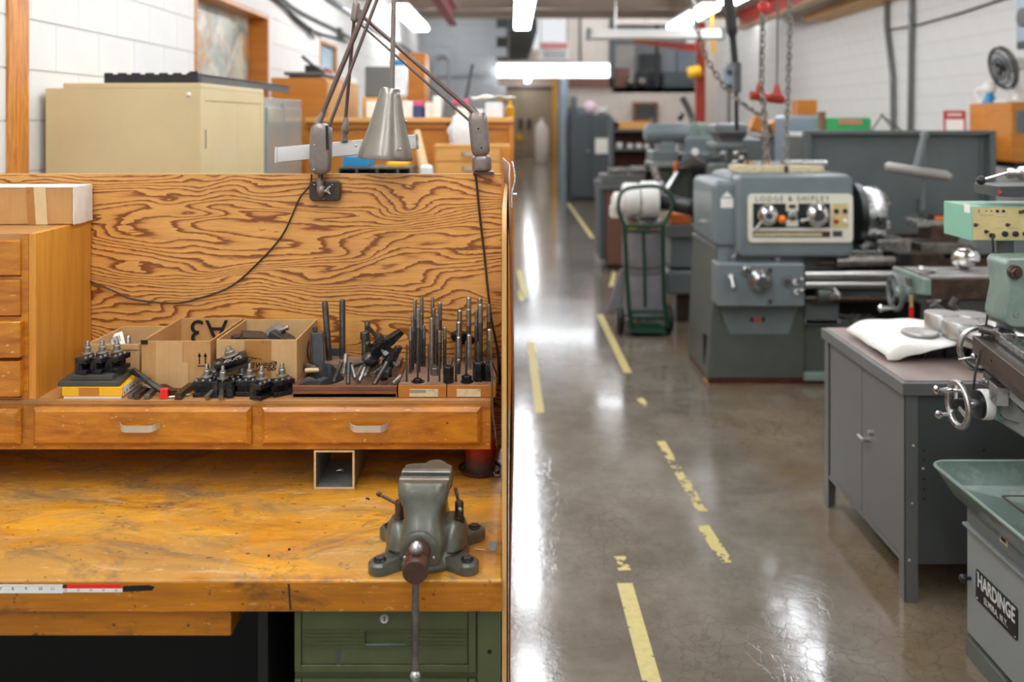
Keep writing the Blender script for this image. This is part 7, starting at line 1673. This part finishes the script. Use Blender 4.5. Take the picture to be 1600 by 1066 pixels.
one('pale_jar', MB().rev([(.06, 0), (.07, .05), (.065, .16), (.04, .18)], (X_(1222, 10.6), 10.62, zr), n=14), M['label'], 'pale yellow jar standing on the parts cabinet', 'jar').location.y = 11.0
# chains and hoists
def chain(pts, lab, r=.025, w=.0062, nm='hoist_chain'):
    p = spline(pts, 8); L = [0]
    for a, b in zip(p, p[1:]): L.append(L[-1] + (b - a).length)
    pitch = r*1.65; mb = MB(); n = int(L[-1]/pitch); j = 0
    for i in range(n):
        s_ = i*pitch
        while j < len(L) - 2 and L[j+1] < s_: j += 1
        f = (s_ - L[j])/max(1e-6, L[j+1] - L[j]); c = p[j].lerp(p[j+1], f); d = (p[j+1] - p[j]).normalized()
        u = d.orthogonal().normalized() if abs(d.z) < .95 else V((1, 0, 0)); b_ = d.cross(u)
        u, b_ = (u*.7 + b_*.7, b_*.7 - u*.7) if i % 2 else (u*.7 - b_*.7, u*.7 + b_*.7)
        mb.tube([c + d*r*1.15*math.cos(2*math.pi*q/10) + u*r*.62*math.sin(2*math.pi*q/10) for q in range(10)], w, 5, 0, True)
    return tag(build(nm, mb, M['iron']), lab, 'chain')
chain([at(1194, -30, 6.6), at(1192, 60, 6.6), at(1191, 150, 6.6), at(1194, 200, 6.55), at(1196, 262, 6.45)], 'left long hoist chain hanging onto the lathe headstock')
chain([at(1235, -30, 6.6), at(1234, 60, 6.6), at(1231, 150, 6.6), at(1228, 256, 6.45)], 'right long hoist chain hanging onto the lathe headstock')
chain([at(1192, 150, 6.55), at(1197, 200, 6.5), at(1200, 258, 6.4)], 'short doubled chain below the red spreader bar')
chain([at(1075, -20, 6.9), at(1086, 30, 6.9), at(1104, 90, 6.9), at(1134, 138, 6.9), at(1156, 158, 6.85), at(1190, 182, 6.6)], 'chain sagging across from the upper middle to the left hoist chain', .028)
t = thing('spreader_bar', 'rust red round spreader bar hung between the two hoist chains', 'spreader bar', at(1200, 153, 6.95))
build('bar', MB().tube([at(1172, 149, 6.95), at(1174, 149, 6.95), at(1222, 155, 6.95), at(1225, 155, 6.95)], [.028, .036, .036, .028], 16), M['redbeam'], t)
for px, py in ((1187, 146), (1214, 149)): build('clevis', MB().hexa([at(px - 9, py + 3, 6.90), at(px + 9, py + 3, 6.90), at(px + 9, py + 3, 6.97), at(px - 9, py + 3, 6.97)], [at(px - 3, py - 18, 6.92), at(px + 3, py - 18, 6.92), at(px + 3, py - 18, 6.95), at(px - 3, py - 18, 6.95)]), M['redbeam'], t, bevel=.008)
build('hang_wire', MB().tube([at(1214, 132, 6.93), at(1216, -40, 6.93)], .006, 6), M['dkiron'], t); build('hang_wire', MB().tube([at(1187, 130, 6.93), at(1190, -40, 6.93)], .006, 6), M['dkiron'], t)
t = thing('hook_block', 'bright red hook block at the top of the left hoist chain', 'hook block', at(1193, 12, 6.5))
build('block', MB().ball(at(1193, 11, 6.5), .042, 14, sy=.7), M['redhot'], t, bevel=0); build('cheek_plate', MB().prism(rrect(.05, .06, .015, 4, X_(1193, 6.46), H_(10, 6.46)), 6.455, 6.47, 'y'), M['red'], t); build('hanger', MB().tube([at(1193, 2, 6.5), at(1193, -60, 6.5)], .012, 8), M['dkiron'], t)
tag(build('festoon_cable', MB().tube(spline([at(1132, -40, 8), at(1138, 0, 8), at(1144, 50, 8), at(1148, 95, 8), at(1150, 130, 8), at(1151, 190, 8), at(1152, 204, 8)], 6), [.05]*13 + [.03]*12 + [.018]*12, 10), M['black']), 'thick black cable bundle hanging down above the far machines', 'cable')
t = thing('control_pendant', 'dark grey hoist control pendant hanging on the black cable bundle', 'pendant', at(1150, 130, 7.95)); bx('case', X_(1145, 7.93), X_(1156, 7.93), 7.87, 7.945, H_(145, 7.93), H_(98, 7.93), 'gdark', t, .01); build('button', MB().ball(at(1150, 115, 7.87), .014, 8), M['blackp'], t)
t = thing('wall_switch_box', 'pale grey two button switch box left of the black cable', 'switch box', at(1140, 120, 15.5)); bx('post', X_(1138, 15.6), X_(1142, 15.6), 15.6, 15.7, 0, H_(100, 15.6), 'gmach', t, 0); bx('case', X_(1132, 15.5), X_(1148, 15.5), 15.5, 15.6, H_(142, 15.5), H_(104, 15.5), 'lockblue', t, .02)
for py in (113, 135): build('button', MB().cyl(at(1140, py, 15.5), at(1140, py, 15.46), .045, n=16), M['blackp'], t)
# jib crane
jb = thing('jib_crane', 'red jib crane with post and slanting arm before the storage loft', 'crane', (X_(1094, 16), 16, 0))
bx('post', X_(1087, 16), X_(1101, 16), 15.93, 16.07, 0, H_(35, 16), 'redbeam', jb, .01); build('arm', MB().hexa([at(990, 67, 17.5), at(1098, 83, 15.9), at(1098, 83, 16.0), at(990, 67, 17.6)], [at(990, 62, 17.5), at(1098, 68, 15.9), at(1098, 68, 16.0), at(990, 62, 17.6)]), M['redbeam'], jb, bevel=.005)
t = thing('chain_hoist', 'yellow chain hoist hanging from the red jib crane arm', 'hoist', at(1086, 112, 15.7)); build('drum', MB().cyl(at(1075, 115, 15.7), at(1095, 110, 15.7), .10, n=20), M['yellow'], t, bevel=.02); build('hang_chain', MB().tube([at(1087, 104, 15.7), at(1090, 79, 15.93)], .02, 6), M['iron'], t); build('hook', MB().tube([at(1086, 118, 15.7), at(1085, 124, 15.7), at(1082, 126, 15.7)], .02, 6), M['dkiron'], t)
one('yellow_strap', MB().hexa([at(1112, 82, 13), at(1119, 82, 13), at(1119, 82, 13.05), at(1112, 82, 13.05)], [at(1109, -2, 13), at(1112, -2, 13), at(1112, -2, 13.05), at(1109, -2, 13.05)]), M['yellow'], 'yellow lifting strap hanging right of the red crane post', 'strap')
# loft goods
zl = hb(137) + .001
def loft(px0, px1, py0, Z, d, m, nm, lab, cat, rz_=0, py1=None):
    z0_ = zl if py1 is None else H_(py1, Z); mb = MB().box(X_(px0, Z), X_(px1, Z), Z, Z + d, z0_, H_(py0, Z)); return one(nm, mb, M[m], lab, cat, bevel=.02)
loft(960, 984, 106, 22.4, .5, 'umber', 'brown_crate', 'brown crate at the left of the storage loft', 'crate'); loft(994, 1020, 112, 22.5, .6, 'blackp', 'black_machine', 'black machine part standing in the middle of the loft', 'machine'); loft(1036, 1086, 112, 22.4, .7, 'locker', 'dark_machine', 'long dark machine lying at the right of the loft', 'machine')
loft(964, 992, 70, 23.6, .4, 'white', 'white_boards', 'white boards leaning at the back left of the loft', 'boards'); loft(1058, 1088, 76, 23.8, .3, 'lockblue', 'pale_cabinet', 'pale grey cabinet at the back right of the loft', 'cabinet'); loft(1000, 1034, 84, 23.4, .3, 'gdark', 'grey_crate', 'dark grey crate stack behind the loft post', 'crate')
loft(1024, 1030, 40, 22.2, .1, 'blackp', 'loft_post', 'dark upright post in the middle of the loft', 'post')
for px, lab in ((985, 'round bright fitting at the left of the loft floor'), (1003, 'round bright fitting on the loft beside the black machine')):
    one('loft_fitting', MB().ball((X_(px, 22.25), 22.25, zl + .13), .13, 12), M['iron'], lab, 'fitting')
# lockers, post, drum, shelf
Zk_ = 19.9; lk = thing('grey_locker', 'dark grey steel locker with a paper notice at the end of the aisle', 'locker', (X_(922, Zk_), 20.1, 0))
bx('body', X_(891, Zk_), X_(955, Zk_), Zk_, Zk_ + .5, .05, H_(179, Zk_), 'locker', lk, .01); bx('door', X_(893, Zk_), X_(922, Zk_), Zk_ - .02, Zk_, .1, H_(181, Zk_), 'locker', lk, .006); bx('door', X_(923, Zk_), X_(953, Zk_), Zk_ - .02, Zk_, .1, H_(181, Zk_), 'locker', lk, .006); bx('plinth', X_(892, Zk_), X_(954, Zk_), Zk_ + .02, Zk_ + .45, 0, .05, 'blackp', lk, 0)
bx('paper_notice', X_(930, Zk_), X_(950, Zk_), Zk_ - .026, Zk_ - .02, H_(240, Zk_), H_(216, Zk_), 'paper', lk, 0); build('latch', MB().ball(at(919, 236, Zk_ - .04), .03, 8), M['steel'], lk)
zk = H_(179, Zk_) + .001
one('white_bowl', MB().rev([(.05, 0), (.13, .05), (.15, .15), (.12, .16)], (X_(942, 20.1), 20.1, zk), n=16), M['white'], 'white bowl on top of the grey locker', 'bowl'); one('pink_bag', MB().ball((X_(922, 20.1), 20.15, zk + .15), .14, 12, sz=1.05), paint('pale_pink', '#e7c9d2', .7), 'pale pink bag on top of the grey locker', 'bag'); one('dark_can', MB().rev([(.08, 0), (.08, .35), (.05, .4)], (X_(896, 20.1), 20.1, zk), n=14), M['locker'], 'dark can at the left end of the locker top', 'can')
for i in range(5):
    y = 20.45 + i*.93; t = thing('blue_grey_locker', ('nearest', 'second', 'middle', 'fourth', 'farthest')[i] + ' blue grey locker of the row along the passage', 'locker', (1.45, y + .45, 0), 0, 'blue grey lockers along the passage')
    if y > 21.4: x0 = 1.24
    else: x0 = 1.24
    bx('body', x0, 1.31 if 21.2 < y < 22.4 else 1.8, y, y + .9, 0, 2.0, 'lockblue', t, .008); bx('door', x0 - .015, x0, y + .03, y + .87, .1, 1.95, 'lockblue', t, .004)
one('round_column', MB().cyl((X_(881, 20.2), 20.2, 0), (X_(881, 20.2), 20.2, H_(124, 20.2)), .10, n=20), M['lockblue'], 'pale blue grey column rising beside the grey locker', 'column').name = 'support_post'
one('white_tank', MB().rev([(.24, 0), (.27, .05), (.27, 1.3), (.2, 1.5), (.08, 1.58), (.08, 1.75)], (1.15, 36, 0), n=24), M['white'], 'white tank standing far down the passage before the doors', 'tank')
one('yellow_placard', MB().box(X_(806, 42.85), X_(817, 42.85), 42.85, 42.93, H_(219, 42.85), H_(210, 42.85)), M['yellow'], 'yellow placard on the left far door', 'placard')
sg = thing('danger_sign', 'white wall sign with red heading high above the passage', 'sign', at(865, 80, 21.8)); bx('board', X_(842, 21.85), X_(889, 21.85), 21.8, 21.85, H_(94, 21.85), H_(66, 21.85), 'white', sg, 0); bx('red_heading', X_(845, 21.8), X_(887, 21.8), 21.78, 21.8, H_(76, 21.8), H_(67, 21.8), paint('faded_sign_red', '#d98a86', .6), sg, 0)
for i in range(3): bx('print_line', X_(849, 21.8), X_(884, 21.8), 21.79, 21.8, H_(82 + i*4, 21.8), H_(80.5 + i*4, 21.8), 'gcab', sg, 0)
for px in (845, 886): build('hang_wire', MB().tube([at(px, 66, 21.82), at(px, 0, 21.82)], .01, 5), M['dkiron'], sg)
sh = thing('steel_shelf', 'dark steel shelving with brown back board beyond the brown bench', 'shelving', (X_(990, 15), 15.3, 0))
Zs_ = 15.0
for px in (955, 1020): bx('post', X_(px, Zs_), X_(px + 4, Zs_), Zs_, Zs_ + .5, 0, H_(184, Zs_), 'locker', sh, 0)
bx('back_board', X_(957, Zs_), X_(1023, Zs_), Zs_ + .48, Zs_ + .5, 0, H_(190, Zs_), 'rust', sh, 0)
shz = []
for py in (206, 236, 268): bx('shelf_board', X_(957, Zs_), X_(1023, Zs_), Zs_, Zs_ + .48, H_(py, Zs_), H_(py - 4, Zs_), 'locker', sh, 0); shz.append(H_(py - 4, Zs_))
sit('tan_box', 'long tan box on the top board of the dark shelving', 'box', 967, 1018, 190, shz[0], 15.05, .3, 'oakl')
for i, (px0, px1, k_, lab) in enumerate(((962, 974, 1, 'round white pot on the middle board of the dark shelving, left'), (980, 990, 1, 'round white pot second from the left on the dark shelving'), (994, 1004, 1, 'small white pot third from the left on the dark shelving'), (1007, 1016, 1, 'white pot at the right end of the middle board of the dark shelving'))):
    r_ = (px1 - px0)/2*Zs_/F; one('white_pot', MB().rev([(r_*.7, 0), (r_, r_*.6), (r_, r_*1.3), (r_*.7, r_*1.5)], (X_((px0 + px1)/2, 15.05), 15.05 + r_, shz[k_] + .001), n=16), M['white'], lab, 'pot')
vt = thing('wall_vent', 'wood framed dark louvred vent on the beige back wall', 'vent', at(1008, 175, 21.9)); frame_ = MB()
x0, x1, z0_, z1_ = X_(989, 21.9), X_(1028, 21.9), H_(192, 21.9), H_(160, 21.9)
for a in ((x0, x0 + .06, z0_, z1_), (x1 - .06, x1, z0_, z1_), (x0 + .06, x1 - .06, z1_ - .06, z1_), (x0 + .06, x1 - .06, z0_, z0_ + .1)): frame_.box(a[0], a[1], 21.88, 22.0, a[2], a[3])
build('frame', frame_, M['brownb'], vt)
for i in range(6): bx('louvre', x0 + .06, x1 - .06, 21.92, 21.97, z0_ + .11 + i*.052, z0_ + .145 + i*.052, 'locker', vt, 0)
# right hand wall goods
sr = thing('storage_rack', 'white topped storage rack along the wall behind the splash screen', 'rack', (3.7, 9.0, 0))
bx('top_board', X_(1262, 8.6), 4.4, 8.6, 9.3, 1.60, 1.635, 'white', sr, .004); bx('body', X_(1264, 8.6), 4.38, 8.62, 9.28, 0, 1.599, 'gcab', sr, .004)
SRt = 1.6355
bg = thing('blue_grey_cabinet', 'blue grey steel cabinet with rounded edge left of the splash screen', 'cabinet', (X_(1256, 9.6), 9.8, 0)); bx('body', X_(1230, 9.6), X_(1282, 9.6), 9.6, 10.1, 0, H_(180, 9.6), 'lockblue', bg, .04)
sit('orange_carton', 'orange carton standing on the blue grey cabinet', 'carton', 1246, 1277, 156, H_(180, 9.6), 9.65, .22, 'oak')
gb_ = sit('green_case', 'green case with red label band on the storage rack', 'case', 1293, 1362, 184, SRt, 8.75, .35, 'green', .02); build('label_band', MB().box(X_(1310, 8.745), X_(1347, 8.745), 8.742, 8.75, H_(194, 8.745), H_(187, 8.745)), paint('faded_red_label', '#c8786a', .6), None); o = bpy.data.objects['label_band']; o.parent = gb_; o.matrix_parent_inverse = Mx.Translation(-gb_.location)
sit('brown_can', 'brown can standing left of the green case', 'can', 1281, 1291, 174, SRt, 8.8, .08, 'umber', .015)
tp_m = MB(); apx = at(1378, 180, 8.8)
for q in ((1360, 206, 8.7), (1412, 204, 8.7), (1398, 206, 9.1)): e_ = at(*q); e_.z = SRt + .006; tp_m.tube([apx, e_], .008, 6)
tp_m.ball(apx, .016, 8); one('wire_tripod', tp_m, M['dkiron'], 'thin dark wire tripod standing on the storage rack', 'tripod')
t = thing('red_sign_stand', 'red framed sign holder with white sheet leaning on the storage rack', 'sign', (X_(1492, 9.0), 9.0, SRt), (R(-6), 0, R(-14)), local=True)
build('frame', MB().box(-.10, -.08, -.006, .006, 0, .215).box(.08, .10, -.006, .006, 0, .215).box(-.08, .08, -.006, .006, .13, .215).box(-.08, .08, -.006, .006, 0, .012), M['red'], t, bevel=.003); build('white_sheet', MB().box(-.08, .08, -.004, .004, .012, .13), M['white'], t); build('heading', MB().box(-.065, .065, -.0075, -.006, .165, .185), M['paper'], t)
for x, lab in ((585, 'kinked'), (624, 'straight')):
    X = 4.80
    if lab == 'kinked': pts = [(1384, -10), (1384, 40), (1388, 75), (1393, 120), (1394, 205)]
    else: pts = [(1424, -10), (1423, 100), (1421.5, 206)]
    Zp = X*F/x; tag(build('wall_pipe', MB().tube([V((X, Zp + (k_[0] - pts[0][0])*-.0, H_(k_[1], Zp))) + V((0, -(k_[0] - pts[0][0])*Zp/ x, 0)) for k_ in pts], .032, 10), M['umber' if 0 else 'gcab'], None), f'{lab} grey pipe running up the white right hand wall', 'pipe')
one('surface_conduit', MB().tube([V((4.82, Z_, 2.93 + .05*math.sin(Z_))) for Z_ in (7, 8, 9, 10, 11, 12)], .012, 6), M['black'], 'black cable running high along the right hand wall', 'cable')
wcb = thing('wall_cabinet', 'orange wooden wall cabinet with round knob, under the fan', 'cabinet', (4.65, 8.6, 1.38))
bx('carcass', 4.46, 4.845, 8.25, 9.02, 1.385, 1.915, 'oak', wcb, .003); ys = 4.45*F/(1543 - 800)
for a, b in ((8.255, ys - .003), (ys + .003, 9.015)): bx('door', 4.445, 4.46, a, b, 1.39, 1.91, 'oak', wcb, .003)
yk = 4.44*F/(1553 - 800); build('knob', MB().rev([(.01, 0), (.01, .02), (.024, .03), (.020, .045), (.002, .05)], (4.445, yk, H_(212, yk)), (-1, 0, 0), 16), M['white'], wcb)
bx('grey_panel', X_(1588, 8.24), X_(1588, 8.24) + .2, 8.235, 8.25, H_(207, 8.24), H_(173, 8.24), 'gmach', wcb, .008)
bx('wall_bracket', 4.5, 4.845, 8.3, 8.97, 1.33, 1.385, 'blackp', wcb, 0)
ft = 1.9155; fan = thing('desk_fan', 'white desk fan with dark round wire guard on the wall cabinet', 'fan', (4.6, 8.55, ft))
fc = at(1565, 107, 8.55); fax = V((-.95, -.05, -.24)).normalized()
for r_, off in ((.195, .0), (.195, -.03), (.15, .02), (.10, .025), (.05, .027)): build('guard_ring', MB().torus(fc + fax*off, fax, r_, .006 if r_ < .19 else .009, 36, 6), M['black'], fan)
gr = MB(); U_ = fax.orthogonal().normalized(); B_ = fax.cross(U_)
for i in range(28): d_ = U_*math.cos(i*math.pi/14) + B_*math.sin(i*math.pi/14); gr.tube([fc + fax*.027 + d_*.03, fc + fax*.02 + d_*.15, fc + d_*.195], .003, 4); gr.tube([fc - fax*.03 + d_*.195, fc - fax*.06 + d_*.06], .003, 4)
build('guard_wires', gr, M['black'], fan)
for i in range(4):
    a0_ = i*math.pi/2; q = []
    for r_ in (.03, .09, .15, .175): q.append([fc - fax*.012 + (U_*math.cos(a0_ + t_) + B_*math.sin(a0_ + t_))*r_ + fax*.02*t_ for t_ in (-.35, 0, .45)])
    build('blade', MB().add([p for r_ in q for p in r_], [(j*3 + k_, j*3 + k_ + 1, j*3 + k_ + 4, j*3 + k_ + 3) for j in range(3) for k_ in range(2)]), M['clear'], fan, solid=.003)
build('hub', MB().cyl(fc - fax*.02, fc + fax*.02, .03, n=16), M['blackp'], fan); build('motor_housing', MB().rev([(.03, 0), (.06, .02), (.065, .12), (.05, .16)], fc - fax*.05, -fax, 20), M['white'], fan)
bp = fc - fax*.14; build('stand', MB().tube([bp, V((bp.x + .0, bp.y, ft + .03))], .03, 12), M['white'], fan); build('foot', MB().box(bp.x - .16, min(bp.x + .12, 4.84), bp.y - .14, bp.y + .1, ft + .001, ft + .03), M['white'], fan, bevel=.012)
gl = at(1548, 147, 8.75); t = thing('blue_globe', 'blue and white ball shaped bottle standing left of the fan', 'bottle', (4.5, 8.80, ft))
build('blue_foot', MB().rev([(.07, 0), (.05, .05), (.035, .09), (.05, .12)], (4.53, 8.80, ft), n=18), M['blue'], t); build('white_ball', MB().ball((4.53, 8.80, ft + .15), .065, 16), M['white'], t); build('white_handle', MB().tube(spline([(4.50, 8.86, ft + .15), (4.48, 8.96, ft + .12), (4.5, 8.95, ft + .03), (4.52, 8.88, ft + .02)], 5), .016, 8), M['white'], t)
sp_ = thing('wall_heater', 'pale blue box with round dark opening high on the right wall', 'heater', (4.7, 7.95, 2.4)); bx('case', 4.52, 4.845, 7.6, 8.33, H_(78, 8.3), 3.05, 'lockblue', sp_, .02)
build('round_opening', MB().cyl((4.52, 8.21, H_(27, 8.2)), (4.505, 8.21, H_(27, 8.2)), .085, n=20), M['blackp'], sp_); bx('dark_slot', 4.51, 4.52, 8.12, 8.29, H_(76, 8.3), H_(66, 8.3), 'blackp', sp_, 0)
